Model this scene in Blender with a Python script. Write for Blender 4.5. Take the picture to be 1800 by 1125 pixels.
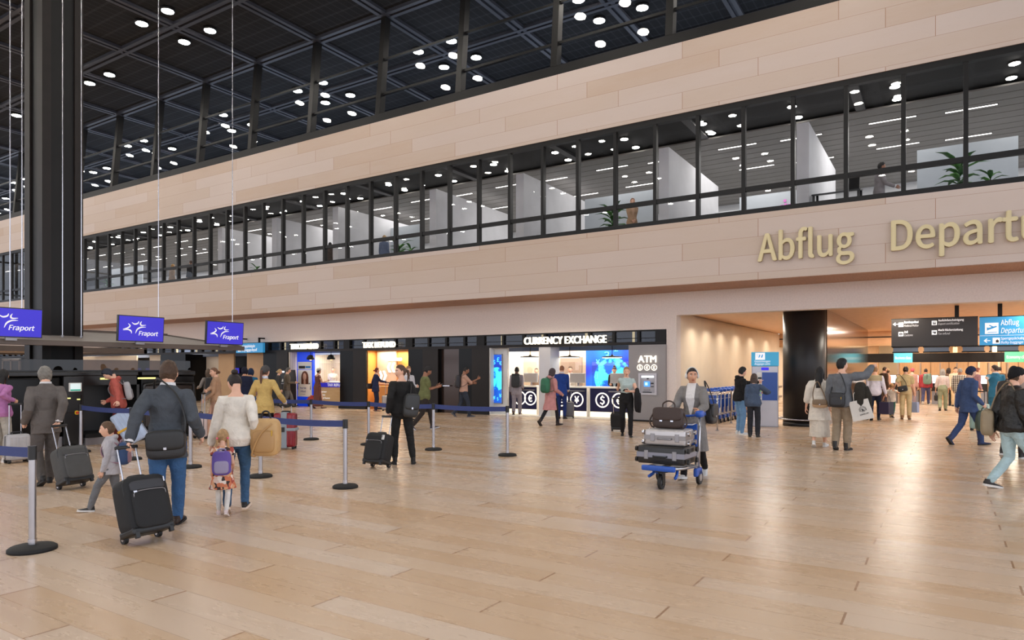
import bpy, bmesh, math, random
import numpy as np
from mathutils import Vector, Matrix, Euler, noise

for o in list(bpy.data.objects):
    bpy.data.objects.remove(o)
S = bpy.context.scene
COL = S.collection
R = math.radians
random.seed(7)

# ------------------------------------------------------------------ camera
EYE = 1.65
CAMZ = R(32.4)
cam = bpy.data.cameras.new('camera')
cam.lens = 24.0
cam.sensor_width = 36.0
cam.shift_y = (649 - 562.5) / 1800
cam.clip_start = .05
cam.clip_end = 400
camo = bpy.data.objects.new('camera', cam)
COL.objects.link(camo)
camo.location = (0, 0, EYE)
camo.rotation_euler = (R(90), 0, CAMZ)
S.camera = camo

# ------------------------------------------------------------------ world + exposure
S.view_settings.view_transform = 'Standard'
S.view_settings.look = 'None'
S.view_settings.gamma = 1.0
S.view_settings.use_curve_mapping = False
S.view_settings.exposure = 0.09
try:
    S.cycles.use_denoising = True
    S.cycles.max_bounces = 8
    S.cycles.diffuse_bounces = 3
    S.cycles.glossy_bounces = 4
    S.cycles.transparent_max_bounces = 12
    S.cycles.sample_clamp_indirect = 6.0
    S.cycles.caustics_reflective = False
    S.cycles.caustics_refractive = False
except Exception:
    pass
W = bpy.data.worlds.new('world')
S.world = W
W.use_nodes = True
W.node_tree.nodes['Background'].inputs[0].default_value = (.86, .90, 1.0, 1)
W.node_tree.nodes['Background'].inputs[1].default_value = 2.15

DOWNLIGHT = 97.0     # radiance of the hall's round downlights


def area_lamp(name, loc, sx, sy, power, col=(1, .9, .78), rot=(0, 0, 0), spread=180):
    l = bpy.data.lights.new(name, 'AREA')
    l.shape = 'RECTANGLE'
    l.size, l.size_y = sx, sy
    l.energy = power
    l.color = col
    l.spread = R(spread)
    o = bpy.data.objects.new(name, l)
    COL.objects.link(o)
    o.location = loc
    o.rotation_euler = rot
    return o


for xx in range(-66, 8, 6):
    for yy in (23.0, 31.0):
        area_lamp('added_beam_fill', (xx, yy, 11.25), 3.5, 3.0, 75, (.66, .78, 1), (R(180), 0, 0))  # unseen fill lamps, added to brighten the ceiling grid behind the upper glazing

# ceiling lamps of the shops, the passage and the offices
WARM = (1, .90, .76)
area_lamp('tax_refund_lamp', (-22.9, 21.7, 2.38), 3.2, 1.4, 120, (1, .93, .8))
area_lamp('tax_refund_lamp', (-18.8, 20.7, 2.38), 2.0, .25, 60, (1, .85, .6))
area_lamp('exchange_lamp', (-11.5, 22.3, 2.85), 5.4, 1.6, 260, (1, .93, .84))
for yy in (22.5, 27.0, 31.5, 34.8):
    for xx in (-4.6, -1.2, 2.2, 5.6):
        area_lamp('passage_lamp', (xx, yy, 3.36), .9, .9, 72, WARM)
for yy in (22.0, 23.6, 25.4, 27.6, 30.0, 33.0):
    area_lamp('wall_washer_lamp', (-6.55, yy, 3.36), .25, .5, 22, WARM, (0, R(-24), 0), 150)
for xx in (-4.6, -1.2, 2.2, 5.6):
    area_lamp('gate_lamp', (xx, 37.3, 3.1), 1.2, .8, 60, WARM)
    area_lamp('gate_lamp', (xx, 41.2, 3.1), 1.2, 1.2, 120, WARM)
for xx in range(-54, 6, 4):
    area_lamp('office_lamp', (xx + .5, 24.0, 8.85), 3.0, 3.0, 110, (1, .97, .93))
    area_lamp('office_lamp', (xx + .5, 28.3, 8.85), 3.0, 2.5, 80, (1, .97, .93))
for xx in range(-44, -32, 5):
    area_lamp('alcove_lamp', (xx, 21.3, 2.7), 2.0, .6, 60, WARM)

# ------------------------------------------------------------------ photo rays -> places in the hall
VX, VY = -math.sin(CAMZ), math.cos(CAMZ)
RX, RY = math.cos(CAMZ), math.sin(CAMZ)
HOR = 649.0


def ray(px):
    d = (px - 900) / 1200
    return VX + RX * d, VY + RY * d


def G(px, py):
    """point of the floor seen at that pixel"""
    t = EYE * 1200 / (py - HOR)
    a, b = ray(px)
    return Vector((a * t, b * t, 0))


def GT(px, t):
    a, b = ray(px)
    return Vector((a * t, b * t, 0))


def XY(px, Y):
    a, b = ray(px)
    return a / b * Y


def ZY(px, py, Y):
    a, b = ray(px)
    return EYE + (HOR - py) / 1200 * Y / b


def YX(px, X):
    a, b = ray(px)
    return b / a * X


# ------------------------------------------------------------------ materials
def lin(c):
    r = []
    for v in c[:3]:
        v = v / 255
        r.append(v / 12.92 if v <= .04045 else ((v + .055) / 1.055) ** 2.4)
    return (*r, 1)


MATS = {}


def nt(name):
    m = bpy.data.materials.new(name)
    m.use_nodes = True
    n = m.node_tree
    return m, n, n.nodes['Principled BSDF']


def mat(name, col, rough=.5, metal=0., bump=0., bscale=200., var=0., vscale=3., spec=.5, coat=0., emit=0., alpha=1.):
    """plain material with procedural colour variation and grain"""
    if name in MATS:
        return MATS[name]
    m, n, p = nt(name)
    p.inputs['Base Color'].default_value = lin(col)
    p.inputs['Roughness'].default_value = rough
    p.inputs['Metallic'].default_value = metal
    p.inputs['Specular IOR Level'].default_value = spec
    p.inputs['Coat Weight'].default_value = coat
    if emit:
        p.inputs['Emission Color'].default_value = lin(col)
        p.inputs['Emission Strength'].default_value = emit
    tc = n.nodes.new('ShaderNodeTexCoord')
    if var:
        t = n.nodes.new('ShaderNodeTexNoise')
        t.inputs['Scale'].default_value = vscale
        t.inputs['Detail'].default_value = 4
        n.links.new(tc.outputs['Object'], t.inputs['Vector'])
        r = n.nodes.new('ShaderNodeValToRGB')
        c = lin(col)
        r.color_ramp.elements[0].position = .3
        r.color_ramp.elements[1].position = .7
        r.color_ramp.elements[0].color = (*[max(0, v * (1 - var)) for v in c[:3]], 1)
        r.color_ramp.elements[1].color = (*[min(1, v * (1 + var)) for v in c[:3]], 1)
        n.links.new(t.outputs[0], r.inputs[0])
        n.links.new(r.outputs[0], p.inputs['Base Color'])
    if bump:
        t = n.nodes.new('ShaderNodeTexNoise')
        t.inputs['Scale'].default_value = bscale
        t.inputs['Detail'].default_value = 2
        n.links.new(tc.outputs['Object'], t.inputs['Vector'])
        b = n.nodes.new('ShaderNodeBump')
        b.inputs['Strength'].default_value = bump
        b.inputs['Distance'].default_value = .01
        n.links.new(t.outputs[0], b.inputs['Height'])
        n.links.new(b.outputs[0], p.inputs['Normal'])
        if name.startswith('cloth_'):
            t2 = n.nodes.new('ShaderNodeTexNoise')
            t2.inputs['Scale'].default_value = 9
            t2.inputs['Detail'].default_value = 3
            t2.inputs['Distortion'].default_value = 1.6
            n.links.new(tc.outputs['Object'], t2.inputs['Vector'])
            b2 = n.nodes.new('ShaderNodeBump')
            b2.inputs['Strength'].default_value = .55
            b2.inputs['Distance'].default_value = .035
            n.links.new(t2.outputs[0], b2.inputs['Height'])
            n.links.new(b2.outputs[0], b.inputs['Normal'])
    MATS[name] = m
    return m


def cloth(col, rough=.85, var=.12, sheen=True):
    return mat('cloth_%d_%d_%d' % tuple(col), col, rough, bump=.25, bscale=160, var=var, vscale=9, spec=.25)


def skinm(col):
    return mat('skin_%d_%d_%d' % tuple(col), col, .5, var=.06, vscale=12, spec=.4)


def hairm(col):
    key = 'hair_%d_%d_%d' % tuple(col)
    if key in MATS:
        return MATS[key]
    m = mat(key, col, .55, bump=.6, bscale=90, var=.3, vscale=30, spec=.4)
    return m


def glow(name, col, s):
    return mat(name, col, .5, emit=s)


def glass(name, tint=(1, 1, 1), ior=1.5, rough=0., tintcol=None):
    if name in MATS:
        return MATS[name]
    m = bpy.data.materials.new(name)
    m.use_nodes = True
    n = m.node_tree
    n.nodes.clear()
    out = n.nodes.new('ShaderNodeOutputMaterial')
    tr = n.nodes.new('ShaderNodeBsdfTransparent')
    tr.inputs[0].default_value = (*tint, 1)
    gl = n.nodes.new('ShaderNodeBsdfGlossy')
    gl.inputs['Roughness'].default_value = rough
    ge = n.nodes.new('ShaderNodeNewGeometry')
    dt = n.nodes.new('ShaderNodeVectorMath')
    dt.operation = 'DOT_PRODUCT'
    n.links.new(ge.outputs['Normal'], dt.inputs[0])
    n.links.new(ge.outputs['Incoming'], dt.inputs[1])
    f0 = ((ior - 1) / (ior + 1)) ** 2
    q = mth(n, 'POWER', mth(n, 'SUBTRACT', 1., mth(n, 'ABSOLUTE', dt.outputs['Value'])), 5.)
    fr = mth(n, 'MULTIPLY_ADD', q, 1 - f0, f0)
    mx = n.nodes.new('ShaderNodeMixShader')
    n.links.new(fr, mx.inputs[0])
    n.links.new(tr.outputs[0], mx.inputs[1])
    n.links.new(gl.outputs[0], mx.inputs[2])
    n.links.new(mx.outputs[0], out.inputs[0])
    MATS[name] = m
    return m


def node(n, t, **kw):
    x = n.nodes.new(t)
    for k, v in kw.items():
        setattr(x, k, v)
    return x


def mth(n, op, a, b=None, c=None):
    x = n.nodes.new('ShaderNodeMath')
    x.operation = op
    for i, v in enumerate((a, b, c)):
        if v is None:
            continue
        if isinstance(v, (int, float)):
            x.inputs[i].default_value = v
        else:
            n.links.new(v, x.inputs[i])
    return x.outputs[0]


def plank_material(name, cols, joint, ax, ay, L, rowh, step, period, y0=0., x0=0., jw=.006, jh=.004, rough=(.2, .3), bump=.15, grain=(1, 1, 1), endjoint=None):
    """courses of long slabs: ax is the running axis, ay the axis across the courses (0 x, 1 y, 2 z)"""
    m, n, p = nt(name)
    ge = node(n, 'ShaderNodeNewGeometry')
    sp = node(n, 'ShaderNodeSeparateXYZ')
    n.links.new(ge.outputs['Position'], sp.inputs[0])
    u, v = sp.outputs[ax], sp.outputs[ay]
    vv = mth(n, 'DIVIDE', mth(n, 'SUBTRACT', v, y0), rowh)
    row = mth(n, 'FLOOR', vv)
    vf = mth(n, 'SUBTRACT', vv, row)
    k = mth(n, 'FLOORED_MODULO', row, period)
    wn = node(n, 'ShaderNodeTexWhiteNoise', noise_dimensions='1D')
    n.links.new(row, wn.inputs['W'])
    jit = mth(n, 'MULTIPLY', wn.outputs['Value'], .0)
    uu = mth(n, 'DIVIDE', mth(n, 'ADD', mth(n, 'SUBTRACT', u, x0), mth(n, 'ADD', mth(n, 'MULTIPLY', k, step), jit)), L)
    colid = mth(n, 'FLOOR', uu)
    uf = mth(n, 'SUBTRACT', uu, colid)
    cv = node(n, 'ShaderNodeCombineXYZ')
    n.links.new(row, cv.inputs[0])
    n.links.new(colid, cv.inputs[1])
    w2 = node(n, 'ShaderNodeTexWhiteNoise', noise_dimensions='3D')
    n.links.new(cv.outputs[0], w2.inputs['Vector'])
    # colour: per slab value + soft veining stretched along the slab
    mp = node(n, 'ShaderNodeMapping')
    mp.inputs['Scale'].default_value = grain
    n.links.new(ge.outputs['Position'], mp.inputs['Vector'])
    ad = node(n, 'ShaderNodeVectorMath', operation='ADD')
    sc = node(n, 'ShaderNodeVectorMath', operation='SCALE')
    sc.inputs['Scale'].default_value = 37.0
    n.links.new(cv.outputs[0], sc.inputs[0])
    n.links.new(mp.outputs[0], ad.inputs[0])
    n.links.new(sc.outputs[0], ad.inputs[1])
    nz = node(n, 'ShaderNodeTexNoise')
    nz.inputs['Scale'].default_value = 1.3
    nz.inputs['Detail'].default_value = 7
    nz.inputs['Roughness'].default_value = .62
    n.links.new(ad.outputs[0], nz.inputs['Vector'])
    mix = mth(n, 'ADD', mth(n, 'MULTIPLY', w2.outputs['Value'], .55), mth(n, 'ADD', mth(n, 'MULTIPLY', nz.outputs[0], .36), .12))
    cr = node(n, 'ShaderNodeValToRGB')
    e = cr.color_ramp.elements
    e[0].position, e[0].color = .22, lin(cols[0])
    e[1].position, e[1].color = .95, lin(cols[-1])
    for i, c in enumerate(cols[1:-1]):
        x = e.new(.22 + .73 * (i + 1) / (len(cols) - 1))
        x.color = lin(c)
    n.links.new(mix, cr.inputs[0])
    # small pores
    pz = node(n, 'ShaderNodeTexNoise')
    pz.inputs['Scale'].default_value = 22
    pz.inputs['Detail'].default_value = 3
    n.links.new(ad.outputs[0], pz.inputs['Vector'])
    pr = node(n, 'ShaderNodeMapRange')
    pr.inputs['From Min'].default_value = .66
    pr.inputs['From Max'].default_value = .74
    pr.inputs['To Max'].default_value = .16
    n.links.new(pz.outputs[0], pr.inputs[0])
    m0 = node(n, 'ShaderNodeMixRGB', blend_type='MULTIPLY')
    n.links.new(pr.outputs[0], m0.inputs[0])
    n.links.new(cr.outputs[0], m0.inputs[1])
    m0.inputs[2].default_value = (.45, .33, .25, 1)
    # joints
    j1 = mth(n, 'LESS_THAN', mth(n, 'MULTIPLY', uf, L), jw)
    j2 = mth(n, 'LESS_THAN', mth(n, 'MULTIPLY', vf, rowh), jh)
    m1 = node(n, 'ShaderNodeMixRGB')
    n.links.new(mth(n, 'MULTIPLY', j2, .6), m1.inputs[0])
    n.links.new(m0.outputs[0], m1.inputs[1])
    m1.inputs[2].default_value = lin(joint)
    m2 = node(n, 'ShaderNodeMixRGB')
    n.links.new(mth(n, 'MULTIPLY', j1, .85), m2.inputs[0])
    n.links.new(m1.outputs[0], m2.inputs[1])
    m2.inputs[2].default_value = lin(endjoint or joint)
    n.links.new(m2.outputs[0], p.inputs['Base Color'])
    rr = node(n, 'ShaderNodeMapRange')
    rr.inputs['To Min'].default_value = rough[0]
    rr.inputs['To Max'].default_value = rough[1]
    n.links.new(nz.outputs[0], rr.inputs[0])
    n.links.new(rr.outputs[0], p.inputs['Roughness'])
    b = node(n, 'ShaderNodeBump')
    b.inputs['Strength'].default_value = bump
    b.inputs['Distance'].default_value = .004
    hh = mth(n, 'SUBTRACT', mth(n, 'MULTIPLY', nz.outputs[0], .3), mth(n, 'MAXIMUM', j1, j2))
    n.links.new(hh, b.inputs['Height'])
    n.links.new(b.outputs[0], p.inputs['Normal'])
    MATS[name] = m
    return m


def wood(name, c1, c2, rough=.45, axis=(1, 1, 14)):
    if name in MATS:
        return MATS[name]
    m, n, p = nt(name)
    ge = node(n, 'ShaderNodeNewGeometry')
    mp = node(n, 'ShaderNodeMapping')
    mp.inputs['Scale'].default_value = axis
    n.links.new(ge.outputs['Position'], mp.inputs[0])
    nz = node(n, 'ShaderNodeTexNoise')
    nz.inputs['Scale'].default_value = 2
    nz.inputs['Detail'].default_value = 6
    n.links.new(mp.outputs[0], nz.inputs['Vector'])
    cr = node(n, 'ShaderNodeValToRGB')
    cr.color_ramp.elements[0].position = .3
    cr.color_ramp.elements[1].position = .7
    cr.color_ramp.elements[0].color = lin(c1)
    cr.color_ramp.elements[1].color = lin(c2)
    n.links.new(nz.outputs[0], cr.inputs[0])
    n.links.new(cr.outputs[0], p.inputs['Base Color'])
    p.inputs['Roughness'].default_value = rough
    MATS[name] = m
    return m


def stripes(name, c1, c2, scale, axis=2, ratio=.5, rough=.8, c3=None, axis2=None, scale2=None):
    """woven stripes or checks in the object's own coordinates"""
    if name in MATS:
        return MATS[name]
    m, n, p = nt(name)
    tc = node(n, 'ShaderNodeTexCoord')
    sp = node(n, 'ShaderNodeSeparateXYZ')
    n.links.new(tc.outputs['Object'], sp.inputs[0])
    f = mth(n, 'LESS_THAN', mth(n, 'FRACT', mth(n, 'MULTIPLY', sp.outputs[axis], scale)), ratio)
    if axis2 is not None:
        g = mth(n, 'LESS_THAN', mth(n, 'FRACT', mth(n, 'MULTIPLY', sp.outputs[axis2], scale2 or scale)), ratio)
        f = mth(n, 'MULTIPLY', mth(n, 'ADD', f, g), .5)
    cr = node(n, 'ShaderNodeMixRGB')
    n.links.new(f, cr.inputs[0])
    cr.inputs[1].default_value = lin(c1)
    cr.inputs[2].default_value = lin(c2)
    n.links.new(cr.outputs[0], p.inputs['Base Color'])
    p.inputs['Roughness'].default_value = rough
    MATS[name] = m
    return m


def voro(name, cols, scale, rough=.8):
    if name in MATS:
        return MATS[name]
    m, n, p = nt(name)
    tc = node(n, 'ShaderNodeTexCoord')
    v = node(n, 'ShaderNodeTexVoronoi')
    v.inputs['Scale'].default_value = scale
    n.links.new(tc.outputs['Object'], v.inputs['Vector'])
    sp = node(n, 'ShaderNodeSeparateColor')
    n.links.new(v.outputs['Color'], sp.inputs[0])
    cr = node(n, 'ShaderNodeValToRGB')
    cr.color_ramp.interpolation = 'CONSTANT'
    e = cr.color_ramp.elements
    e[0].color = lin(cols[0])
    e[1].position, e[1].color = .999, lin(cols[-1])
    for i, c in enumerate(cols[1:]):
        x = e.new((i + 1) / len(cols))
        x.color = lin(c)
    n.links.new(sp.outputs[0], cr.inputs[0])
    n.links.new(cr.outputs[0], p.inputs['Base Color'])
    p.inputs['Roughness'].default_value = rough
    MATS[name] = m
    return m


# ------------------------------------------------------------------ mesh builder
class MB:
    def __init__(s, T=None):
        s.v, s.f, s.m, s.sm = [], [], [], []
        s.T = T or Matrix()

    def add(s, vs, fs, mi=0, smooth=False):
        b = len(s.v)
        s.v += [s.T @ Vector(v) for v in vs]
        for f in fs:
            s.f.append([b + i for i in f])
            s.m.append(mi)
            s.sm.append(smooth)
        return s

    def addbm(s, bm, mi=0, smooth=False):
        bm.verts.index_update()
        s.add([v.co.copy() for v in bm.verts], [[v.index for v in f.verts] for f in bm.faces], mi, smooth)
        bm.free()
        return s

    def box(s, x0, x1, y0, y1, z0, z1, bev=0, mi=0, seg=2):
        x0, x1 = min(x0, x1), max(x0, x1)
        y0, y1 = min(y0, y1), max(y0, y1)
        z0, z1 = min(z0, z1), max(z0, z1)
        vs = [(x, y, z) for z in (z0, z1) for y in (y0, y1) for x in (x0, x1)]
        fs = [(0, 2, 3, 1), (4, 5, 7, 6), (0, 1, 5, 4), (2, 6, 7, 3), (0, 4, 6, 2), (1, 3, 7, 5)]
        if not bev:
            return s.add(vs, fs, mi)
        bm = bmesh.new()
        bv = [bm.verts.new(v) for v in vs]
        for f in fs:
            bm.faces.new([bv[i] for i in f])
        bev = min(bev, .49 * min(x1 - x0, y1 - y0, z1 - z0))
        bmesh.ops.bevel(bm, geom=bm.edges[:], offset=bev, segments=seg, profile=.5, affect='EDGES')
        return s.addbm(bm, mi, seg > 2)

    def rings(s, rs, cap=True, mi=0, smooth=True, closed=False):
        n = len(rs[0])
        vs = [p for r in rs for p in r]
        fs = []
        m = len(rs)
        for i in range(m if closed else m - 1):
            a, b = i * n, ((i + 1) % m) * n
            for j in range(n):
                k = (j + 1) % n
                fs.append((a + j, a + k, b + k, b + j))
        if cap and not closed:
            fs.append(tuple(range(n - 1, -1, -1)))
            fs.append(tuple((m - 1) * n + j for j in range(n)))
        return s.add(vs, fs, mi, smooth)

    def cyl(s, p0, p1, r0, r1=None, n=14, mi=0, smooth=True):
        r1 = r0 if r1 is None else r1
        p0, p1 = Vector(p0), Vector(p1)
        d = (p1 - p0).normalized()
        a = d.orthogonal().normalized()
        b = d.cross(a)
        an = [2 * math.pi * j / n for j in range(n)]
        rs = [[p + (a * math.cos(t) + b * math.sin(t)) * r for t in an] for p, r in ((p0, r0), (p1, r1))]
        vs = rs[0] + rs[1]
        fs = [(j, (j + 1) % n, n + (j + 1) % n, n + j) for j in range(n)]
        s.add(vs, fs, mi, smooth)
        s.add(rs[0], [tuple(range(n - 1, -1, -1))], mi)
        s.add(rs[1], [tuple(range(n))], mi)
        return s

    def lathe(s, prof, c=(0, 0, 0), n=24, mi=0, smooth=True):
        c = Vector(c)
        rs = [[c + Vector((r * math.cos(2 * math.pi * j / n), r * math.sin(2 * math.pi * j / n), z)) for j in range(n)] for r, z in prof]
        return s.rings(rs, True, mi, smooth)

    def tube(s, pts, r, n=8, mi=0, closed=False, flat=1., up=None):
        pts = [Vector(p) for p in pts]
        m = len(pts)
        rad = r if isinstance(r, (list, tuple)) else [r] * m
        rs = []
        a = None
        for i, p in enumerate(pts):
            q0 = pts[i - 1] if (i > 0 or closed) else p
            q1 = pts[(i + 1) % m] if (i < m - 1 or closed) else p
            d = (q1 - q0)
            d = d.normalized() if d.length > 1e-9 else Vector((0, 0, 1))
            if up is not None:
                a = Vector(up) - d * d.dot(Vector(up))
            elif a is None:
                a = d.orthogonal()
            else:
                a = a - d * a.dot(d)
            a = a.normalized() if a.length > 1e-6 else d.orthogonal().normalized()
            b = d.cross(a)
            rs.append([p + (a * math.cos(2 * math.pi * j / n) + b * (flat * math.sin(2 * math.pi * j / n))) * rad[i] for j in range(n)])
        return s.rings(rs, True, mi, True, closed)

    def ell(s, c, r, n=14, mi=0, e=1., smooth=True, nv=None):
        """ellipsoid; e<1 squares it up into a rounded box"""
        c = Vector(c)
        nv = nv or max(6, n * 2 // 3)
        pw = lambda x: math.copysign(abs(x) ** e, x)
        rs = []
        for i in range(1, nv):
            ph = -math.pi / 2 + math.pi * i / nv
            rs.append([c + Vector((r[0] * pw(math.cos(ph)) * pw(math.cos(2 * math.pi * j / n)), r[1] * pw(math.cos(ph)) * pw(math.sin(2 * math.pi * j / n)), r[2] * pw(math.sin(ph)))) for j in range(n)])
        b0, b1 = c + Vector((0, 0, -r[2])), c + Vector((0, 0, r[2]))
        m = len(rs)
        vs = [p for q in rs for p in q] + [b0, b1]
        fs = []
        for i in range(m - 1):
            for j in range(n):
                k = (j + 1) % n
                fs.append((i * n + j, i * n + k, (i + 1) * n + k, (i + 1) * n + j))
        for j in range(n):
            k = (j + 1) % n
            fs.append((m * n, k, j))
            fs.append((m * n + 1, (m - 1) * n + j, (m - 1) * n + k))
        return s.add(vs, fs, mi, smooth)

    def prism(s, poly, d0, d1, plane='xz', mi=0):
        """polygon (2D) pushed from d0 to d1 along the third axis"""
        def p3(q, d):
            return {'xz': (q[0], d, q[1]), 'xy': (q[0], q[1], d), 'yz': (d, q[0], q[1])}[plane]
        n = len(poly)
        vs = [p3(q, d0) for q in poly] + [p3(q, d1) for q in poly]
        fs = [tuple(range(n)), tuple(range(2 * n - 1, n - 1, -1))] + [(j, n + j, n + (j + 1) % n, (j + 1) % n) for j in range(n)]
        return s.add(vs, fs, mi)

    def mesh(s, name, mats):
        me = bpy.data.meshes.new(name)
        me.from_pydata([tuple(v) for v in s.v], [], s.f)
        me.polygons.foreach_set('material_index', s.m)
        me.polygons.foreach_set('use_smooth', s.sm)
        for m in (mats if isinstance(mats, (list, tuple)) else [mats]):
            me.materials.append(m)
        bm = bmesh.new()
        bm.from_mesh(me)
        bmesh.ops.recalc_face_normals(bm, faces=bm.faces[:])
        bm.to_mesh(me)
        bm.free()
        me.update()
        return me


def put(name, me, parent=None, loc=None, rot=None):
    o = bpy.data.objects.new(name, me)
    COL.objects.link(o)
    if parent is not None:
        o.parent = parent
    if loc is not None:
        o.location = loc
    if rot is not None:
        o.rotation_euler = rot
    return o


def part(parent, name, mb, mats, label=None):
    o = put(name, mb.mesh(name, mats), parent)
    if label:
        o['label'] = label
    return o


def thing(name, label, cat, loc=(0, 0, 0), rz=0., group=None):
    o = bpy.data.objects.new(name, None)
    o.empty_display_size = .1
    COL.objects.link(o)
    o.location = loc
    o.rotation_euler = (0, 0, rz)
    tag(o, label, cat, group)
    return o


def tag(o, label, cat, group=None):
    o['label'] = label
    o['category'] = cat
    if group:
        o['group'] = group
    return o


def struct(name, mb, mats):
    o = put(name, mb.mesh(name, mats))
    o['kind'] = 'structure'
    return o


def sempty(name, loc=(0, 0, 0)):
    o = bpy.data.objects.new(name, None)
    COL.objects.link(o)
    o.location = loc
    o['kind'] = 'structure'
    return o


def dup(o, parent=None):
    c = o.copy()
    COL.objects.link(c)
    if parent is not None:
        c.parent = parent
    for ch in list(o.children):
        dup(ch, c)
    return c


# ------------------------------------------------------------------ lettering
FONTS = {}


def font(kind):
    """Blender's own bundled grotesque for printed signs; its built-in face for the lit shop letters"""
    if kind not in FONTS:
        FONTS[kind] = None
        if kind == 'sign':
            try:
                import os
                d = bpy.utils.system_resource('DATAFILES', path='fonts')
                FONTS[kind] = bpy.data.fonts.load(os.path.join(d, 'Noto Sans CJK Regular.woff2'))
            except Exception:
                pass
    return FONTS[kind]


def text_mesh(txt, bold=0., ext=.01, shear=0., fnt='sign'):
    c = bpy.data.curves.new('lettering', 'FONT')
    c.body = txt
    f = font(fnt)
    if f:
        c.font = f
    c.size = 1.0
    c.extrude = ext
    c.shear = shear
    c.resolution_u = 5
    o = bpy.data.objects.new('lettering', c)
    COL.objects.link(o)
    me = bpy.data.meshes.new_from_object(o)
    bpy.data.objects.remove(o)
    bpy.data.curves.remove(c)
    if bold > 0:
        bold = bold * (1. if fnt == 'built' else .6)
        vs = [v.co.copy() for v in me.vertices]
        fs = [list(p.vertices) for p in me.polygons]
        V2, F2 = [], []
        for dx, dy in ((-1, 0), (1, 0), (0, .6), (0, -.6)):
            b = len(V2)
            V2 += [(v.x + dx * bold, v.y + dy * bold, v.z + .002 * (len(V2) // len(vs))) for v in vs]
            F2 += [[b + i for i in f] for f in fs]
        bpy.data.meshes.remove(me)
        me = bpy.data.meshes.new('lettering')
        me.from_pydata(V2, [], F2)
    return me


CAP = {}


def cap_height(fnt='sign'):
    if fnt not in CAP:
        m = text_mesh('H', 0, .02, 0, fnt)
        lo, hi = bbox(m)
        CAP[fnt] = hi[1]
        bpy.data.meshes.remove(m)
    return CAP[fnt]


def bbox(me):
    a = np.empty(len(me.vertices) * 3, dtype=np.float32)
    me.vertices.foreach_get('co', a)
    a = a.reshape(-1, 3)
    return a.min(0), a.max(0)


FACE_Y = Matrix(((1, 0, 0), (0, 0, -1), (0, 1, 0))).to_4x4()      # lettering that faces -Y
FACE_X = Matrix(((0, 0, 1), (1, 0, 0), (0, 1, 0))).to_4x4()       # lettering that faces +X


def lettering(parent, name, txt, mt, loc, width, height, face=FACE_Y, bold=.012, ext=.004, shear=0., base=True, label=None, fnt='sign'):
    """one word or line of writing fitted to width x height (cap height); loc is the left end of its baseline"""
    me = text_mesh(txt, bold, .02, shear, fnt)
    lo, hi = bbox(me)
    cap = cap_height(fnt)
    sx = width / max(hi[0] - lo[0], 1e-6)
    sy = height / cap
    M4 = Matrix.Translation(loc) @ face @ Matrix.Diagonal((sx, sy, ext / .02, 1)) @ Matrix.Translation((-lo[0], 0, 0))
    me.transform(M4)
    me.materials.clear()
    me.materials.append(mt)
    o = put(name, me, parent)
    if label:
        o['label'] = label
    return o


def ribbon(mb, pts, w, face, depth=.002, mi=0):
    """flat tapered brush stroke in the plane of face (a 4x4 that maps x,y,depth)"""
    n = len(pts)
    l, r = [], []
    for i, p in enumerate(pts):
        q0, q1 = pts[max(0, i - 1)], pts[min(n - 1, i + 1)]
        dx, dy = q1[0] - q0[0], q1[1] - q0[1]
        L = math.hypot(dx, dy) or 1
        h = w[i] / 2 if isinstance(w, (list, tuple)) else w / 2
        l.append((p[0] - dy / L * h, p[1] + dx / L * h))
        r.append((p[0] + dy / L * h, p[1] - dx / L * h))
    vs = [face @ Vector((*q, 0)) for q in l + r] + [face @ Vector((*q, depth)) for q in l + r]
    fs = []
    for i in range(n - 1):
        fs.append((i, i + 1, n + i + 1, n + i))
        fs.append((2 * n + i, 3 * n + i, 3 * n + i + 1, 2 * n + i + 1))
        fs.append((i, 2 * n + i, 2 * n + i + 1, i + 1))
        fs.append((n + i, n + i + 1, 3 * n + i + 1, 3 * n + i))
    fs.append((0, n, 3 * n, 2 * n))
    fs.append((n - 1, 3 * n - 1, 4 * n - 1, 2 * n - 1))
    mb.add(vs, fs, mi)


def smooth_path(pts, k=6):
    """Catmull-Rom through 2D or 3D points"""
    P = [Vector(p) for p in pts]
    P = [P[0] * 2 - P[1]] + P + [P[-1] * 2 - P[-2]]
    out = []
    for i in range(1, len(P) - 2):
        for j in range(k):
            t = j / k
            a, b, c, d = P[i - 1], P[i], P[i + 1], P[i + 2]
            out.append(.5 * ((2 * b) + (c - a) * t + (2 * a - 5 * b + 4 * c - d) * t * t + (3 * b - a - 3 * c + d) * t ** 3))
    out.append(P[-2])
    return out
# ================================================================== THE HALL
Y0, Y1 = 18.8, 20.5          # face of the stone wall, face of the shop fronts
XL, XR = -76.0, 9.0
CZ = 15.05

STONE = ((186, 162, 142), (192, 173, 158), (196, 179, 168), (199, 184, 175))
M_stone = plank_material('sandstone_courses', STONE, (150, 112, 84), 0, 2, 4.0, .475, 1.03, 3, 10.87, -16.2, .014, .010, (.5, .65), .12, (.5, 1, 3), (150, 108, 76))
M_floor = plank_material('stone_floor', ((194, 160, 124), (203, 174, 144), (207, 183, 160), (210, 190, 172)), (150, 112, 78), 0, 1, 3.15, .267, 1.05, 3, 4.86, -.577, .016, .005, (.24, .31), .02, (.45, 2.4, 1), (140, 95, 52))
M_black = mat('black_metal', (17, 15, 14), .45, spec=.3, var=.15, vscale=2)
M_blackgloss = mat('black_panel', (9, 8, 8), .3, var=.2, vscale=2, spec=.22)
M_ceil = stripes('ceiling_mesh', (11, 11, 12), (46, 46, 50), 3.2, 0, .16, .9, axis2=1, scale2=1.6)
M_rail = mat('ceiling_rail', (66, 67, 74), .45, .3, var=.06)
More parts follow.
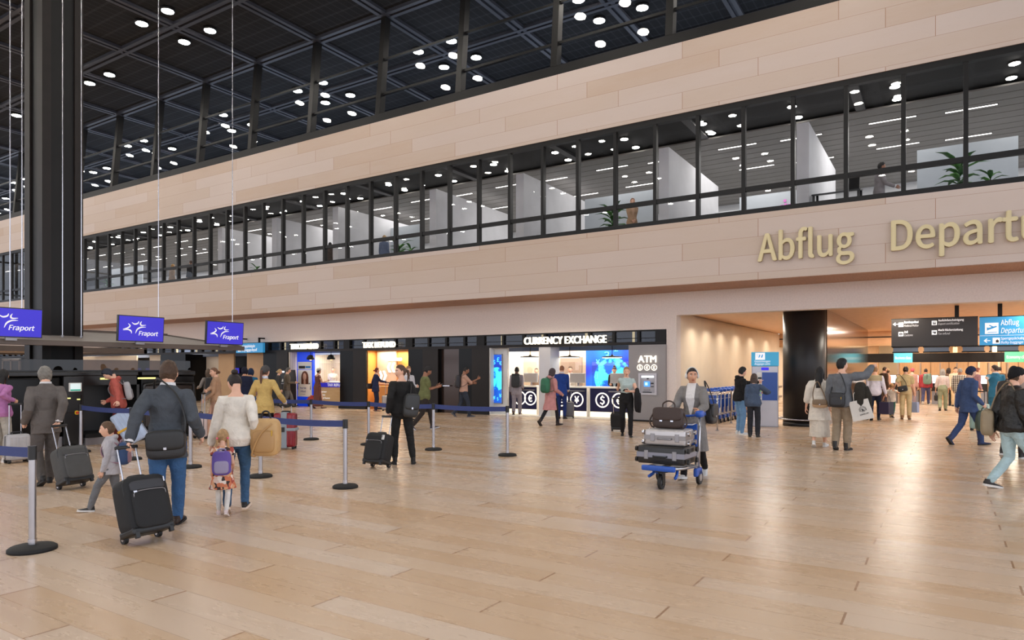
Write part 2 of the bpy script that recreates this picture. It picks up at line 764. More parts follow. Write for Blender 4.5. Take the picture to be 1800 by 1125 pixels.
M_plaster = mat('pale_concrete', (226, 213, 205), .8, bump=.2, bscale=60, var=.05, vscale=22)
M_beige = mat('beige_wall', (230, 212, 188), .7, var=.03, vscale=2)
M_soffit = wood('soffit_wood', (150, 108, 80), (168, 124, 94), .5, (14, 1, 1))
M_woodc = wood('ceiling_wood', (212, 164, 122), (222, 178, 138), .42, (3, 1, 20))
M_woodp = wood('panel_wood', (192, 146, 104), (204, 160, 118), .45, (10, 2, 1))
M_white = mat('white_paint', (222, 220, 216), .6, var=.03)
M_office = mat('office_white', (205, 206, 208), .7, var=.04, vscale=1)
M_grey = mat('grey_metal', (148, 146, 150), .35, .5, var=.05)
M_darkbrown = mat('dark_brown_metal', (32, 26, 23), .45, var=.12, spec=.3)
M_chrome = mat('brushed_steel', (190, 190, 196), .25, 1., var=.05)
M_glass = glass('clear_glass')
M_glassd = glass('dark_glass', (.32, .36, .44))
M_lens = glow('lamp_lens', (255, 247, 236), DOWNLIGHT)
M_gold = glow('gold_light', (255, 222, 160), 1.3)
M_lettera = glow('lit_letters', (255, 246, 226), 1.5)
M_letterw = mat('white_lettering', (240, 240, 242), .6, emit=.35)
M_screen = glow('white_screen', (240, 246, 250), 1.6)
M_rubber = mat('black_rubber', (18, 18, 19), .7)
M_blackp = mat('black_plastic', (20, 20, 22), .4, var=.1)

struct('floor', MB().box(XL, XR + 12, -34, 46, -.2, 0), M_floor)

# stone wall: upper and lower band, concrete bulkhead over the shops
struct('wall_upper', MB().box(XL, XR, Y0, Y0 + .45, 8.87, 10.87), M_stone)
struct('wall_lower', MB().box(XL, XR, Y0, Y0 + .45, 4.035, 5.80), M_stone)
struct('trim_1', MB().box(XL, XR, Y0 + .01, Y1 + .4, 4.02, 4.034), M_soffit)
struct('wall_bulkhead', MB().box(XL, -7.0, Y1, Y1 + .4, 2.90, 4.02).box(-7.0, XR, Y1, Y1 + .4, 3.32, 4.02).box(-7.32, -7.0, Y1, Y1 + .4, 0, 2.90), M_plaster)
struct('trim_2', MB().box(XL, XR, Y0 + .02, Y0 + .5, 10.87, 11.17), M_black)

# ------------------------------------------------ ceiling of the hall, running on behind the upper glazing
ceil = struct('ceiling', MB().box(XL - 12, XR + 6, -34, 46, CZ + .02, CZ + .4), M_ceil)
nodesX = [-17.85 + 3.75 * k for k in range(-18, 9)]
nodesY = [15.45 + 3.75 * k for k in range(-12, 9)]
for x in nodesX:
    part(ceil, 'beam', MB().box(x - .21, x - .06, -34, 46, CZ - .10, CZ + .03).box(x + .06, x + .21, -34, 46, CZ - .10, CZ + .03).box(x - .06, x + .06, -34, 46, CZ - .03, CZ + .03), M_rail)
for y in nodesY:
    part(ceil, 'beam', MB().box(XL - 12, XR + 6, y - .21, y - .06, CZ - .11, CZ + .03).box(XL - 12, XR + 6, y + .06, y + .21, CZ - .11, CZ + .03).box(XL - 12, XR + 6, y - .06, y + .06, CZ - .03, CZ + .03), M_rail)

# round downlights: a group of four at every second crossing
proto = thing('ceiling_downlight', 'round white downlight in the dark grid ceiling, one of four round a crossing', 'downlight', group='round downlights of the hall ceiling')
part(proto, 'housing', MB().lathe([(.25, -.05), (.25, .06)], n=20), M_black)
part(proto, 'lens', MB().lathe([(.21, -.062), (.21, -.05)], n=20), M_lens)
first = True
for i in range(-8, 3):
    for j in range(-4, 2):
        cx, cy = -17.8 + 7.5 * i, 15.45 + 7.5 * j
        for dx in (-.87, .87):
            for dy in (-.87, .87):
                o = proto if first else dup(proto)
                first = False
                o.location = (cx + dx, cy + dy, CZ - .03)

# glazed end wall of the hall, far to the left
ew = sempty('window_3', (XL - .3, 0, 0))
for k in range(15):
    part(ew, 'mullion', MB().box(-.12, .12, Y0 - 3.75 * k - .09, Y0 - 3.75 * k + .09, 0, CZ), M_black)
for z in (.1, 2.9, 5.8, 8.8, 11.9, 14.9):
    part(ew, 'transom', MB().box(-.1, .1, -34, Y0, z - .07, z + .07), M_black)
part(ew, 'pane', MB().add([(0, -34, 0), (0, Y0, 0), (0, Y0, CZ), (0, -34, CZ)], [(0, 1, 2, 3)]), glass('grey_tint_glass', (.55, .58, .62)))

# ------------------------------------------------ leaning upper glazing
gl = sempty('window_1')
ZB, ZT = 11.17, CZ
YB, YT = Y0 + .15, Y0 + .5
lean = lambda z: YB + (YT - YB) * (z - ZB) / (ZT - ZB)
for k in range(-3, 19):
    x = -6.65 - 3.75 * k
    if x > XR:
        continue
    vs = []
    m = MB()
    a, b = Vector((x, YB, ZB)), Vector((x, YT, ZT))
    m.add([(x + sx, lean(z) + sy, z) for z in (ZB, ZT) for sy in (-.14, .14) for sx in (-.11, .11)], [(0, 2, 3, 1), (4, 5, 7, 6), (0, 1, 5, 4), (2, 6, 7, 3), (0, 4, 6, 2), (1, 3, 7, 5)])
    part(gl, 'mullion', m, M_black)
for z in (11.95, 13.3):
    part(gl, 'transom', MB().box(XL, XR, lean(z) - .05, lean(z) + .05, z - .04, z + .04), M_black)
part(gl, 'pane', MB().add([(XL, lean(ZB), ZB), (XR, lean(ZB), ZB), (XR, lean(ZT), ZT), (XL, lean(ZT), ZT)], [(0, 1, 2, 3)]), M_glass)
struct('roof', MB().box(XL, XR, Y0 + .5, 46, 10.9, 11.1), M_black)

# ------------------------------------------------ office window band
wb = sempty('window_2')
part(wb, 'frame', MB().box(XL, XR, Y0 + .03, Y0 + .2, 8.72, 8.87).box(XL, XR, Y0 + .03, Y0 + .2, 5.80, 5.93), M_black)
part(wb, 'transom', MB().box(XL, XR, Y0 + .06, Y0 + .18, 6.43, 6.55), M_black)
part(wb, 'reveal', MB().box(XL, XR, Y0 + .2, Y0 + .45, 8.82, 8.87), M_soffit)
for k in range(-7, 62):
    x = .40 - 1.247 * k
    if XL < x < XR:
        part(wb, 'mullion', MB().box(x - .05, x + .05, Y0 + .04, Y0 + .2, 5.9, 8.75), M_black)
part(wb, 'pane', MB().add([(XL, Y0 + .1, 5.85), (XR, Y0 + .1, 5.85), (XR, Y0 + .1, 8.8), (XL, Y0 + .1, 8.8)], [(0, 1, 2, 3)]), M_glass)

# ------------------------------------------------ offices behind it
struct('floor_office', MB().box(XL, XR, Y0 + .45, 34, 5.3, 5.55), mat('office_carpet', (150, 148, 148), .9, var=.1))
struct('ceiling_office_front', MB().box(XL, XR, Y0 + .45, 21.6, 8.98, 9.1), mat('office_ceiling_black', (16, 16, 17), .7, var=.2))
oc = struct('ceiling_office', MB().box(XL, XR, 21.6, 34, 8.92, 9.1), mat('office_ceiling', (60, 58, 57), .7, var=.05))
for y in [21.7 + .55 * k for k in range(22)]:
    part(oc, 'slat', MB().box(XL, XR, y - .255, y + .255, 8.88, 8.925), mat('office_slat', (128, 125, 122), .6))
for x in [-2.0 - 4.4 * k for k in range(-2, 16)]:
    part(oc, 'beam', MB().box(x - .12, x + .12, Y0 + .5, 21.6, 8.9, 8.99), mat('office_beam', (52, 52, 54), .5))
struct('wall_office_back', MB().box(XL, XR, 30.5, 30.7, 5.55, 8.95), M_office)
struct('wall_office_end', MB().box(XL, XL + .2, Y0, 34, 5.5, 9), M_office)
M_strip = glow('linear_lamp', (255, 250, 244), 3.2)
pr = None
for x in [-1.3 - 4.4 * k for k in range(-2, 14)]:
    for y in (22.6, 25.3, 28.0):
        for dx in (0, 1.9):
            if pr is None:
                pr = thing('linear_ceiling_light', 'slim white linear light in the grey slatted office ceiling', 'ceiling light', group='linear lights of the office ceiling')
                part(pr, 'housing', MB().box(-.62, .62, -.05, .05, 0, .05), M_black)
                part(pr, 'diffuser', MB().box(-.6, .6, -.03, .03, -.01, .0), M_strip)
                o = pr
            else:
                o = dup(pr)
            o.location = (x + dx, y + (.18 if dx else 0), 8.87)
# round office downlights near the glass
pr = None
for x in [-1.1 - 2.5 * k for k in range(-1, 20)]:
    for y in (20.2, 21.15):
        if pr is None:
            pr = thing('office_downlight', 'round white downlight in the black office ceiling by the glass', 'downlight', group='round downlights of the office')
            part(pr, 'housing', MB().lathe([(.14, 0), (.14, .05)], n=16), M_black)
            part(pr, 'lens', MB().lathe([(.115, -.012), (.115, .0)], n=16), glow('office_lens', (255, 250, 242), 30))
            o = pr
        else:
            o = dup(pr)
        o.location = (x, y, 8.95)
# pale partition walls that stand square to the glass
M_part = mat('partition_white', (190, 190, 194), .75, var=.05, vscale=2)
for i, px in enumerate((1400, 1158, 907, 755, 585, 478, 383)):
    x = XY(px, 20.2)
    struct('partition_%d' % (i + 1), MB().box(x, x + .32, 20.2, 25.6, 5.55, 8.45), M_part)
# frosted screens between desks
M_frost = mat('frosted_glass', (176, 182, 188), .35, var=.06, vscale=1)
FROST = ((1612, 1790), (1028, 1150), (668, 740), (196, 250), (60, 100))
for i, (a, b) in enumerate(FROST):
    xa, xb = XY(a, 23.4), XY(b, 23.4)
    struct('partition_frosted_%d' % (i + 1), MB().box(xa, xb, 23.4, 23.46, 5.55, 8.1), M_frost)

# ------------------------------------------------ tall column by the check-in row
cx, cy = -18.3, 8.05
cl = sempty('column', (cx, cy, 0))
part(cl, 'core', MB().box(-.40, .40, -.40, .40, 0, CZ), M_black)
for sx in (-1, 1):
    for sy in (-1, 1):
        part(cl, 'flange', MB().box(sx * .18, sx * .45, sy * .26, sy * .45, 0, CZ), M_darkbrown)

# ------------------------------------------------ passage on the right
struct('wall_passage_left', MB().box(-7.3, -7.0, Y1 + .4, 43, 0, 3.4), M_beige)
struct('ceiling_passage', MB().box(-7.3, XR + 4, Y1 + .4, 36, 3.42, 3.6), M_woodc)
struct('trim_3', MB().box(-7.0, XR + 4, 36, 36.2, 2.82, 3.5), M_woodc)
struct('trim_4', MB().box(-7.0, XR + 4, 35.97, 36.21, 3.12, 3.17), M_darkbrown)
struct('trim_5', MB().box(-7.0, XR + 4, 35.95, 36.22, 2.74, 2.83), mat('pale_wood_edge', (206, 164, 122), .4))
struct('ceiling_gate', MB().box(-7.0, XR + 4, 36.2, 44, 3.2, 3.4), M_black)
wbk = struct('wall_passage_back', MB().box(-7.3, XR + 4, 43, 43.3, 0, 3.4), M_woodp)
for px in (1545, 1636, 1668, 1702, 1760, 1790):
    x = XY(px, 43)
    part(wbk, 'seam', MB().box(x - .012, x + .012, 42.985, 43.01, 0, 2.6), mat('seam_dark', (120, 84, 54), .6))
dr = sempty('door_1', (XY(1738, 42.95), 42.95, 0))
wd = XY(1757, 42.95) - XY(1718, 42.95)
part(dr, 'frame', MB().box(-wd / 2, -wd / 2 + .09, -.05, .05, 0, 2.35).box(wd / 2 - .09, wd / 2, -.05, .05, 0, 2.35).box(-wd / 2, wd / 2, -.05, .05, 2.26, 2.35), mat('door_frame_white', (220, 196, 166), .5))
part(dr, 'leaf', MB().box(-wd / 2 + .09, wd / 2 - .09, -.01, .03, 0, 2.26), M_woodp)
# curved pale pier at the left of the gates
pts = [(0, 0), (.75, 0), (.78, .8), (.85, 1.5), (1.0, 2.1), (1.35, 2.6), (1.9, 2.95), (2.4, 3.1), (0, 3.1)]
xx = XY(1545, 41)
struct('trim_6', MB().prism([(xx + a, b) for a, b in pts], 41, 41.3, 'xz'), mat('cream_pier', (226, 200, 164), .6))
# dark fascia above the gates
struct('trim_7', MB().box(-7.0, XR + 4, 38.4, 38.9, 1.99, 2.42), M_darkbrown)
for px in (1679, 1748, 1805):
    x = XY(px, 38.2)
    o = thing('gate_lamp', 'small gold light block above the dark fascia, ' + {1679: 'left of the blue sign', 1748: 'under the blue sign', 1805: 'at the right frame edge'}[px], 'lamp', (x, 38.1, 2.55))
    part(o, 'diffuser', MB().box(-.09, .09, -.04, .04, -.12, .14, .01), M_gold)
    part(o, 'stem', MB().cyl((0, 0, .14), (0, 0, .66), .02), M_black)
for a, b in ((1570, 1614), (1624, 1668), (1692, 1730), (1740, 1790)):
    xa, xb = XY(a, 39.4), XY(b, 39.4)
    o = thing('ceiling_window', 'narrow dim blue-grey strip window above the gate fascia, ' + {1570: 'over the teal sign', 1624: 'second from the left', 1692: 'third from the left', 1740: 'farthest right'}[a], 'window', ((xa + xb) / 2, 39.4, 2.62))
    part(o, 'pane', MB().box((xa - xb) / 2, (xb - xa) / 2, 0, .03, -.1, .1), glow('dim_blue', (96, 104, 118), .5))
    part(o, 'frame', MB().box((xa - xb) / 2 - .04, (xb - xa) / 2 + .04, -.02, .05, .1, .16).box((xa - xb) / 2 - .04, (xb - xa) / 2 + .04, -.02, .05, -.16, -.1), M_black)
# glossy screen wall behind the round column
M_mirror = mat('bronze_mirror', (120, 92, 74), .14, .85, var=.06)
sw = struct('wall_glossy', MB().box(-3.03, -2.93, 21.9, 34.4, .12, 3.41), M_mirror)
part(sw, 'base_trim', MB().box(-3.05, -2.9, 21.9, 34.4, 0, .12), M_grey)
# round column with a floor ring
rc = sempty('column_round', (-3.5, 21.55, 0))
part(rc, 'shaft', MB().lathe([(.585, 0), (.585, 3.42)], n=48), mat('column_black', (30, 26, 25), .4, var=.1, spec=.35))
part(rc, 'base', MB().lathe([(.592, 0), (.592, .1), (.586, .1)], n=48), M_blackp)
part(rc, 'ring_rail', MB().tube([(.72 * math.cos(2 * math.pi * j / 40), .72 * math.sin(2 * math.pi * j / 40), .2) for j in range(40)], .022, 8, closed=True).box(-.73, -.55, -.01, .01, .19, .21).box(.55, .73, -.01, .01, .19, .21), M_chrome)
# bumper rails along the beige passage wall
for z in (.3, .78):
    o = thing('wall_rail', 'low steel bumper rail on the beige passage wall' if z < .5 else 'upper steel bumper rail on the beige passage wall', 'rail', (-6.9, 28, z))
    part(o, 'bar', MB().box(-.03, .03, -7, 8, -.05, .05, .015), M_grey)
    for y in (-6, -2, 2, 6):
        part(o, 'bracket', MB().box(-.1, -.03, y - .04, y + .04, -.03, .03), M_black)

# ------------------------------------------------ big metal letters on the stone wall
M_brass = mat('champagne_metal', (206, 190, 148), .42, .35, var=.04, vscale=3)


def wall_word(name, label, txt, x0, z0, width, cap):
    root = thing(name, label, 'lettering', (x0, Y0 - .05, z0))
    full = text_mesh(txt, .013, .02)
    lo, hi = bbox(full)
    sx = width / (hi[0] - lo[0])
    bpy.data.meshes.remove(full)
    pre = 0.0
    for i, ch in enumerate(txt):
        a = text_mesh(txt[:i + 1], .013, .02)
        l2, h2 = bbox(a)
        b = text_mesh(ch, .013, .02)
        l3, h3 = bbox(b)
        off = h2[0] - h3[0]
        b.transform(FACE_Y @ Matrix.Diagonal((sx, cap / cap_height(), .045 / .02, 1)) @ Matrix.Translation((off - lo[0], 0, 0)))
        b.materials.clear()
        b.materials.append(M_brass)
        put('letter_' + ch, b, root)
        bpy.data.meshes.remove(a)


wall_word('wall_word', 'large champagne metal word Abflug on the stone wall', 'Abflug', -4.19, 4.50, 2.30, .70)
wall_word('wall_word', 'large champagne metal word Departures running out of frame on the stone wall', 'Departures', -1.10, 4.50, 4.05, .70)
# ================================================================== SHOP FRONTS
def wx(px, Y=Y1):
    return XY(px, Y)


M_navy = mat('navy_panel', (22, 20, 68), .35, var=.08)
M_blue = mat('bright_blue_panel', (20, 70, 235), .45, emit=.35)
M_orange = mat('orange_wall', (226, 150, 74), .55, var=.05)
M_counter = mat('counter_white', (236, 228, 214), .4, emit=.12)
M_slat = stripes('white_slat_wall', (238, 226, 204), (190, 176, 154), 9, 0, .16, .6)

# dark transom strip with glass lights above the shops
tr = sempty('trim_8', (0, Y1, 0))
xe = wx(1170)
part(tr, 'rail_lower', MB().box(XL, xe, .02, .22, 2.42, 2.52), M_darkbrown)
part(tr, 'rail_upper', MB().box(XL, xe, .02, .22, 2.86, 2.90), M_black)
part(tr, 'rail_middle', MB().box(XL, xe, .05, .12, 2.63, 2.65), M_black)
part(tr, 'pane', MB().add([(XL, .1, 2.5), (xe, .1, 2.5), (xe, .1, 2.9), (XL, .1, 2.9)], [(0, 1, 2, 3)]), M_glassd)
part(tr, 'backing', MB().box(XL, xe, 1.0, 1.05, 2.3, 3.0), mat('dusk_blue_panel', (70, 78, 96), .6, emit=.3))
x = xe - .05
k = 0
while x > XL:
    part(tr, 'post', MB().box(x - .045, x + .045, .03, .2, 2.5, 2.88) if k % 4 else MB().box(x - .3, x + .05, .03, .2, 2.5, 2.88), M_black)
    if k % 2:
        part(tr, 'gold_bar', MB().box(x - .42, x - .36, .55, .62, 2.5, 2.9), M_gold)  # gold bar behind the glass, with a glow put into its colour
    x -= .86
    k += 1

# dividing portals between the shops (deep, black)
PORT = ((462, 507), (597, 645), (717, 771), (806, 860))
for i_, (a, b) in enumerate(PORT):
    walls_ground = sempty('wall_portal_%d' % (i_ + 1), (0, 0, 0))
    part(walls_ground, 'portal', MB().box(wx(a), wx(b), Y1 + .02, Y1 + .7, 0, 2.42), M_blackgloss)
    part(walls_ground, 'pilaster', MB().box(wx(b) - .75, wx(b), Y1 - .05, Y1 + .02, 0, 2.42), M_darkbrown)
    part(walls_ground, 'plinth', MB().box(wx(a), wx(b), Y1 - .07, Y1 + .02, 0, .1), M_black)
struct('wall_shop_back', MB().box(XL, -7.3, Y1 + 2.6, Y1 + 2.8, 0, 3), M_slat)
struct('ceiling_shops', MB().box(XL, -7.3, Y1 + .25, Y1 + 2.6, 2.9, 3.0), M_white)

# door of bronze glass between the second refund desk and the exchange
dd = sempty('door_2', (wx(788), Y1 + .1, 0))
w2 = (wx(806) - wx(771)) / 2
part(dd, 'leaf', MB().box(-w2, w2, .04, .08, 0, 2.42), mat('bronze_glass_panel', (62, 48, 42), .12, .4))
part(dd, 'frame', MB().box(-w2, -w2 + .05, 0, .1, 0, 2.42).box(w2 - .05, w2, 0, .1, 0, 2.42), M_black)
part(dd, 'handle', MB().box(-w2 + .1, -w2 + .5, -.06, -.02, 1.0, 1.04).box(-w2 + .12, -w2 + .16, -.06, .05, 1.0, 1.04), M_chrome)


def lit_sign(label, txt, pxa, pxb, pyb, cap, Y):
    """free standing lit letters, each letter a part"""
    x0, x1 = XY(pxa, Y), XY(pxb, Y)
    z = ZY((pxa + pxb) / 2, pyb, Y)
    root = thing('shop_sign', label, 'sign', (x0, Y, z))
    lettering(root, 'lettering', txt, M_lettera, (0, 0, 0), x1 - x0, cap, bold=.004, ext=.04, fnt='built')
    part(root, 'rail', MB().box(0, x1 - x0, .045, .06, .02, .05).box(.1, .13, .05, .22, .02, .05).box(x1 - x0 - .13, x1 - x0 - .1, .05, .22, .02, .05), M_black)
    return root


lit_sign('lit TAX REFUND letters over the shop with the blue poster panel', 'TAX REFUND', 511, 559, 613.5, .235, Y1 - .14)
lit_sign('lit TAX REFUND letters over the orange refund shop', 'TAX REFUND', 638, 694.5, 611, .235, Y1 - .14)
lit_sign('long lit CURRENCY EXCHANGE letters over the exchange counter', 'CURRENCY EXCHANGE', 922, 1066, 604, .245, Y1 - .14)

# ---- first refund shop: slatted wall, blue poster panel, counter
xa, xb = wx(507), wx(597)
struct('wall_refund_left', MB().box(xa, xa + .05, Y1 + .02, Y1 + 2.6, 0, 2.42), stripes('white_slat_side', (238, 226, 204), (190, 176, 154), 9, 1, .16, .6))
bp = thing('poster_panel', 'bright blue panel with a poster of a woman at the first tax refund shop', 'panel', (wx(522, Y1 + .35), Y1 + .35, 0))
bw = XY(550, Y1 + .35) - XY(522, Y1 + .35)
part(bp, 'board', MB().box(0, bw, 0, .12, 0, 2.42), M_blue)
part(bp, 'poster', MB().box(.08, bw - .06, -.02, 0, .42, 1.62), mat('poster_paper', (226, 220, 216), .6, emit=.12))
part(bp, 'picture_hair', MB().ell((bw / 2 + .03, -.03, 1.3), (.235, .012, .27)).box(bw / 2 - .2, bw / 2 + .26, -.035, -.02, .98, 1.3), mat('poster_brown', (112, 62, 44), .6))
part(bp, 'picture_face', MB().ell((bw / 2 + .03, -.045, 1.31), (.115, .012, .17)).ell((bw / 2 + .03, -.045, 1.08), (.07, .012, .16)), mat('poster_skin', (226, 178, 156), .6))
part(bp, 'picture_card', MB().box(.16, bw - .12, -.065, -.05, .43, .98), mat('poster_card', (240, 226, 214), .6, emit=.1))
part(bp, 'picture_sleeves', MB().prism([(.1, .75), (.2, .72), (.24, 1.0), (.17, 1.05)], -.05, -.06).prism([(bw - .08, .75), (bw - .18, .72), (bw - .22, 1.0), (bw - .15, 1.05)], -.05, -.06), mat('poster_grey', (90, 90, 96), .6))
M_violet = mat('violet_ink', (108, 84, 140), .6)
lettering(bp, 'lettering', 'Your tax', M_violet, (.27, -.067, .77), .42, .085, bold=0.)
lettering(bp, 'lettering', 'refund', M_violet, (.33, -.067, .62), .32, .085, bold=0.)
lettering(bp, 'lettering', 'at every airport', mat('grey_ink', (150, 140, 140), .6), (.33, -.067, .52), .3, .03, bold=0.)
part(bp, 'slot_frame', MB().box(.08, bw - .06, -.03, 0, 1.64, 1.98, .01), M_white)
part(bp, 'leaflet_slot', MB().box(.16, bw * .55, -.035, -.028, 1.68, 1.8), M_black)
part(bp, 'sticker', MB().box(bw * .58, bw - .12, -.036, -.028, 1.7, 1.79), mat('sticker_blue', (30, 120, 190), .5))


def refund_counter(label, pxa, pxb, Y, col):
    xa, xb = XY(pxa, Y), XY(pxb, Y)
    w = xb - xa
    o = thing('service_counter', label, 'counter', (xa, Y, 0))
    part(o, 'body', MB().box(0, w, 0, .7, 0, .86), col)
    part(o, 'band', MB().box(-.01, w, -.05, .7, .86, 1.06, .01), mat('royal_blue_band', (46, 42, 190), .4, emit=.3))
    part(o, 'worktop', MB().box(-.02, w, -.08, .72, 1.06, 1.1, .01), M_counter)
    return o, w


rcn, w = refund_counter('pale wooden tax refund counter with a blue TAX REFUND band', 552, 597, Y1 + .55, wood('pale_oak', (212, 176, 124), (222, 190, 142), .5))
lettering(rcn, 'lettering', 'TAX REFUND', M_letterw, (.92, -.056, .905), 1.05, .115, bold=.006, fnt='built')
lettering(rcn, 'lettering', 'Get your', M_letterw, (.2, -.008, .62), .62, .075, bold=.006)
lettering(rcn, 'lettering', 'tax free', M_letterw, (.2, -.008, .48), .52, .075, bold=.006)
lettering(rcn, 'lettering', 'refund here', M_letterw, (.2, -.008, .34), .82, .075, bold=.006)
part(rcn, 'glass_screen', MB().box(.2, w, .1, .11, 1.1, 1.92), glass('screen_glass', (.93, .9, .88)))
for px, lab in ((546, 'black dome lamp by the blue poster panel'), (582, 'black dome lamp above the first refund counter')):
    o = thing('dome_lamp', lab, 'lamp', (XY(px, Y1 + .12), Y1 + .12, 2.12))
    part(o, 'shade', MB().lathe([(.17, -.05), (.17, .02), (.12, .12), (.04, .16)], n=20), M_black)
    part(o, 'bulb', MB().ell((0, 0, -.06), (.05, .05, .03)), M_gold)
    part(o, 'stem', MB().cyl((0, 0, .15), (0, 0, .30), .012), M_black)

# ---- orange refund shop
xa, xb = wx(645), wx(717)
ow = struct('wall_orange', MB().box(xa, xb, Y1 + .55, Y1 + .65, 0, 2.42).box(xa, xa + .04, Y1 + .02, Y1 + .55, 0, 2.42), M_orange)
pn = thing('wall_panel', 'pale glossy panel with lit chevrons and TAX REFUND on the orange wall', 'panel', (XY(663, Y1 + .46), Y1 + .46, 0))
pw = XY(696, Y1 + .46) - XY(663, Y1 + .46)
part(pn, 'board', MB().box(0, pw, 0, .08, 1.02, 2.40), mat('pale_peach_panel', (206, 178, 156), .25, var=.08))
lettering(pn, 'lettering', 'TAX REFUND', M_lettera, (pw * .55, -.02, 1.99), .80, .12, bold=.008, ext=.02, fnt='built')
for (dx, sgn) in ((.12, 1), (.34, 1), (.86, -1), (.64, -1)):
    zc = 1.38 if sgn > 0 else 1.72
    cxx = dx + .06
    part(pn, 'chevron', MB().prism([(cxx - .08 * sgn, zc + .2), (cxx + .03 * sgn, zc + .2), (cxx + .14 * sgn, zc), (cxx + .03 * sgn, zc - .2), (cxx - .08 * sgn, zc - .2), (cxx + .03 * sgn, zc)], -.025, 0), M_lettera)
oc2 = thing('service_counter', 'low orange counter shelf under the chevron panel', 'counter', (XY(690, Y1 + .15), Y1 + .18, 0))
part(oc2, 'body', MB().box(-.85, .75, 0, .27, .0, .92), M_orange)
part(oc2, 'worktop', MB().box(-.88, .78, -.03, .27, .92, .97, .01), mat('amber_top', (236, 170, 100), .35))
part(oc2, 'toe_kick', MB().box(-.85, .75, -.005, .02, 0, .08), M_darkbrown)

# ---- currency exchange
EXY = Y1 + .7
xa, xb = wx(861), wx(1107)
struct('wall_exchange_left', MB().box(xa - .04, xa + .03, Y1, Y1 + 2.6, 0, 2.42), M_white)
struct('wall_exchange_wing', MB().box(xa, XY(892, Y1 + .3), Y1 + .28, Y1 + .4, 0, 2.42), M_white)
struct('pillar_exchange', MB().box(wx(946), wx(966), Y1 + .05, Y1 + .7, 0, 2.42), mat('pillar_white', (214, 212, 214), .5, var=.03))
struct('wall_exchange_back', MB().box(xa, xb, Y1 + 2.3, Y1 + 2.4, 0, 2.9), mat('warm_white_wall', (226, 204, 176), .6, var=.03))
struct('wall_exchange_inner', MB().box(XY(985, Y1 + 2.2), XY(1022, Y1 + 2.2), Y1 + 2.2, Y1 + 2.3, .0, 2.1), mat('taupe_panel', (168, 146, 128), .5))
struct('baseboard_exchange', MB().box(xa, xb, Y1 - .02, Y1 + .6, 0, .03), M_counter)


def globe_material(name):
    m, n, p = nt(name)
    tc = node(n, 'ShaderNodeTexCoord')
    nz = node(n, 'ShaderNodeTexNoise')
    nz.inputs['Scale'].default_value = 1.9
    nz.inputs['Detail'].default_value = 6
    n.links.new(tc.outputs['Object'], nz.inputs['Vector'])
    cr = node(n, 'ShaderNodeValToRGB')
    e = cr.color_ramp.elements
    e[0].position, e[0].color = .47, lin((10, 84, 200))
    e[1].position, e[1].color = .53, lin((70, 226, 246))
    n.links.new(nz.outputs[0], cr.inputs[0])
    n.links.new(cr.outputs[0], p.inputs['Emission Color'])
    n.links.new(cr.outputs[0], p.inputs['Base Color'])
    p.inputs['Emission Strength'].default_value = 1.0
    return m


def screen_blue(name):
    m, n, p = nt(name)
    tc = node(n, 'ShaderNodeTexCoord')
    nz = node(n, 'ShaderNodeTexNoise')
    nz.inputs['Scale'].default_value = .9
    nz.inputs['Detail'].default_value = 1
    n.links.new(tc.outputs['Object'], nz.inputs['Vector'])
    cr = node(n, 'ShaderNodeValToRGB')
    e = cr.color_ramp.elements
    e[0].position, e[0].color = .35, lin((26, 40, 160))
    e[1].position, e[1].color = .65, lin((20, 110, 215))
    n.links.new(nz.outputs[0], cr.inputs[0])
    n.links.new(cr.outputs[0], p.inputs['Emission Color'])
    n.links.new(cr.outputs[0], p.inputs['Base Color'])
    p.inputs['Emission Strength'].default_value = .9
    return m


M_globe = globe_material('globe_map')
M_scrblue = screen_blue('screen_blue')
M_cyan = glow('cyan_sign', (90, 214, 245), 1.1)


def disc(mb, c, r, y, th=.01, n=40, clip=None):
    mb.prism([(c[0] + r * math.cos(2 * math.pi * j / n), c[1] + r * math.sin(2 * math.pi * j / n)) for j in range(n)], y - th, y, 'xz')


Yb = Y1 + 2.3
xs, xe2 = XY(1031, Yb), XY(1108, Yb)
vs_ = thing('video_screen', 'large blue video screen with a globe and currency signs behind the exchange counter', 'screen', (xs, Yb - .05, 0))
sw_ = xe2 - xs
part(vs_, 'panel', MB().box(0, sw_, 0, .05, .95, 2.62), M_scrblue)
gm = MB()
gc = (sw_ * .62, 1.35)
gr = .72
poly = []
for j in range(48):
    a = 2 * math.pi * j / 48
    poly.append((min(sw_, max(0, gc[0] + gr * math.cos(a))), min(2.6, max(.96, gc[1] + gr * math.sin(a)))))
gm.prism(poly, -.012, 0, 'xz')
part(vs_, 'globe', gm, M_globe)
for ch, u, z, h in (('$', .86, 2.36, .12), ('£', .66, 2.30, .18), ('3', .43, 2.02, .26), ('¥', .24, 1.82, .19), ('€', .3, 1.58, .13), ('d', .2, 1.3, .18), ('₤', .28, .98, .18)):
    lettering(vs_, 'symbol', ch, M_cyan, (sw_ * u, -.016, z), h * .8, h, bold=.006)
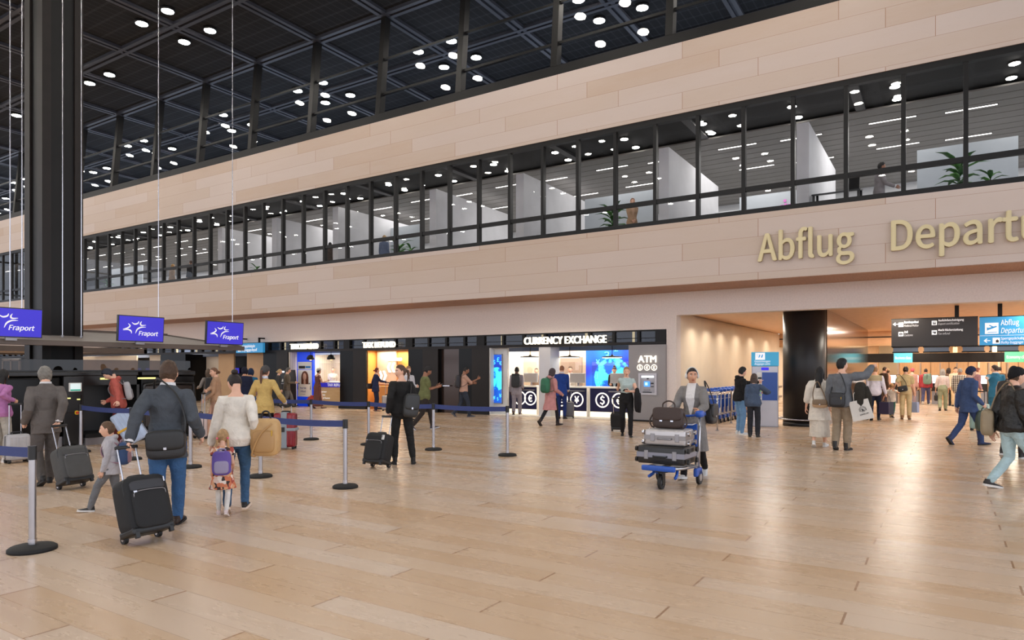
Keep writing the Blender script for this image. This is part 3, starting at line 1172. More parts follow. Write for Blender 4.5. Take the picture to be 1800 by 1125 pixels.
# narrow vertical screen on the left wing
xs = XY(867, Y1 + .27)
xw = XY(883, Y1 + .27) - xs
v2 = thing('video_screen', 'narrow upright blue screen with a globe on the white wall left of the exchange', 'screen', (xs, Y1 + .225, 0))
part(v2, 'panel', MB().box(0, xw, 0, .04, .42, 2.18), M_scrblue)
part(v2, 'bezel', MB().box(-.02, 0, -.01, .04, .4, 2.2).box(xw, xw + .02, -.01, .04, .4, 2.2).box(-.02, xw + .02, -.01, .04, 2.18, 2.2).box(-.02, xw + .02, -.01, .04, .4, .42), M_grey)
pp = []
for j in range(48):
    a = 2 * math.pi * j / 48
    pp.append((min(xw, max(0, xw / 2 + .42 * math.cos(a))), 1.3 + .42 * math.sin(a)))
part(v2, 'globe', MB().prism(pp, -.012, 0, 'xz'), M_globe)
for ch, u, z, h in (('£', .5, 1.92, .16), ('$', .1, 1.84, .13), ('€', .78, 1.8, .14), ('¥', .1, .55, .13), ('$', .5, .52, .1), ('¥', .75, .62, .14)):
    lettering(v2, 'symbol', ch, M_cyan, (xw * u, -.016, z), h * .7, h, bold=.006)

CUR = ((892, 945, 'left counter of the exchange with euro sign', (('£', 914), ('€', 937))),
       (967, 1033, 'middle counter of the exchange with pound and yen signs', (('£', 987), ('¥', 1014))),
       (1036, 1107, 'right counter of the exchange with dollar and euro signs', (('$', 1059), ('€', 1088))))
for pa, pb, lab, sy in CUR:
    xa, xb = XY(pa, EXY), XY(pb, EXY)
    w = xb - xa
    o = thing('exchange_counter', 'navy ' + lab, 'counter', (xa, EXY, 0))
    part(o, 'front_panel', MB().box(.03, w - .03, 0, .5, .2, 1.0), M_navy)
    part(o, 'worktop', MB().box(0, w, -.06, .62, 1.0, 1.05, .008), M_counter)
    part(o, 'side_frame', MB().box(0, .03, -.02, .6, 0, 1.0).box(w - .03, w, -.02, .6, 0, 1.0), M_counter)
    part(o, 'lit_plinth', MB().box(.03, w - .03, .02, .5, 0, .2), glow('plinth_glow', (255, 238, 206), 1.3))
    part(o, 'parcel_shelf', MB().box(w * .52, w - .1, -.14, 0, .88, .92, .005), M_grey)
    for ch, px in sy:
        cxx = XY(px, EXY) - xa
        cxx = min(max(cxx, .3), w - .3)
        m = MB()
        m.tube([(cxx + .235 * math.cos(2 * math.pi * j / 32), -.008, .60 + .235 * math.sin(2 * math.pi * j / 32)) for j in range(32)], .022, 6, closed=True)
        c = part(o, 'currency_emblem', m, M_lettera)
        me = lettering(c, 'symbol', ch, M_lettera, (cxx - .085, -.012, .475), .17, .25, bold=.006, ext=.01)
    part(o, 'glass_screen', MB().box(.08, w - .08, .03, .04, 1.05, 1.9), glass('screen_glass'))
    # monitor that stands on the desk
    mx = xa + w * .62
    q = thing('desk_monitor', 'silver monitor seen from behind on the ' + lab.split(' of')[0] + ' of the exchange', 'monitor', (mx, EXY + .35, 1.05))
    part(q, 'screen_back', MB().box(-.3, .3, -.02, .02, .12, .46, .012), mat('silver_plastic', (188, 190, 194), .35, .3))
    part(q, 'stand', MB().box(-.1, .1, .0, .14, 0, .012).box(-.03, .03, .03, .05, 0, .2), M_chrome)

for px, lab in ((932, 'left'), (1001.5, 'middle'), (1076, 'right')):
    Yp = Y1 + .9
    o = thing('pendant_lamp', 'flat black disc pendant lamp, %s one of three over the exchange' % lab, 'lamp', (XY(px, Yp), Yp, ZY(px, 628, Yp)))
    part(o, 'shade', MB().lathe([(.36, -.01), (.37, .01), (.3, .03), (.06, .05), (.03, .09)], n=28), M_black)
    part(o, 'diffuser', MB().lathe([(.33, -.02), (.33, -.012)], n=28), glow('pendant_glow', (255, 244, 224), 4))
    part(o, 'cord', MB().cyl((0, 0, .08), (0, 0, 2.9 - o.location.z), .012), M_black)

# ---- cash machine wall
xa, xb = wx(1107), wx(1172)
struct('wall_cash_machine', MB().box(xa, xb, Y1 - .1, Y1 + 2.4, .0, 2.42), mat('grey_wall_panel', (150, 146, 146), .5, var=.03))
struct('baseboard_cash_machine', MB().box(xa - .01, xb + .01, Y1 - .12, Y1 - .1, 0, .05), M_black)
Ya = Y1 - .1
o = thing('wall_sign', 'lit ATM letters on the grey wall above the cash machine', 'sign', (XY(1122, Ya), Ya, ZY(1137, 637, Ya)))
lettering(o, 'lettering', 'ATM', M_lettera, (0, -.02, 0), XY(1154, Ya) - XY(1122, Ya), .21, bold=.008, ext=.02, fnt='built')
part(o, 'mount', MB().box(.05, XY(1154, Ya) - XY(1122, Ya) - .05, -.012, -.002, .05, .09), M_grey)
for ch, px in (('$', 1125), ('€', 1137.5), ('£', 1150)):
    o = thing('round_emblem', 'small lit ring with a %s sign under the ATM letters' % {'$': 'dollar', '€': 'euro', '£': 'pound'}[ch], 'sign', (XY(px, Ya), Ya - .012, ZY(px, 646, Ya)))
    part(o, 'ring', MB().tube([(.088 * math.cos(2 * math.pi * j / 24), 0, .088 * math.sin(2 * math.pi * j / 24)) for j in range(24)], .010, 5, closed=True), M_lettera)
    lettering(o, 'symbol', ch, M_lettera, (-.035, 0, -.05), .07, .10, bold=.006)
xa = XY(1123, Ya)
w = XY(1155, Ya) - xa
z0, z1 = ZY(1139, 694, Ya), ZY(1139, 656, Ya)
o = thing('cash_machine', 'light grey cash machine with blue screen set in the grey wall', 'cash machine', (xa, Ya, z0))
h = z1 - z0
part(o, 'frame', MB().box(0, w, -.05, 0, 0, .06).box(0, w, -.05, 0, h - .06, h).box(0, .06, -.05, 0, .06, h - .06).box(w - .06, w, -.05, 0, .06, h - .06), mat('atm_grey', (196, 194, 200), .4, .2))
part(o, 'recess', MB().box(.06, w - .06, -.012, .02, .06, h - .06), mat('atm_panel', (168, 166, 172), .4, .2))
part(o, 'hood_lamp', MB().box(.1, w - .1, -.045, -.01, h - .14, h - .08, .005), M_screen)
sc_ = part(o, 'screen', MB().box(w * .3, w * .62, -.03, -.012, h * .38, h * .62), glow('atm_screen', (70, 140, 220), 1.2))
part(sc_, 'screen_window', MB().box(w * .36, w * .5, -.034, -.03, h * .44, h * .57), glow('atm_screen_light', (170, 220, 245), 1.2))
part(o, 'keypad', MB().box(w * .3, w * .62, -.04, -.012, h * .18, h * .27, .004), M_grey)
part(o, 'card_slot', MB().box(w * .68, w * .82, -.035, -.012, h * .5, h * .56), M_blackp)
part(o, 'receipt_slot', MB().box(w * .68, w * .82, -.035, -.012, h * .36, h * .4), M_blackp)
part(o, 'cash_slot', MB().box(w * .22, w * .72, -.03, -.012, h * .1, h * .135), M_blackp)
part(o, 'camera_dome', MB().ell((w * .5, -.02, h - .17), (.04, .02, .02)), M_blackp)

# ---- service machine in front of the first black portal
o = thing('service_kiosk', 'black self-service machine with lit screen beside the slatted refund wall', 'kiosk', (wx(511) - .05, Y1 - .35, 0))
part(o, 'cabinet', MB().box(-.33, .42, -.1, .35, 0, 1.0, .02), M_darkbrown)
part(o, 'head', MB().prism([(-.33, 1.03), (.45, 1.03), (.36, 1.62), (-.3, 1.62)], -.12, .35), M_blackp)
part(o, 'shelf', MB().box(-.35, .46, -.2, .35, 1.0, 1.03), M_grey)
part(o, 'light_bar', MB().box(-.26, .2, -.135, -.12, 1.5, 1.57), M_screen)
part(o, 'screen', MB().box(-.26, -.08, -.135, -.12, 1.14, 1.36), glow('kiosk_screen', (130, 200, 240), 1.2))
part(o, 'receipt_slot', MB().box(.04, .14, -.135, -.12, 1.1, 1.22), M_white)

# ---- ground floor farther left, under the canopy
Yg = Y1 + .9


def gwall(name, a, b, Y, z0, z1, m):
    return struct(name, MB().box(XY(a, Y), XY(b, Y), Y, Y + .08, z0, z1), m)


gwall('wall_alcove_1', 60, 240, Y1 + .6, 0, 2.42, M_beige)
gwall('wall_alcove_2', 263, 281, Y1 + .6, 0, 2.42, M_beige)
gwall('wall_alcove_3', 325, 386, Y1 + 1.2, 0, 2.42, M_beige)
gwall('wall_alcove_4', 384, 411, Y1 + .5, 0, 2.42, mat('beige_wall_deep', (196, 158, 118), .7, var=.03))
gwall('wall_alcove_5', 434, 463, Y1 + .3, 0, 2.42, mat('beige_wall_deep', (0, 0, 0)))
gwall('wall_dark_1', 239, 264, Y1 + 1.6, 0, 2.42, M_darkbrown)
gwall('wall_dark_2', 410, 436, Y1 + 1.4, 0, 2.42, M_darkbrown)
struct('pillar_black', MB().box(wx(281), wx(325), Y1 + .03, Y1 + 2.5, 0, 2.42), M_blackgloss)
struct('wall_far_left', MB().box(XL, wx(60), Y1 + .1, Y1 + .2, 0, 2.42), M_darkbrown)
for a, Y, lab in ((242, Y1 + 1.5, 'first small blue wall screen in the dark niche behind the check-in row'), (257, Y1 + 1.5, 'second small blue wall screen in the dark niche behind the check-in row'), (412, Y1 + 1.3, 'small blue wall screen in the dark doorway by the beige wall'), (428, Y1 + 1.3, 'small blue wall screen right in the dark doorway under the blue sign')):
    o = thing('wall_screen', lab, 'screen', (XY(a, Y), Y, 1.45))
    part(o, 'panel', MB().box(0, .42, -.03, 0, 0, .26), glow('fraport_blue', (56, 48, 186), .75))
    part(o, 'bezel', MB().box(-.02, .44, -.025, 0, -.02, .28), M_black)
# white shop door at the far left
o = sempty('door_3', (wx(20), Y1 - .05, 0))
part(o, 'frame', MB().box(-1.3, -1.15, 0, .1, 0, 2.3).box(1.15, 1.3, 0, .1, 0, 2.3).box(-.08, .08, 0, .1, 0, 2.3).box(-1.3, 1.3, 0, .1, 2.2, 2.35), M_white)
part(o, 'glass_leaf', MB().box(-1.15, 1.15, .04, .06, 0, 2.2), mat('door_glass_dark', (40, 40, 50), .1))

# blue baggage sign
def hanging_board(label, pa, pb, py0, py1, Y, m, group=None, posts=(), ztop=3.42):
    xa, xb = XY(pa, Y), XY(pb, Y)
    z0, z1 = ZY(pa, py1, Y), ZY(pa, py0, Y)
    o = thing('hanging_sign', label, 'sign', (xa, Y, z0), 0, group)
    part(o, 'board', MB().box(0, xb - xa, 0, .12, 0, z1 - z0), m)
    part(o, 'edge_frame', MB().box(-.005, xb - xa + .005, .01, .11, -.02, 0).box(-.005, xb - xa + .005, .01, .11, z1 - z0, z1 - z0 + .02), M_black)
    for p in posts:
        part(o, 'hanger', MB().box(XY(p, Y) - xa - .05, XY(p, Y) - xa + .05, .02, .1, z1 - z0, ztop - z0), M_black)
    return o, xb - xa, z1 - z0


M_signblue = mat('sign_blue', (52, 148, 204), .4, emit=.35)
M_signteal = mat('sign_teal', (90, 186, 208), .4, emit=.45)
M_signgreen = mat('sign_green', (96, 202, 146), .4, emit=.4)
M_signdark = mat('sign_charcoal', (46, 42, 40), .45)
M_icon = mat('icon_white', (238, 238, 240), .5, emit=.45)
M_italic = mat('sign_italic', (206, 206, 208), .5, emit=.3)
Ys = Y1 - .35
o, w, h = hanging_board('small light blue bulky baggage sign under the concrete edge left of the shops', 415, 462, 604, 620.5, Ys, M_signblue)
part(o, 'icon', MB().box(.14, .36, -.006, 0, .06, h - .08), M_icon)
lettering(o, 'lettering', 'Sperrgepäckabgabe', M_letterw, (.42, -.006, h * .56), w * .5, .12, bold=.006)
lettering(o, 'lettering', 'Bulky baggage drop off', M_letterw, (.42, -.006, h * .16), w * .58, .12, bold=.006, shear=.25)
for hx in (.33, w - .33):
    part(o, 'hanger', MB().box(hx - .03, hx + .03, .02, .1, h - .02, 3.1 - o.location.z).box(hx - .03, hx + .03, .02, .36, 3.04 - o.location.z, 3.1 - o.location.z), M_black)

# direction boards in the passage mouth
YS = 22.6
o, w, h = hanging_board('charcoal direction board with police, customs and tax refund lines', 1567, 1719, 562, 609, YS, M_signdark, None, (1682,))


def arrow(parent, x, z, s, m):
    part(parent, 'arrow', MB().box(x, x + s, -.008, 0, z - s * .07, z + s * .07).prism([(x - .01, z), (x + s * .42, z + s * .42), (x + s * .56, z + s * .34), (x + s * .18, z), (x + s * .56, z - s * .34), (x + s * .42, z - s * .42)], -.009, 0), m)


def icon(parent, x, z, s, kind):
    q = part(parent, 'icon', MB().box(x, x + s, -.006, 0, z, z + s), M_icon)
    c = s / 2
    m = MB()
    if kind == 'police':
        m.prism([(x + c + s * (.36 if j % 2 else .26) * math.cos(math.pi * j / 8), z + c + s * (.36 if j % 2 else .26) * math.sin(math.pi * j / 8)) for j in range(16)], -.009, -.006)
        part(q, 'pictogram', m, mat('icon_grey', (150, 150, 154), .5))
        return
    if kind == 'customs':
        m.box(x + s * .42, x + s * .58, -.009, -.006, z + s * .2, z + s * .8).box(x + s * .16, x + s * .36, -.009, -.006, z + s * .3, z + s * .74).box(x + s * .64, x + s * .84, -.009, -.006, z + s * .3, z + s * .74).box(x + s * .16, x + s * .84, -.009, -.006, z + s * .52, z + s * .62)
        m.ell((x + c, -.008, z + s * .85), (s * .08, .004, s * .08))
    elif kind == 'export':
        m.box(x + s * .2, x + s * .8, -.009, -.006, z + s * .18, z + s * .42).box(x + s * .25, x + s * .4, -.009, -.006, z + s * .45, z + s * .8).box(x + s * .58, x + s * .72, -.009, -.006, z + s * .45, z + s * .8)
    elif kind == 'refund':
        m.box(x + s * .15, x + s * .85, -.009, -.006, z + s * .5, z + s * .7).box(x + s * .4, x + s * .8, -.009, -.006, z + s * .25, z + s * .48)
    elif kind == 'bag':
        m.box(x + s * .45, x + s * .85, -.009, -.006, z + s * .18, z + s * .6).box(x + s * .58, x + s * .72, -.009, -.006, z + s * .6, z + s * .72)
    elif kind == 'plane':
        m.prism([(x + s * .12, z + s * .3), (x + s * .9, z + s * .62), (x + s * .84, z + s * .72), (x + s * .6, z + s * .66), (x + s * .3, z + s * .56), (x + s * .1, z + s * .6), (x + s * .16, z + s * .46)], -.009, -.006)
        m.prism([(x + s * .36, z + s * .82), (x + s * .68, z + s * .62), (x + s * .56, z + s * .58), (x + s * .26, z + s * .78)], -.009, -.006)
        m.box(x + s * .2, x + s * .9, -.009, -.006, z + s * .12, z + s * .17)
        part(q, 'pictogram', m, M_signblue)
        return
    part(q, 'pictogram', m, M_signdark)


uz = lambda v: h * (1 - v)
arrow(o, .045, uz(.175), .12, M_icon)
s_ = .125
icon(o, w * .085, uz(.28), s_, 'police')
icon(o, w * .085, uz(.63), s_, 'customs')
icon(o, w * .48, uz(.25), s_, 'export')
icon(o, w * .48, uz(.60), s_, 'refund')
for u, v, t, ww, it in ((.155, .15, 'Bundespolizei', .17, 0), (.155, .28, 'Federal Police', .17, 1), (.155, .51, 'Zoll', .045, 0), (.155, .63, 'Customs', .105, 1), (.555, .12, 'Ausfuhrbescheinigung', .29, 0), (.555, .245, 'Export certification', .24, 1), (.555, .47, 'MwSt Rückerstattung', .28, 0), (.555, .60, 'Tax refund', .135, 1)):
    lettering(o, 'lettering', t, M_italic if it else M_letterw, (w * u, -.004, uz(v)), w * ww, .056, bold=0. if it else .02, shear=.25 if it else 0)
o, w, h = hanging_board('light blue Abflug Departures board beside the charcoal one', 1722, 1845, 558, 607, YS, M_signblue, None, (1758, 1836))
uz = lambda v: h * (1 - v)
icon(o, .12, uz(.60), .3, 'plane')
lettering(o, 'lettering', 'Abflug', M_letterw, (.47, -.004, uz(.30)), .40, .14, bold=.004)
lettering(o, 'lettering', 'Departures', M_letterw, (.47, -.004, uz(.58)), .68, .14, bold=0., shear=.25)
part(o, 'rule', MB().box(.01, w - .02, -.005, 0, uz(.665), uz(.655)), M_icon)
arrow(o, .1, uz(.84), .14, M_icon)
icon(o, .29, uz(.95), .16, 'bag')
lettering(o, 'lettering', 'Sperrgepäckabgabe', M_letterw, (.47, -.004, uz(.81)), .64, .065, bold=.004)
lettering(o, 'lettering', 'Bulky baggage drop off', M_letterw, (.47, -.004, uz(.95)), .78, .065, bold=0., shear=.25)

# class signs on the gate fascia
Yf = 38.34
for a, b, m, t, lab in ((1571, 1604, M_signteal, 'Business class', 'teal Business class plate on the dark fascia above the gates'), (1766, 1812, M_signgreen, 'Economy class', 'green Economy class plate on the dark fascia above the gates')):
    xa, xb = XY(a, Yf), XY(b, Yf)
    o = thing('class_sign', lab, 'sign', (xa, Yf, 1.97))
    part(o, 'plate', MB().box(0, xb - xa, 0, .06, 0, .47), m)
    lettering(o, 'lettering', t, M_letterw, ((xb - xa) * .08, -.004, .17), (xb - xa) * .84, .13, bold=.006)
# gates with white screens
n = 0
for a, b, edge in ((1567, 1575, 1573), (1606, 1613, 1611), (1640, 1648, 1637), (1670, 1677, 1672), (1725, 1733, 1722), (1758, 1766, 1762)):
    Yq = 38.0
    x = XY((a + b) / 2, Yq)
    o = thing('boarding_gate', 'grey gate post with a white screen under the dark fascia, number %s from the left' % ('one', 'two', 'three', 'four', 'five', 'six')[n], 'gate', (x, Yq, 0))
    n += 1
    part(o, 'pedestal', MB().box(-.14, .14, -.1, .9, 0, .62, .01), M_grey)
    part(o, 'reader', MB().box(-.18, .14, -.12, .2, .62, .98, .02), M_blackp)
    part(o, 'screen', MB().box(-.17, .12, -.14, -.12, .99, 1.36), M_screen)
    part(o, 'screen_housing', MB().box(-.18, .14, -.12, -.06, .97, 1.38), M_blackp)
    part(o, 'fin', MB().box(.17, .22, -.2, .9, 0, 1.95), mat('gate_fin', (170, 150, 134), .3, .4))
# ================================================================== CHECK-IN ROW, STANCHIONS, CARTS, LUGGAGE
XC = -15.75
M_mach = mat('machine_black', (24, 23, 23), .3, var=.1)
M_smoke = glass('smoked_glass', (.16, .12, .10))
M_frap = glow('fraport_screen_blue', (52, 44, 178), .68)


def machine(label, ya, yb, t0, glasswing=True):
    """one bag drop machine: cabinet, lid, control unit, tunnel, belt, glass wing at its far end"""
    o = thing('bag_drop_machine', label, 'bag drop machine', (XC, ya, 0))
    L = yb - ya
    part(o, 'cabinet', MB().box(-1.0, 0, 0, t0 - .02, .22, 1.50, .07, 0, 3), M_blackgloss)
    part(o, 'lid', MB().box(-1.05, .01, 0, L - .02, 1.50, 1.60, .02), M_mach)
    part(o, 'plinth', MB().box(-.95, -.04, 0, t0, 0, .22), M_grey)
    u = part(o, 'control_column', MB().box(-.8, .03, t0, t0 + .40, .04, 1.5, .015), M_mach)
    s = part(u, 'touchscreen', MB().box(.03, .055, t0 + .09, t0 + .35, 1.17, 1.36, .012), M_white)
    part(u, 'display', MB().box(.05, .06, t0 + .12, t0 + .32, 1.19, 1.34).box(.058, .062, t0 + .12, t0 + .32, 1.19, 1.22, 0, 1), [glow('display_grey', (190, 205, 205), .8), glow('display_green', (30, 140, 120), .8)])
    part(u, 'ticket_slot', MB().box(.02, .045, t0 + .06, t0 + .2, 1.07, 1.1).box(.02, .045, t0 + .07, t0 + .13, 1.02, 1.045, 0, 1).box(.02, .045, t0 + .26, t0 + .32, .99, 1.015, 0, 1), [M_blackp, glow('amber_light', (235, 225, 140), .9)])
    part(u, 'scanner_frame', MB().box(.03, .05, t0 + .06, t0 + .36, .72, .74).box(.03, .05, t0 + .34, t0 + .36, .5, 1.1), M_darkbrown)
    e = part(u, 'emergency_stop', MB().cyl((.03, t0 + .25, .72), (.06, t0 + .25, .72), .045, .045, 18), mat('stop_yellow', (226, 190, 40), .4))
    part(u, 'stop_button', MB().cyl((.05, t0 + .25, .72), (.085, t0 + .25, .72), .026, .026, 14), mat('stop_red', (200, 40, 34), .4))
    part(o, 'tunnel_back', MB().box(-.9, -.85, t0 + .40, L, .2, 1.5), M_blackp)
    part(o, 'tunnel_side', MB().box(-.9, 0, L - .06, L, .2, 1.5), M_mach)
    part(o, 'conveyor', MB().box(-.9, .08, t0 + .42, L - .06, .16, .24, .01), M_rubber)
    part(o, 'conveyor_base', MB().box(-.85, .06, t0 + .42, L - .06, 0, .16), M_grey)
    part(o, 'header', MB().box(-.9, .0, t0 + .40, L, 1.30, 1.5), M_mach)
    part(o, 'lamp_strip', MB().box(0, .012, t0 + .75, t0 + 1.18, 1.42, 1.46), glow('amber_light', (235, 225, 140), .9))
    if glasswing:
        w = part(o, 'wing_panel', MB().box(.0, .75, L - .02, L + .03, .25, 1.3, .05, 0, 3), mat('wing_dark', (52, 44, 40), .25))
        part(w, 'wing_frame', MB().tube(smooth_path([(0, L, 1.34), (.6, L, 1.34), (.78, L, 1.25), (.8, L, 1.0), (.8, L, .2)], 5), .035, 6), M_mach)
        part(w, 'wing_label', MB().box(.3, .46, L - .045, L - .02, 1.0, 1.22).box(.2, .34, L - .045, L - .02, .55, .85, .02), mat('label_grey', (120, 112, 108), .4))
    return o


machine('black bag drop machine at the left frame edge by the mauve jumper', 3.3, 5.6, 1.0, False)
machine('black bag drop machine behind the person in the grey suit', 5.65, 8.72, 1.45, False)
o = thing('end_housing', 'dark rounded housing with glass front at the end of the bag drop row', 'housing', (XC, 8.78, 0))
LH = 1.34
part(o, 'body', MB().box(-1.0, -.03, 0, LH, .05, 1.5, .03), M_blackgloss)
part(o, 'front_glass', MB().box(-.03, .0, .06, LH - .06, .3, 1.26, .012), mat('wing_dark', (52, 44, 40), .25))
part(o, 'frame', MB().tube(smooth_path([(.01, .04, .2), (.01, .04, 1.12), (.01, .16, 1.30), (.01, LH - .2, 1.30), (.01, LH - .05, 1.18), (.01, LH - .04, .2)], 5), .035, 6), M_mach)
part(o, 'lid', MB().box(-1.05, .01, 0, LH, 1.50, 1.60, .02), M_mach)
part(o, 'lamp_strip', MB().box(0, .012, -.1, .32, 1.42, 1.46), glow('amber_light', (235, 225, 140), .9))
lb = part(o, 'label_plate', MB().box(0, .012, .42, .56, 1.06, 1.24, .004), mat('label_grey', (120, 112, 108), .4))
part(lb, 'label_print', MB().box(.012, .014, .44, .54, 1.10, 1.2), M_white)
part(o, 'tag_holder', MB().box(0, .03, .40, .52, .62, .86, .01), mat('label_grey', (120, 112, 108), .4))
part(o, 'plinth', MB().box(-.95, -.06, .02, LH - .02, 0, .05), M_blackp)
o = thing('glass_screen', 'long smoked glass screen standing on top of the bag drop machines', 'screen', (XC - .5, 4.4, 1.6))
part(o, 'pane', MB().add([(0, 0, 0), (0, 5.9, 0), (0, 5.9, .26), (0, 0, .26)], [(0, 1, 2, 3)]), M_smoke)
part(o, 'bottom_rail', MB().box(-.02, .02, 0, 5.9, 0, .03), M_mach)

# sloping slatted canopy over the row, hung on rods
cn = thing('slatted_canopy', 'sloping grey slatted canopy with a brown edge beam over the check-in row', 'canopy', (-16.0, 0, 2.15))
CY0, CY1 = 4.0, 11.7
part(cn, 'edge_beam', MB().box(-.12, .02, CY0, CY1, 0, .115, .008), mat('canopy_edge', (98, 86, 78), .45, .2, var=.06))
m = MB()
for k in range(26):
    x0 = -.10 - k * .135
    x1 = x0 - .115
    z0, z1 = .09 + .114 * (-x0), .09 + .114 * (-x1)
    m.add([(x0, CY0 + .05, z0), (x1, CY0 + .05, z1), (x1, CY1 - .05, z1), (x0, CY1 - .05, z0), (x0, CY0 + .05, z0 - .03), (x1, CY0 + .05, z1 - .03), (x1, CY1 - .05, z1 - .03), (x0, CY1 - .05, z0 - .03)],
          [(0, 1, 2, 3), (4, 7, 6, 5), (0, 3, 7, 4), (1, 5, 6, 2), (0, 4, 5, 1), (3, 2, 6, 7)])
part(cn, 'slat', m, mat('canopy_slat', (132, 124, 118), .5, .2, var=.08))
for yy in (CY0, CY1 - .06):
    part(cn, 'end_beam', MB().prism([(-.1, .0), (-3.65, .40), (-3.65, .54), (-.1, .14)], yy, yy + .06, 'xz'), MATS['canopy_edge'])
part(cn, 'rear_beam', MB().box(-3.7, -3.6, CY0, CY1, .42, .56), MATS['canopy_edge'])
c2 = thing('slatted_canopy', 'second slatted canopy seen from below, farther left behind the first', 'canopy', (-24.0, 9, 2.25))
m = MB()
for k in range(20):
    m.box(-.2 - .3 * k, -.02 - .3 * k, -5.5, 4.5, .02, .06)
part(c2, 'slat', m, wood('canopy_underside', (150, 126, 106), (168, 142, 120), .5))
part(c2, 'edge_beam', MB().box(0, .1, -5.5, 4.5, -.05, .12).box(-6.1, -6, -5.5, 4.5, -.05, .12).box(-6.1, .1, 4.4, 4.5, -.05, .1), MATS['canopy_edge'])
part(c2, 'post', MB().box(-3.1, -2.9, 3.2, 3.4, -2.25, .02), M_black)

# hanging rods of the canopy
RODS = ((110, -17.2, 'through the column in view, left one'), (143, -17.2, 'through the column in view, right one'))
for px, X, lab in RODS:
    y = YX(px, X)
    zb = 2.15 + .09 + .114 * (-16 - X) + .01
    o = thing('hanging_rod', 'thin steel rod holding the canopy, in front of the black column, ' + ('left one' if px == 110 else 'right one'), 'rod', (X, y, zb))
    part(o, 'rod', MB().cyl((0, 0, 0), (0, 0, CZ - zb), .011, n=8), M_chrome)
    part(o, 'anchor', MB().cyl((0, 0, 0), (0, 0, .05), .03, n=10), M_grey)

# screens with the airport's mark above the edge beam
SX = -15.86
STROKES = (((.205, .31), (.245, .40), (.19, .49), (.10, .535)), ((.10, .57), (.21, .545), (.27, .60), (.28, .69)), ((.28, .265), (.34, .325), (.41, .285), (.43, .205)), ((.49, .205), (.465, .295), (.49, .36), (.585, .345)), ((.585, .42), (.475, .44), (.40, .53), (.365, .68)))


def fraport(label, px0, px1, rods, tilt=4):
    y0, y1 = YX(px0, SX), YX(px1, SX)
    w = 1.08
    h = .60
    o = thing('hanging_screen', label, 'screen', (SX, (y0 + y1) / 2, 2.29))
    T = Matrix.Rotation(R(tilt), 4, 'Y')
    b = MB(T).box(-.07, 0, -w / 2, w / 2, 0, h, .006)
    part(o, 'housing', b, M_mach)
    part(o, 'panel', MB(T).box(0, .006, -w / 2 + .02, w / 2 - .02, .02, h - .02), M_frap)
    m = MB()
    F = T @ Matrix.Translation((.0075, -w / 2, 0)) @ FACE_X
    for st in STROKES:
        pts = smooth_path([(u * w, h * (1 - v)) for u, v in st], 6)
        n = len(pts)
        ribbon(m, [(p[0], p[1]) for p in pts], [.006 + .026 * math.sin(math.pi * (i + .5) / n) for i in range(n)], F, .003)
    part(o, 'logo', m, M_letterw)
    q = lettering(o, 'lettering', 'Fraport', M_letterw, (0, 0, 0), w * .43, .10, face=T @ Matrix.Translation((.0075, -w / 2 + w * .435, h * .25)) @ FACE_X, bold=.012, shear=.2)
    part(o, 'bracket', MB().box(-.09, -.03, -.1, .1, -.06, .02), M_grey)
    for k, px in enumerate(rods):
        y = YX(px, SX - .05) - o.location.y
        part(o, 'rod', MB().cyl((-.06, y, h - .02), (-.06, y, CZ - 2.29), .010, n=8), M_chrome)
    return o


fraport('blue Fraport screen cut off at the left edge above the canopy', -34, 73, (18, 39))
fraport('blue Fraport screen above the canopy, middle one of three', 207, 287, (279,))
fraport('blue Fraport screen above the canopy end, nearest the shops', 362, 427, (409,))

# ------------------------------------------------ stanchions
M_belt = mat('belt_blue', (52, 66, 122), .75, bump=.2, bscale=300, var=.06)
M_post = mat('post_steel', (176, 174, 178), .28, 1., var=.05)
PH = .95


def stanchion(label, p, base_r=.175):
    o = thing('belt_post', label, 'belt post', (p.x, p.y, 0), 0, 'belt posts of the queue')
    part(o, 'base', MB().lathe([(base_r, 0), (base_r, .025), (base_r - .02, .04), (.05, .055)], n=32), M_rubber)
    part(o, 'pole', MB().cyl((0, 0, .04), (0, 0, PH - .02), .031, n=18), M_post)
    part(o, 'cassette', MB().cyl((0, 0, PH - .125), (0, 0, PH), .036, n=18), M_blackp)
    part(o, 'collar', MB().cyl((0, 0, .05), (0, 0, .10), .036, n=18), M_chrome)
    return o


def belt(o, a, b, sag=.02):
    """blue belt drawn from post o at a to the post at b"""
    d = (b - a).normalized()
    n = Vector((-d.y, d.x, 0)) * .002
    pts = []
    for i in range(13):
        t = i / 12
        p = a.lerp(b, t) - a
        p = p + (d * .034) * (1 - 2 * t)
        p.z = -sag * 4 * t * (1 - t)
        pts.append(p)
    vs, fs = [], []
    for p in pts:
        for s in (1, -1):
            for z in (PH - .015, PH - .105):
                vs.append(p + n * s + Vector((0, 0, z)))
    for i in range(12):
        q, r = 4 * i, 4 * i + 4
        fs += [(q, r, r + 1, q + 1), (q + 2, q + 3, r + 3, r + 2), (q, q + 2, r + 2, r), (q + 1, r + 1, r + 3, q + 3)]
    fs += [(0, 1, 3, 2), (48, 50, 51, 49)]
    part(o, 'belt', MB().add(vs, fs), M_belt)


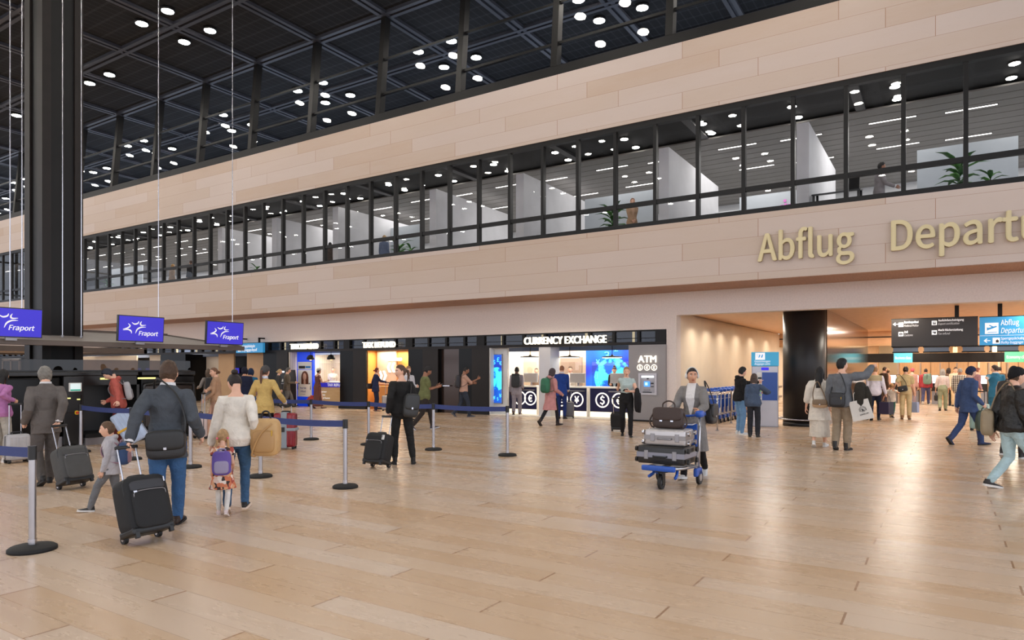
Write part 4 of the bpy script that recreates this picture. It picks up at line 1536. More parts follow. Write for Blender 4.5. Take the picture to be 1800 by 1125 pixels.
ST = {'a': (142, 795), 'b': (231, 808), 'c': (335, 822), 'd': (458, 838.5), 'e': (607, 857), 'f': (547, 773), 'g': (648, 782), 'h': (762, 791), 'i': (892, 801), 'j': (57, 967), 'k': (436, 764)}
LAB = {'a': 'belt post in front of the bag drop touchscreen, first of the long front row', 'b': 'belt post between the boy and the red-jacketed traveller', 'c': 'belt post behind the man in the dark jacket',
       'd': 'belt post behind the woman with the beige backpack', 'e': 'front row end post nearest the empty floor, with a black top', 'f': 'belt post to the right of the red suitcase',
       'g': 'belt post behind the black soft suitcase of the woman in black', 'h': 'belt post behind the woman in black, in front of the man in olive', 'i': 'last belt post of the back row, before the currency exchange',
       'j': 'nearest belt post with a wide black foot at the left frame edge', 'k': 'belt post hidden behind the woman in the mustard cardigan'}
PO, PP = {}, {}
for k, (px, py) in ST.items():
    PP[k] = G(px, py)
    PO[k] = stanchion(LAB[k], PP[k], .195 if k == 'j' else .175)
for a, b in ('ab', 'bc', 'cd', 'de', 'kf', 'fg', 'gh', 'hi'):
    belt(PO[a], PP[a], PP[b])
dl = (PP['b'] - PP['e']).normalized()
belt(PO['j'], PP['j'], PP['j'] + Vector((-1.6, -.05, 0)))

# ------------------------------------------------ suitcases
M_tire = mat('wheel_rubber', (26, 26, 28), .6)
BAGS = {}


def suitcase(key, label, loc, yaw, w=.42, d=.24, h=.55, handle=.42, tilt=0., col=(24, 24, 26), style='soft', wheels=2, trim=None, rods=True, base=None, T=None, cat='suitcase'):
    """local frame: width x, front +y, wheels on the floor at the rear edge; tilt leans the top to -y"""
    o = thing('suitcase', label, cat, loc, yaw)
    wr = .045 if wheels == 2 else .035
    A = Matrix.Translation((0, -d / 2, wr)) @ Matrix.Rotation(R(tilt), 4, 'X') @ Matrix.Translation((0, d / 2, -wr))
    if T is not None:
        A = T
    cm = mat('case_%s_%d_%d_%d' % (style, *col), col, .32 if style == 'hard' else .75, bump=.0 if style == 'hard' else .3, bscale=250, var=.08, vscale=8, coat=.2 if style == 'hard' else 0)
    tm = trim or M_blackp
    z0 = wr * 1.3
    if style == 'hard':
        m = MB(A).box(-w / 2, w / 2, -d / 2, d / 2, z0, z0 + h, .05, 0, 3)
        for k in range(5):
            x = -w * .34 + k * w * .17
            m.box(x - .016, x + .016, d / 2 - .01, d / 2 + .010, z0 + .05, z0 + h - .05, .006).box(x - .016, x + .016, -d / 2 - .008, -d / 2 + .01, z0 + .05, z0 + h - .05, .006)
        part(o, 'shell', m, cm)
        part(o, 'zip', MB(A).box(-w / 2 - .004, w / 2 + .004, -.008, .008, z0 + .03, z0 + h - .03).box(-w / 2 + .03, w / 2 - .03, -.008, .008, z0 - .004, z0 + h + .004), tm)
    else:
        part(o, 'shell', MB(A).ell((0, 0, z0 + h / 2), (w / 2 * 1.06, d / 2 * 1.06, h / 2 * 1.03), 28, 0, .32), cm)
        q = part(o, 'front_pocket', MB(A).ell((0, d / 2, z0 + h * .40), (w * .42, .035, h * .36), 22, 0, .35), cm)
        part(q, 'pocket_zip', MB(A).tube(smooth_path([(-w * .38, d / 2 + .028, z0 + h * .62), (-w * .3, d / 2 + .034, z0 + h * .715), (w * .3, d / 2 + .034, z0 + h * .715), (w * .38, d / 2 + .028, z0 + h * .62)], 4), .004, 5), M_grey)
        part(o, 'top_pocket', MB(A).ell((0, d / 2 - .005, z0 + h * .82), (w * .41, .028, h * .1), 20, 0, .4), mat('case_pocket', tuple(int(min(255, c * 1.5 + 14)) for c in col), .6, bump=.2) if key == 'near' else cm)
        part(o, 'piping', MB(A).tube(smooth_path([(-w * .47, d * .36, z0 + .03), (-w * .49, d * .36, z0 + h * .5), (-w * .46, d * .36, z0 + h * .95), (0, d * .36, z0 + h * 1.0), (w * .46, d * .36, z0 + h * .95), (w * .49, d * .36, z0 + h * .5), (w * .47, d * .36, z0 + .03)], 4), .008, 6), M_blackp)
        part(o, 'zip_puller', MB(A).box(-w * .40, -w * .37, d / 2 + .02, d / 2 + .03, z0 + h * .84, z0 + h * .93).box(w * .3, w * .38, d / 2 + .03, d / 2 + .04, z0 + h * .70, z0 + h * .73), M_chrome)
        part(o, 'corner_guard', MB(A).box(-w / 2, w / 2, -d / 2 - .01, d / 2, z0 - .02, z0 + .05, .02), M_blackp)
    xs = (-w * .40, w * .40)
    if wheels == 2:
        for x in xs:
            q = part(o, 'wheel', MB(A).cyl((x - .018, -d / 2, wr), (x + .018, -d / 2, wr), wr, n=18), M_tire)
            part(q, 'hub', MB(A).cyl((x - .021, -d / 2, wr), (x + .021, -d / 2, wr), wr * .5, n=12), M_chrome)
        for x in xs:
            part(o, 'foot', MB(A).box(x - .02, x + .02, d / 2 - .04, d / 2, 0.004, z0 + .02, .006), M_blackp)
    else:
        for x in xs:
            for y in (-d * .33, d * .33):
                part(o, 'wheel', MB(A).cyl((x - .02, y, wr), (x + .02, y, wr), wr, n=14).box(x - .015, x + .015, y - .012, y + .012, wr, z0 + .02), M_tire)
    part(o, 'carry_handle', MB(A).tube(smooth_path([(-.08, -d * .1, z0 + h), (-.07, -d * .1, z0 + h + .03), (.07, -d * .1, z0 + h + .03), (.08, -d * .1, z0 + h)], 4), .012, 6), tm)
    if rods:
        ht = z0 + h + handle
        q = part(o, 'pull_handle', MB(A).cyl((-.09, -d / 2 + .03, z0 + h - .03), (-.09, -d / 2 + .03, ht), .009, n=8).cyl((.09, -d / 2 + .03, z0 + h - .03), (.09, -d / 2 + .03, ht), .009, n=8), M_chrome if key != 'mint' else M_blackp)
        part(q, 'grip', MB(A).box(-.11, .11, -d / 2 + .012, -d / 2 + .048, ht - .012, ht + .022, .01, 0, 3), M_blackp)
        g = A @ Vector((0, -d / 2 + .03, ht))
        M4 = Matrix.Translation(o.location) @ Matrix.Rotation(yaw, 4, 'Z')
        BAGS[key] = M4 @ g
    return o


def facing(px, rel):
    """yaw so that local +y points rel degrees clockwise from straight away from the camera"""
    a, b = ray(px)
    return math.atan2(b, a) - R(rel) - math.pi / 2


SC = [
    # key, label, px, py, rel (direction of the front face), kwargs
    ('near', 'black soft two-wheeled suitcase pulled by the person in the dark jacket', 262, 953, 150, dict(w=.41, d=.25, h=.52, handle=.34, tilt=20, col=(26, 27, 30))),
    ('grey', 'worn grey soft suitcase pulled by the person in the grey suit', 134, 859, 150, dict(w=.40, d=.24, h=.48, handle=.36, tilt=22, col=(74, 74, 74))),
    ('pinkarm', 'silver-grey hard suitcase held by the woman in the mauve jumper', 30, 813, 160, dict(w=.36, d=.22, h=.46, handle=.52, col=(176, 174, 176), style='hard', wheels=4)),
    ('rose', 'pale rose hard suitcase of the woman in the beige suit', 352, 771, 250, dict(w=.42, d=.20, h=.56, handle=.46, col=(204, 186, 184), style='hard', wheels=4)),
    ('red', 'red hard suitcase with a grey strap of the woman in the mustard cardigan', 502, 789, 195, dict(w=.44, d=.27, h=.70, handle=.15, col=(136, 24, 40), style='hard', wheels=4)),
    ('small_red', 'small coral suitcase pulled by the woman in the straw hat', 541, 714.5, 250, dict(w=.36, d=.22, h=.40, handle=.5, tilt=38, col=(190, 62, 52), style='soft')),
    ('silver', 'silver suitcase standing beside the red-haired woman in navy', 681, 722, 190, dict(w=.42, d=.22, h=.56, handle=.5, col=(190, 184, 182), style='hard', wheels=4)),
    ('black', 'black soft suitcase with a name tag of the woman in black', 661, 823, 215, dict(w=.40, d=.27, h=.48, handle=.32, tilt=16, col=(28, 28, 30))),
    ('slate', 'slate grey hard suitcase beside the person in the blue suit', 1000, 735, 170, dict(w=.34, d=.22, h=.50, handle=.34, col=(98, 96, 98), style='hard', wheels=4)),
    ('tow', 'black suitcase pulled by the woman in the pale blouse', 1087, 757.5, 10, dict(w=.36, d=.22, h=.42, handle=.42, tilt=14, col=(22, 22, 24))),
    ('mint', 'mint green ribbed suitcase of the man in the teal suit', 1722, 757, 190, dict(w=.44, d=.24, h=.68, handle=.32, col=(140, 172, 166), style='hard', wheels=4)),
]
for key, lab, px, py, rel, kw in SC:
    suitcase(key, lab, G(px, py), facing(px, rel), **kw)
# grey strap round the red case
rr = [o for o in bpy.data.objects if o.get('label', '').startswith('red hard')][0]
part(rr, 'strap', MB().box(-.06, .06, -.15, .15, .03, .765, .01).box(-.235, .235, -.152, .152, .38, .44, .01), mat('strap_grey', (140, 150, 160), .6))
part(rr, 'buckle', MB().box(-.02, .08, .15, .165, .36, .46, .005), M_blackp)
# name tag on the black case
bb = [o for o in bpy.data.objects if o.get('label', '').startswith('black soft suitcase with')][0]
part(bb, 'name_tag', MB(Matrix.Translation((0, -.135, .045)) @ Matrix.Rotation(R(16), 4, 'X') @ Matrix.Translation((0, .135, -.045))).box(-.19, -.14, .155, .165, .42, .50, .003), mat('tag_white', (206, 206, 206), .6))
# pale blue case lying tilted on the bag drop belt, yellow strap
T = Matrix.Translation((0, 0, .12)) @ Matrix.Rotation(R(30), 4, 'Y')
p = G(247, 788)
o = suitcase('paleblue', 'pale blue hard suitcase with a yellow strap, tipped in front of the bag drop', p, facing(238, 190), w=.44, d=.27, h=.70, col=(176, 194, 222), style='hard', wheels=4, rods=False, T=T)
part(o, 'strap', MB(T).box(-.234, .234, -.152, .152, .36, .41, .01), mat('strap_yellow', (222, 170, 50), .6))
BAGS['paleblue'] = Matrix.Translation(p) @ Matrix.Rotation(facing(238, 190), 4, 'Z') @ T @ Vector((0, -.03, .80))

# ------------------------------------------------ luggage carts
M_cblue = mat('cart_blue', (34, 84, 178), .4, var=.05)
M_alu = mat('cart_aluminium', (192, 192, 196), .32, .9, var=.05)


def cart(label, loc, yaw, group=None):
    """local frame: pushed towards +y; handle at the back (-y)"""
    o = thing('luggage_cart', label, 'luggage cart', loc, yaw, group)
    # deck rails
    part(o, 'deck', MB().tube([(-.27, -.02, .26), (-.24, .5, .28), (-.17, .78, .30)], .022, 8).tube([(.27, -.02, .26), (.24, .5, .28), (.17, .78, .30)], .022, 8).box(-.25, .25, .06, .1, .265, .29).box(-.23, .23, .36, .4, .275, .30).box(-.19, .19, .66, .72, .285, .31).box(-.06, .06, .0, .78, .27, .30), M_alu)
    part(o, 'bumper', MB().box(-.24, .24, .76, .82, .26, .335, .02, 0, 3), M_cblue)
    for s in (-1, 1):
        part(o, 'side_fender', MB().box(s * .29 - .03, s * .29 + .03, -.1, .14, .12, .24, .02), M_cblue)
    for s in (-1, 1):
        part(o, 'tail_guard', MB().prism([(-.1, .22), (.08, .22), (.02, .46), (-.09, .5)], s * .255, s * .285, 'yz'), M_alu)
    for s in (-1, 1):
        part(o, 'upright', MB().tube([(s * .285, -.04, .16), (s * .285, -.05, .6), (s * .285, -.09, .97)], .02, 8), M_alu)
        part(o, 'prong', MB().tube([(s * .17, .52, .26), (s * .17, .54, .19), (s * .19, .66, .16)], .022, 6), M_cblue)
        q = part(o, 'wheel', MB().cyl((s * .30 - .02, -.02, .10), (s * .30 + .02, -.02, .10), .10, n=24), M_tire)
        part(q, 'hub', MB().cyl((s * .30 - .024, -.02, .10), (s * .30 + .024, -.02, .10), .055, n=16), M_alu)
        h = part(o, 'handle_grip', MB().ell((s * .27, -.13, 1.0), (.055, .10, .05), 14, 0, .6), M_cblue)
    part(o, 'back_panel', MB().box(-.265, .265, -.045, -.025, .34, .86, .008), M_cblue)
    part(o, 'basket', MB().tube([(-.26, -.07, .88), (-.25, .14, .86), (.25, .14, .86), (.26, -.07, .88)], .009, 6).tube([(-.25, -.05, .74), (-.24, .10, .74), (.24, .10, .74), (.25, -.05, .74)], .007, 6).tube([(-.1, .14, .86), (-.1, .1, .74), (-.1, -.04, .73)], .006, 5).tube([(.1, .14, .86), (.1, .1, .74), (.1, -.04, .73)], .006, 5), M_alu)
    part(o, 'handle_bar', MB().tube([(-.28, -.12, .99), (-.1, -.14, .965), (.1, -.14, .965), (.28, -.12, .99)], .017, 8), M_cblue)
    f = part(o, 'caster_fork', MB().box(-.04, .04, .62, .70, .20, .27, .01).box(-.035, -.025, .62, .72, .06, .22).box(.025, .035, .62, .72, .06, .22).lathe([(.09, .235), (.09, .26)], (0, .66, 0), 18), M_mach)
    q = part(o, 'front_wheel', MB().cyl((-.022, .68, .10), (.022, .68, .10), .10, n=24), M_tire)
    part(q, 'hub', MB().cyl((-.026, .68, .10), (.026, .68, .10), .05, n=16), M_alu)
    return o


CP = GT(1193, 9.95)
CYAW = facing(1190, 200)
cart0 = cart('blue and silver luggage cart pushed by the woman with headphones', (CP.x, CP.y, 0), CYAW)
CM = Matrix.Translation((CP.x, CP.y, 0)) @ Matrix.Rotation(CYAW, 4, 'Z')
k = 0
for i in range(12):
    c = dup(cart0)
    c.location = (-6.12, 21.15 + .44 * i, 0)
    c.rotation_euler = (0, 0, R(180 + 2))
    c['label'] = 'blue luggage cart in the nested row along the beige passage wall'
    c['group'] = 'nested luggage carts by the wall'
# hoop that guards the row
o = thing('guard_hoop', 'slim steel guard hoop in front of the nested luggage carts', 'barrier', (0, 0, 0))
a, b = G(1261, 757), G(1285, 744)
part(o, 'tube', MB().tube([a, a + Vector((0, 0, .94)), a + Vector((0, 0, .97)) + (b - a) * .06, b + Vector((0, 0, .97)) - (b - a) * .06, b + Vector((0, 0, .94)), b], .022, 8), M_chrome)
part(o, 'foot_plate', MB().cyl(a, a + Vector((0, 0, .012)), .05).cyl(b, b + Vector((0, 0, .012)), .05), M_grey)

# baggage on the near cart
LZ = .335


def lying_case(label, T, w, d, h, col, band, name='suitcase'):
    o = thing(name, label, 'suitcase', CM.translation, CYAW)
    cm = mat('case_lie_%d' % col[0], col, .35, .5 if col[0] > 100 else 0, var=.06)
    part(o, 'shell', MB(T).box(-w / 2, w / 2, -d / 2, d / 2, 0, h, .03, 0, 3), cm)
    part(o, 'band', MB(T).box(-w / 2 - .006, w / 2 + .006, -d / 2 - .006, d / 2 + .006, h * .36, h * .64), band)
    q = part(o, 'carry_handle', MB(T).tube([(-.1, d / 2, h * .45), (-.09, d / 2 + .04, h * .42), (.09, d / 2 + .04, h * .42), (.1, d / 2, h * .45)], .012, 6), M_grey if col[0] > 100 else M_blackp)
    for x in (-w * .3, w * .3):
        part(o, 'latch', MB(T).box(x - .03, x + .03, d / 2 - .005, d / 2 + .012, h * .25, h * .75, .006), M_grey)
    for x in (-w / 2 - .02, w / 2 + .02):
        for y in (-d * .35, d * .35):
            for z in (h * .18, h * .78):
                part(o, 'wheel', MB(T).cyl((x, y, z), (x + math.copysign(.03, x), y, z), .035, n=12), M_tire if col[0] < 100 else M_chrome)
    return o


lying_case('black hard suitcase with a grey band lying on the cart deck', Matrix.Translation((.03, .40, LZ)), .68, .50, .25, (30, 28, 28), mat('band_lilac', (140, 140, 152), .4, .4))
lying_case('silver metal suitcase lying on the black one on the cart', Matrix.Translation((0, .38, LZ + .255)) @ Matrix.Rotation(R(3), 4, 'Z'), .58, .42, .22, (190, 186, 186), mat('band_grey', (142, 138, 138), .35, .6))
bc = thing('briefcase', 'dark brown soft briefcase standing on the silver suitcase on the cart', 'bag', CM.translation, CYAW)
Tb = Matrix.Translation((.03, .34, LZ + .48)) @ Matrix.Rotation(R(4), 4, 'X')
M_brown = mat('brown_leather', (58, 42, 36), .5, bump=.2, bscale=120, var=.1)
part(bc, 'body', MB(Tb).ell((0, 0, .145), (.225, .07, .15), 26, 0, .35), M_brown)
part(bc, 'flap', MB(Tb).ell((0, .06, .20), (.215, .022, .095), 22, 0, .4), M_brown)
part(bc, 'carry_handle', MB(Tb).tube(smooth_path([(-.09, 0, .28), (-.08, 0, .35), (0, 0, .385), (.08, 0, .35), (.09, 0, .28)], 5), .011, 7), M_brown)
part(bc, 'strap', MB(Tb).tube(smooth_path([(-.22, 0, .22), (-.28, .02, .1), (-.25, .03, .02), (-.2, .02, .005)], 5), .012, 6).tube(smooth_path([(.22, 0, .22), (.27, .02, .1), (.24, .03, .02), (.2, .02, .005)], 5), .012, 6), M_brown)
part(bc, 'buckle', MB(Tb).box(-.10, -.06, .08, .088, .09, .11).box(.06, .10, .08, .088, .09, .11), M_chrome)

# ------------------------------------------------ cart vending machine
p = G(1347, 751.5)
kz = thing('cart_dispenser', 'tall silver luggage cart dispenser with a light blue head and dark blue front', 'kiosk', (-4.35, 20.35, 0), R(12))
KW = .36
part(kz, 'cabinet', MB().box(-KW, KW, 0, .45, 0, 1.74, .012), mat('kiosk_silver', (186, 184, 190), .35, .5, var=.04))
hd = part(kz, 'head', MB().box(-KW - .01, KW + .01, -.03, .46, 1.74, 2.14, .006), mat('kiosk_blue', (62, 164, 206), .4, emit=.2))
part(hd, 'icon', MB().box(-.26, .0, -.036, -.03, 1.92, 2.12), M_icon)
part(hd, 'pictogram', MB().prism([(-.18, 1.98), (-.15, 1.98), (-.12, 2.06), (-.15, 2.07)], -.04, -.036).prism([(-.11, 1.98), (-.07, 1.98), (-.05, 2.07), (-.08, 2.07)], -.04, -.036).box(-.215, -.205, -.04, -.036, 2.0, 2.1), M_signblue)
lettering(hd, 'lettering', 'Gepäckwagen', M_letterw, (-.28, -.035, 1.85), .42, .055, bold=.006)
lettering(hd, 'lettering', 'Baggage carts', M_letterw, (-.28, -.035, 1.775), .42, .055, bold=.006, shear=.25)
fr_ = part(kz, 'front_panel', MB().box(-.08, KW - .03, -.012, 0, .76, 1.56), mat('kiosk_front_blue', (50, 84, 160), .4))
part(fr_, 'coin_tray', MB().box(-.06, .1, -.03, -.012, .98, 1.08, .005), M_grey)
part(kz, 'display', MB().box(-.1, .1, -.012, 0, 1.62, 1.70), glow('violet_display', (48, 32, 200), .8))
st = part(kz, 'notice_strip', MB().box(-.22, -.085, -.008, 0, .78, 1.56), M_white)
cols = [(206, 60, 60), (60, 90, 180), (226, 200, 70), (60, 150, 90)]
for j in range(8):
    part(st, 'sticker', MB().box(-.2 + .055 * (j % 2), -.155 + .055 * (j % 2), -.011, -.008, .84 + .055 * (j // 2), .875 + .055 * (j // 2)), mat('sticker_%d' % (j % 4), cols[j % 4], .5))
part(kz, 'card_reader', MB().box(-.19, -.09, -.03, 0, 1.37, 1.42, .006), M_blackp)
part(kz, 'frame', MB().box(-KW, -KW + .02, -.012, 0, .02, 1.74).box(KW - .02, KW, -.012, 0, .02, 1.74).box(-KW, KW, -.012, 0, 0, .03), M_grey)
# ================================================================== PEOPLE
PI = math.pi
SKIN = (222, 172, 146)
SKIN2 = (120, 78, 58)
SKIN3 = (196, 146, 118)


def lerp(a, b, t):
    return a + (b - a) * t


def interp(tab, s):
    if s <= tab[0][0]:
        return tab[0][1:]
    for a, b in zip(tab, tab[1:]):
        if s <= b[0]:
            t = (s - a[0]) / (b[0] - a[0])
            return tuple(lerp(x, y, t) for x, y in zip(a[1:], b[1:]))
    return tab[-1][1:]


def limb(mb, pts, rad, n=12):
    """tapered tube with round ends"""
    pts = [Vector(p) for p in pts]
    d0 = (pts[1] - pts[0]).normalized()
    d1 = (pts[-1] - pts[-2]).normalized()
    P = [pts[0] - d0 * rad[0] * .85, pts[0] - d0 * rad[0] * .5] + pts + [pts[-1] + d1 * rad[-1] * .5, pts[-1] + d1 * rad[-1] * .85]
    Rr = [rad[0] * .4, rad[0] * .82] + list(rad) + [rad[-1] * .82, rad[-1] * .4]
    mb.tube(P, Rr, n)


def remesh(mb, vox, it, name, fold=None):
    """weld overlapping closed shapes into one continuous skin"""
    me = mb.mesh('tmp', [])
    o = bpy.data.objects.new('tmp', me)
    COL.objects.link(o)
    m = o.modifiers.new('r', 'REMESH')
    m.mode = 'VOXEL'
    m.voxel_size = vox
    m.adaptivity = 0
    s = o.modifiers.new('s', 'SMOOTH')
    s.factor = .5
    s.iterations = it
    dg = bpy.context.evaluated_depsgraph_get()
    dg.update()
    r = bpy.data.meshes.new_from_object(o.evaluated_get(dg))
    bpy.data.objects.remove(o)
    bpy.data.meshes.remove(me)
    r.name = name
    if fold:
        amp, fx, fz = fold
        sd = Vector((random.random() * 50, random.random() * 50, random.random() * 50))
        nr = [v.normal.copy() for v in r.vertices]
        for v, nn in zip(r.vertices, nr):
            q = Vector((v.co.x * fx, v.co.y * fx, v.co.z * fz)) + sd
            v.co += nn * (amp * noise.noise(q) + amp * .5 * noise.noise(q * 2.3))
    r.polygons.foreach_set('use_smooth', [True] * len(r.polygons))
    return r


# ---- torso profile: height above the pelvis, half width, half depth, offset forward (in body heights)
TORSO = {
    'm': [(-.075, .035, .035, 0), (-.045, .078, .062, 0), (0, .095, .068, 0), (.05, .088, .063, .002), (.10, .082, .058, .004), (.16, .088, .064, .004), (.21, .097, .069, .002), (.25, .101, .064, 0), (.278, .095, .054, -.002), (.302, .066, .042, -.004), (.322, .038, .036, -.003), (.35, .033, .034, .002), (.385, .032, .033, .008)],
    'f': [(-.075, .035, .035, 0), (-.045, .082, .064, -.002), (0, .098, .070, -.004), (.05, .086, .060, 0), (.10, .071, .051, .004), (.15, .076, .055, .006), (.205, .084, .068, .010), (.25, .086, .056, .002), (.278, .079, .047, -.003), (.302, .052, .037, -.005), (.322, .032, .032, -.003), (.35, .028, .030, .003), (.385, .027, .029, .009)],
}
FINGERS = {'relax': ((22, 28, 18), (18, 30)), 'grip': ((72, 84, 46), (40, 40)), 'point': ((78, 88, 46), (45, 40)), 'flat': ((6, 8, 6), (10, 10)), 'phone': ((42, 50, 30), (12, 14)), 'hold': ((52, 62, 34), (30, 30))}


def hand(mb, M4, k, side, pose, n=6):
    """palm, four fingers of unequal length and a thumb; wrist at the origin, fingers along +y, palm faces -z"""
    sg = 1 if side == 'R' else -1
    L = lambda x, y, z: M4 @ Vector((x * sg * k, y * k, z * k))
    rs = []
    for y, rx, rz, z in ((-.03, .022, .019, 0), (0, .024, .017, 0), (.03, .034, .017, -.002), (.06, .040, .016, -.003), (.085, .041, .014, -.002), (.096, .038, .010, -.002)):
        rs.append([L(rx * math.copysign(abs(math.cos(t)) ** .8, math.cos(t)), y, z + rz * math.sin(t)) for t in [2 * PI * j / 12 for j in range(12)]])
    mb.rings(rs)
    cur, th = FINGERS[pose]
    spread = (-.085, -.03, .03, .09)
    for i, (bx, by, ln, r) in enumerate(((-.030, .088, .074, .0088), (-.0105, .094, .083, .0090), (.0095, .091, .077, .0087), (.0285, .082, .060, .0078))):
        c = cur if not (pose == 'point' and i == 0) else (2, 4, 2)
        p = Vector((bx, by, -.002))
        a = 0
        pts, rad = [p.copy()], [r * 1.05]
        for j, (fr, cc) in enumerate(zip((.44, .32, .24), c)):
            a += R(cc * (1 + .06 * (i - 1)))
            p = p + Vector((spread[i] * ln * fr * .8, math.cos(a) * ln * fr, -math.sin(a) * ln * fr))
            pts.append(p.copy())
            rad.append(r * (1 - .1 * (j + 1)))
        limb(mb, [L(*q) for q in pts], [x * k for x in rad], n)
    a = R(th[0])
    p = Vector((-.024, .018, -.006))
    q = p + Vector((-.028, .030, -.012 - .012 * math.sin(a)))
    d = Vector((-.55 + .5 * math.sin(a), .8, -.25 - .6 * math.sin(a))).normalized()
    e = q + d * .033
    d2 = (d + Vector((.5 * math.sin(R(th[1])), 0, -.5 * math.sin(R(th[1]))))).normalized()
    limb(mb, [L(*p), L(*q), L(*e), L(*(e + d2 * .026))], [.014 * k, .0115 * k, .0098 * k, .0082 * k], n)


def head_point(th, ph, jaw=1.):
    """surface of the head; th around (0 = face), ph up"""
    dx, dy, dz = math.cos(ph) * math.sin(th), math.cos(ph) * math.cos(th), math.sin(ph)
    x, y, z = .0755 * dx, .098 * dy, .116 * dz
    s = dz
    if s < 0:
        a = -s
        x *= 1 - .24 * a ** 1.5 * jaw
        y *= (1 - .10 * a * a) if dy > 0 else (1 - .42 * a ** 1.2)
    else:
        x *= 1 + .04 * s * (1 - s)
        if dy < 0:
            y *= 1.04
    if dy > .15:
        w = min(1, (dy - .15) / .3)
        g = lambda u, c, q: math.exp(-((u - c) / q) ** 2)
        y -= w * .006 * max(0, dy - .5)
        nz = 0
        if -.050 < z < .03:
            t = (.03 - z) / .065
            nz = .020 * min(1, t) ** 1.4 if z > -.035 else .020 * max(0, (z + .050) / .015)
        wd = .0085 + .006 * max(0, min(1, (-z) / .035))
        y += w * nz * g(x, 0, wd)
        for sx in (-1, 1):
            y -= w * .0085 * g(x, .031 * sx, .017) * g(z, .006, .013)
        y += w * .004 * g(z, .030, .009) * g(x, 0, .05)
        y += w * (.0045 * g(z, -.059, .006) + .0055 * g(z, -.072, .006)) * g(x, 0, .021)
        y -= w * .004 * g(z, -.0655, .0035) * g(x, 0, .022)
        y += w * .007 * g(z, -.098, .015) * g(x, 0, .02)
    return Vector((x, y, z))


def head(mb, M4, k, nu, nv, cols=True, jaw=1.):
    """face mesh: slot 0 skin, 1 lips, 2 brows, 3 eyes white, 4 iris"""
    pts = []
    for i in range(1, nv):
        ph = -PI / 2 + PI * i / nv
        row = []
        for j in range(nu):
            u = 2 * PI * j / nu - PI
            th = u - .42 * math.sin(u)           # closer columns at the face
            row.append(head_point(th, ph, jaw))
        pts.append(row)
    b0, b1 = head_point(0, -PI / 2 + .001), Vector((0, 0, .116))
    raw = [p for r in pts for p in r] + [b0, b1]
    T = [M4 @ (p * k) for p in raw]
    m = len(pts)

    def mi(f):
        if not cols:
            return 0
        c = sum((raw[i] for i in f), Vector()) / len(f)
        if c.y < .05:
            return 0
        if abs(c.x) < .023 and -.0765 < c.z < -.0545 and abs(c.z + .0655) < .0115 * (1 - (abs(c.x) / .026) ** 2):
            return 1
        ax = abs(c.x)
        if .013 < ax < .049 and abs(c.z - (.0275 - .10 * max(0, ax - .036) + .08 * min(0, ax - .02))) < .0042:
            return 2
        return 0
    fs = []
    for i in range(m - 1):
        for j in range(nu):
            kk = (j + 1) % nu
            fs.append((i * nu + j, i * nu + kk, (i + 1) * nu + kk, (i + 1) * nu + j))
    for j in range(nu):
        kk = (j + 1) % nu
        fs.append((m * nu, kk, j))
        fs.append((m * nu + 1, (m - 1) * nu + j, (m - 1) * nu + kk))
    base = len(mb.v)
    for v in T:
        mb.v.append(v)
    for f in fs:
        mb.f.append([base + i for i in f])
        mb.m.append(mi(f))
        mb.sm.append(True)
    # ears
    for sx in (-1, 1):
        e = MB(M4 @ Matrix.Translation((sx * .076 * k, -.008 * k, -.004 * k)) @ Matrix.Rotation(R(-18 * sx), 4, 'Z') @ Matrix.Rotation(R(-8), 4, 'X'))
        e.ell((0, 0, 0), (.009 * k, .019 * k, .032 * k), 10)
        mb.v += []
        b = len(mb.v)
        mb.v += e.v
        for f in e.f:
            mb.f.append([b + i for i in f])
            mb.m.append(0)
            mb.sm.append(True)


def hairline(th):
    f = math.cos(th)
    return interp([(-1, -.082), (-.5, -.07), (-.12, -.03), (.08, .0), (.3, .028), (.6, .058), (1, .068)], f)[0]


def scalp(M4, k, vol=.010, top=.012, line=hairline, rough=.004, nu=40, nv=26, drop=0., grow=1.):
    mb = MB()
    pts = []
    for i in range(1, nv):
        ph = -PI / 2 + PI * i / nv
        row = []
        for j in range(nu):
            th = 2 * PI * j / nu - PI
            p = head_point(th, ph)
            if math.cos(th) > .2:
                p.y = min(p.y, .098 * math.cos(ph) * math.cos(th) + .004)
            h = line(th) - drop
            w = max(0, min(1, (p.z - h) / .014 + .5))
            w = w * w * (3 - 2 * w)
            ln = p.length
            add = vol + top * max(0, p.z / .116) ** 1.5 + rough * noise.noise(p * 60)
            p = p * ((ln + add) / ln * w + .86 * (1 - w))
            row.append(p)
        pts.append(row)
    raw = [p for r in pts for p in r] + [Vector((0, 0, -.09)), Vector((0, 0, .116 + vol + top))]
    m = len(pts)
    fs = []
    for i in range(m - 1):
        for j in range(nu):
            kk = (j + 1) % nu
            fs.append((i * nu + j, i * nu + kk, (i + 1) * nu + kk, (i + 1) * nu + j))
    for j in range(nu):
        kk = (j + 1) % nu
        fs.append((m * nu, kk, j))
        fs.append((m * nu + 1, (m - 1) * nu + j, (m - 1) * nu + kk))
    mb.add([M4 @ (p * k) for p in raw], fs, 0, True)
    return mb


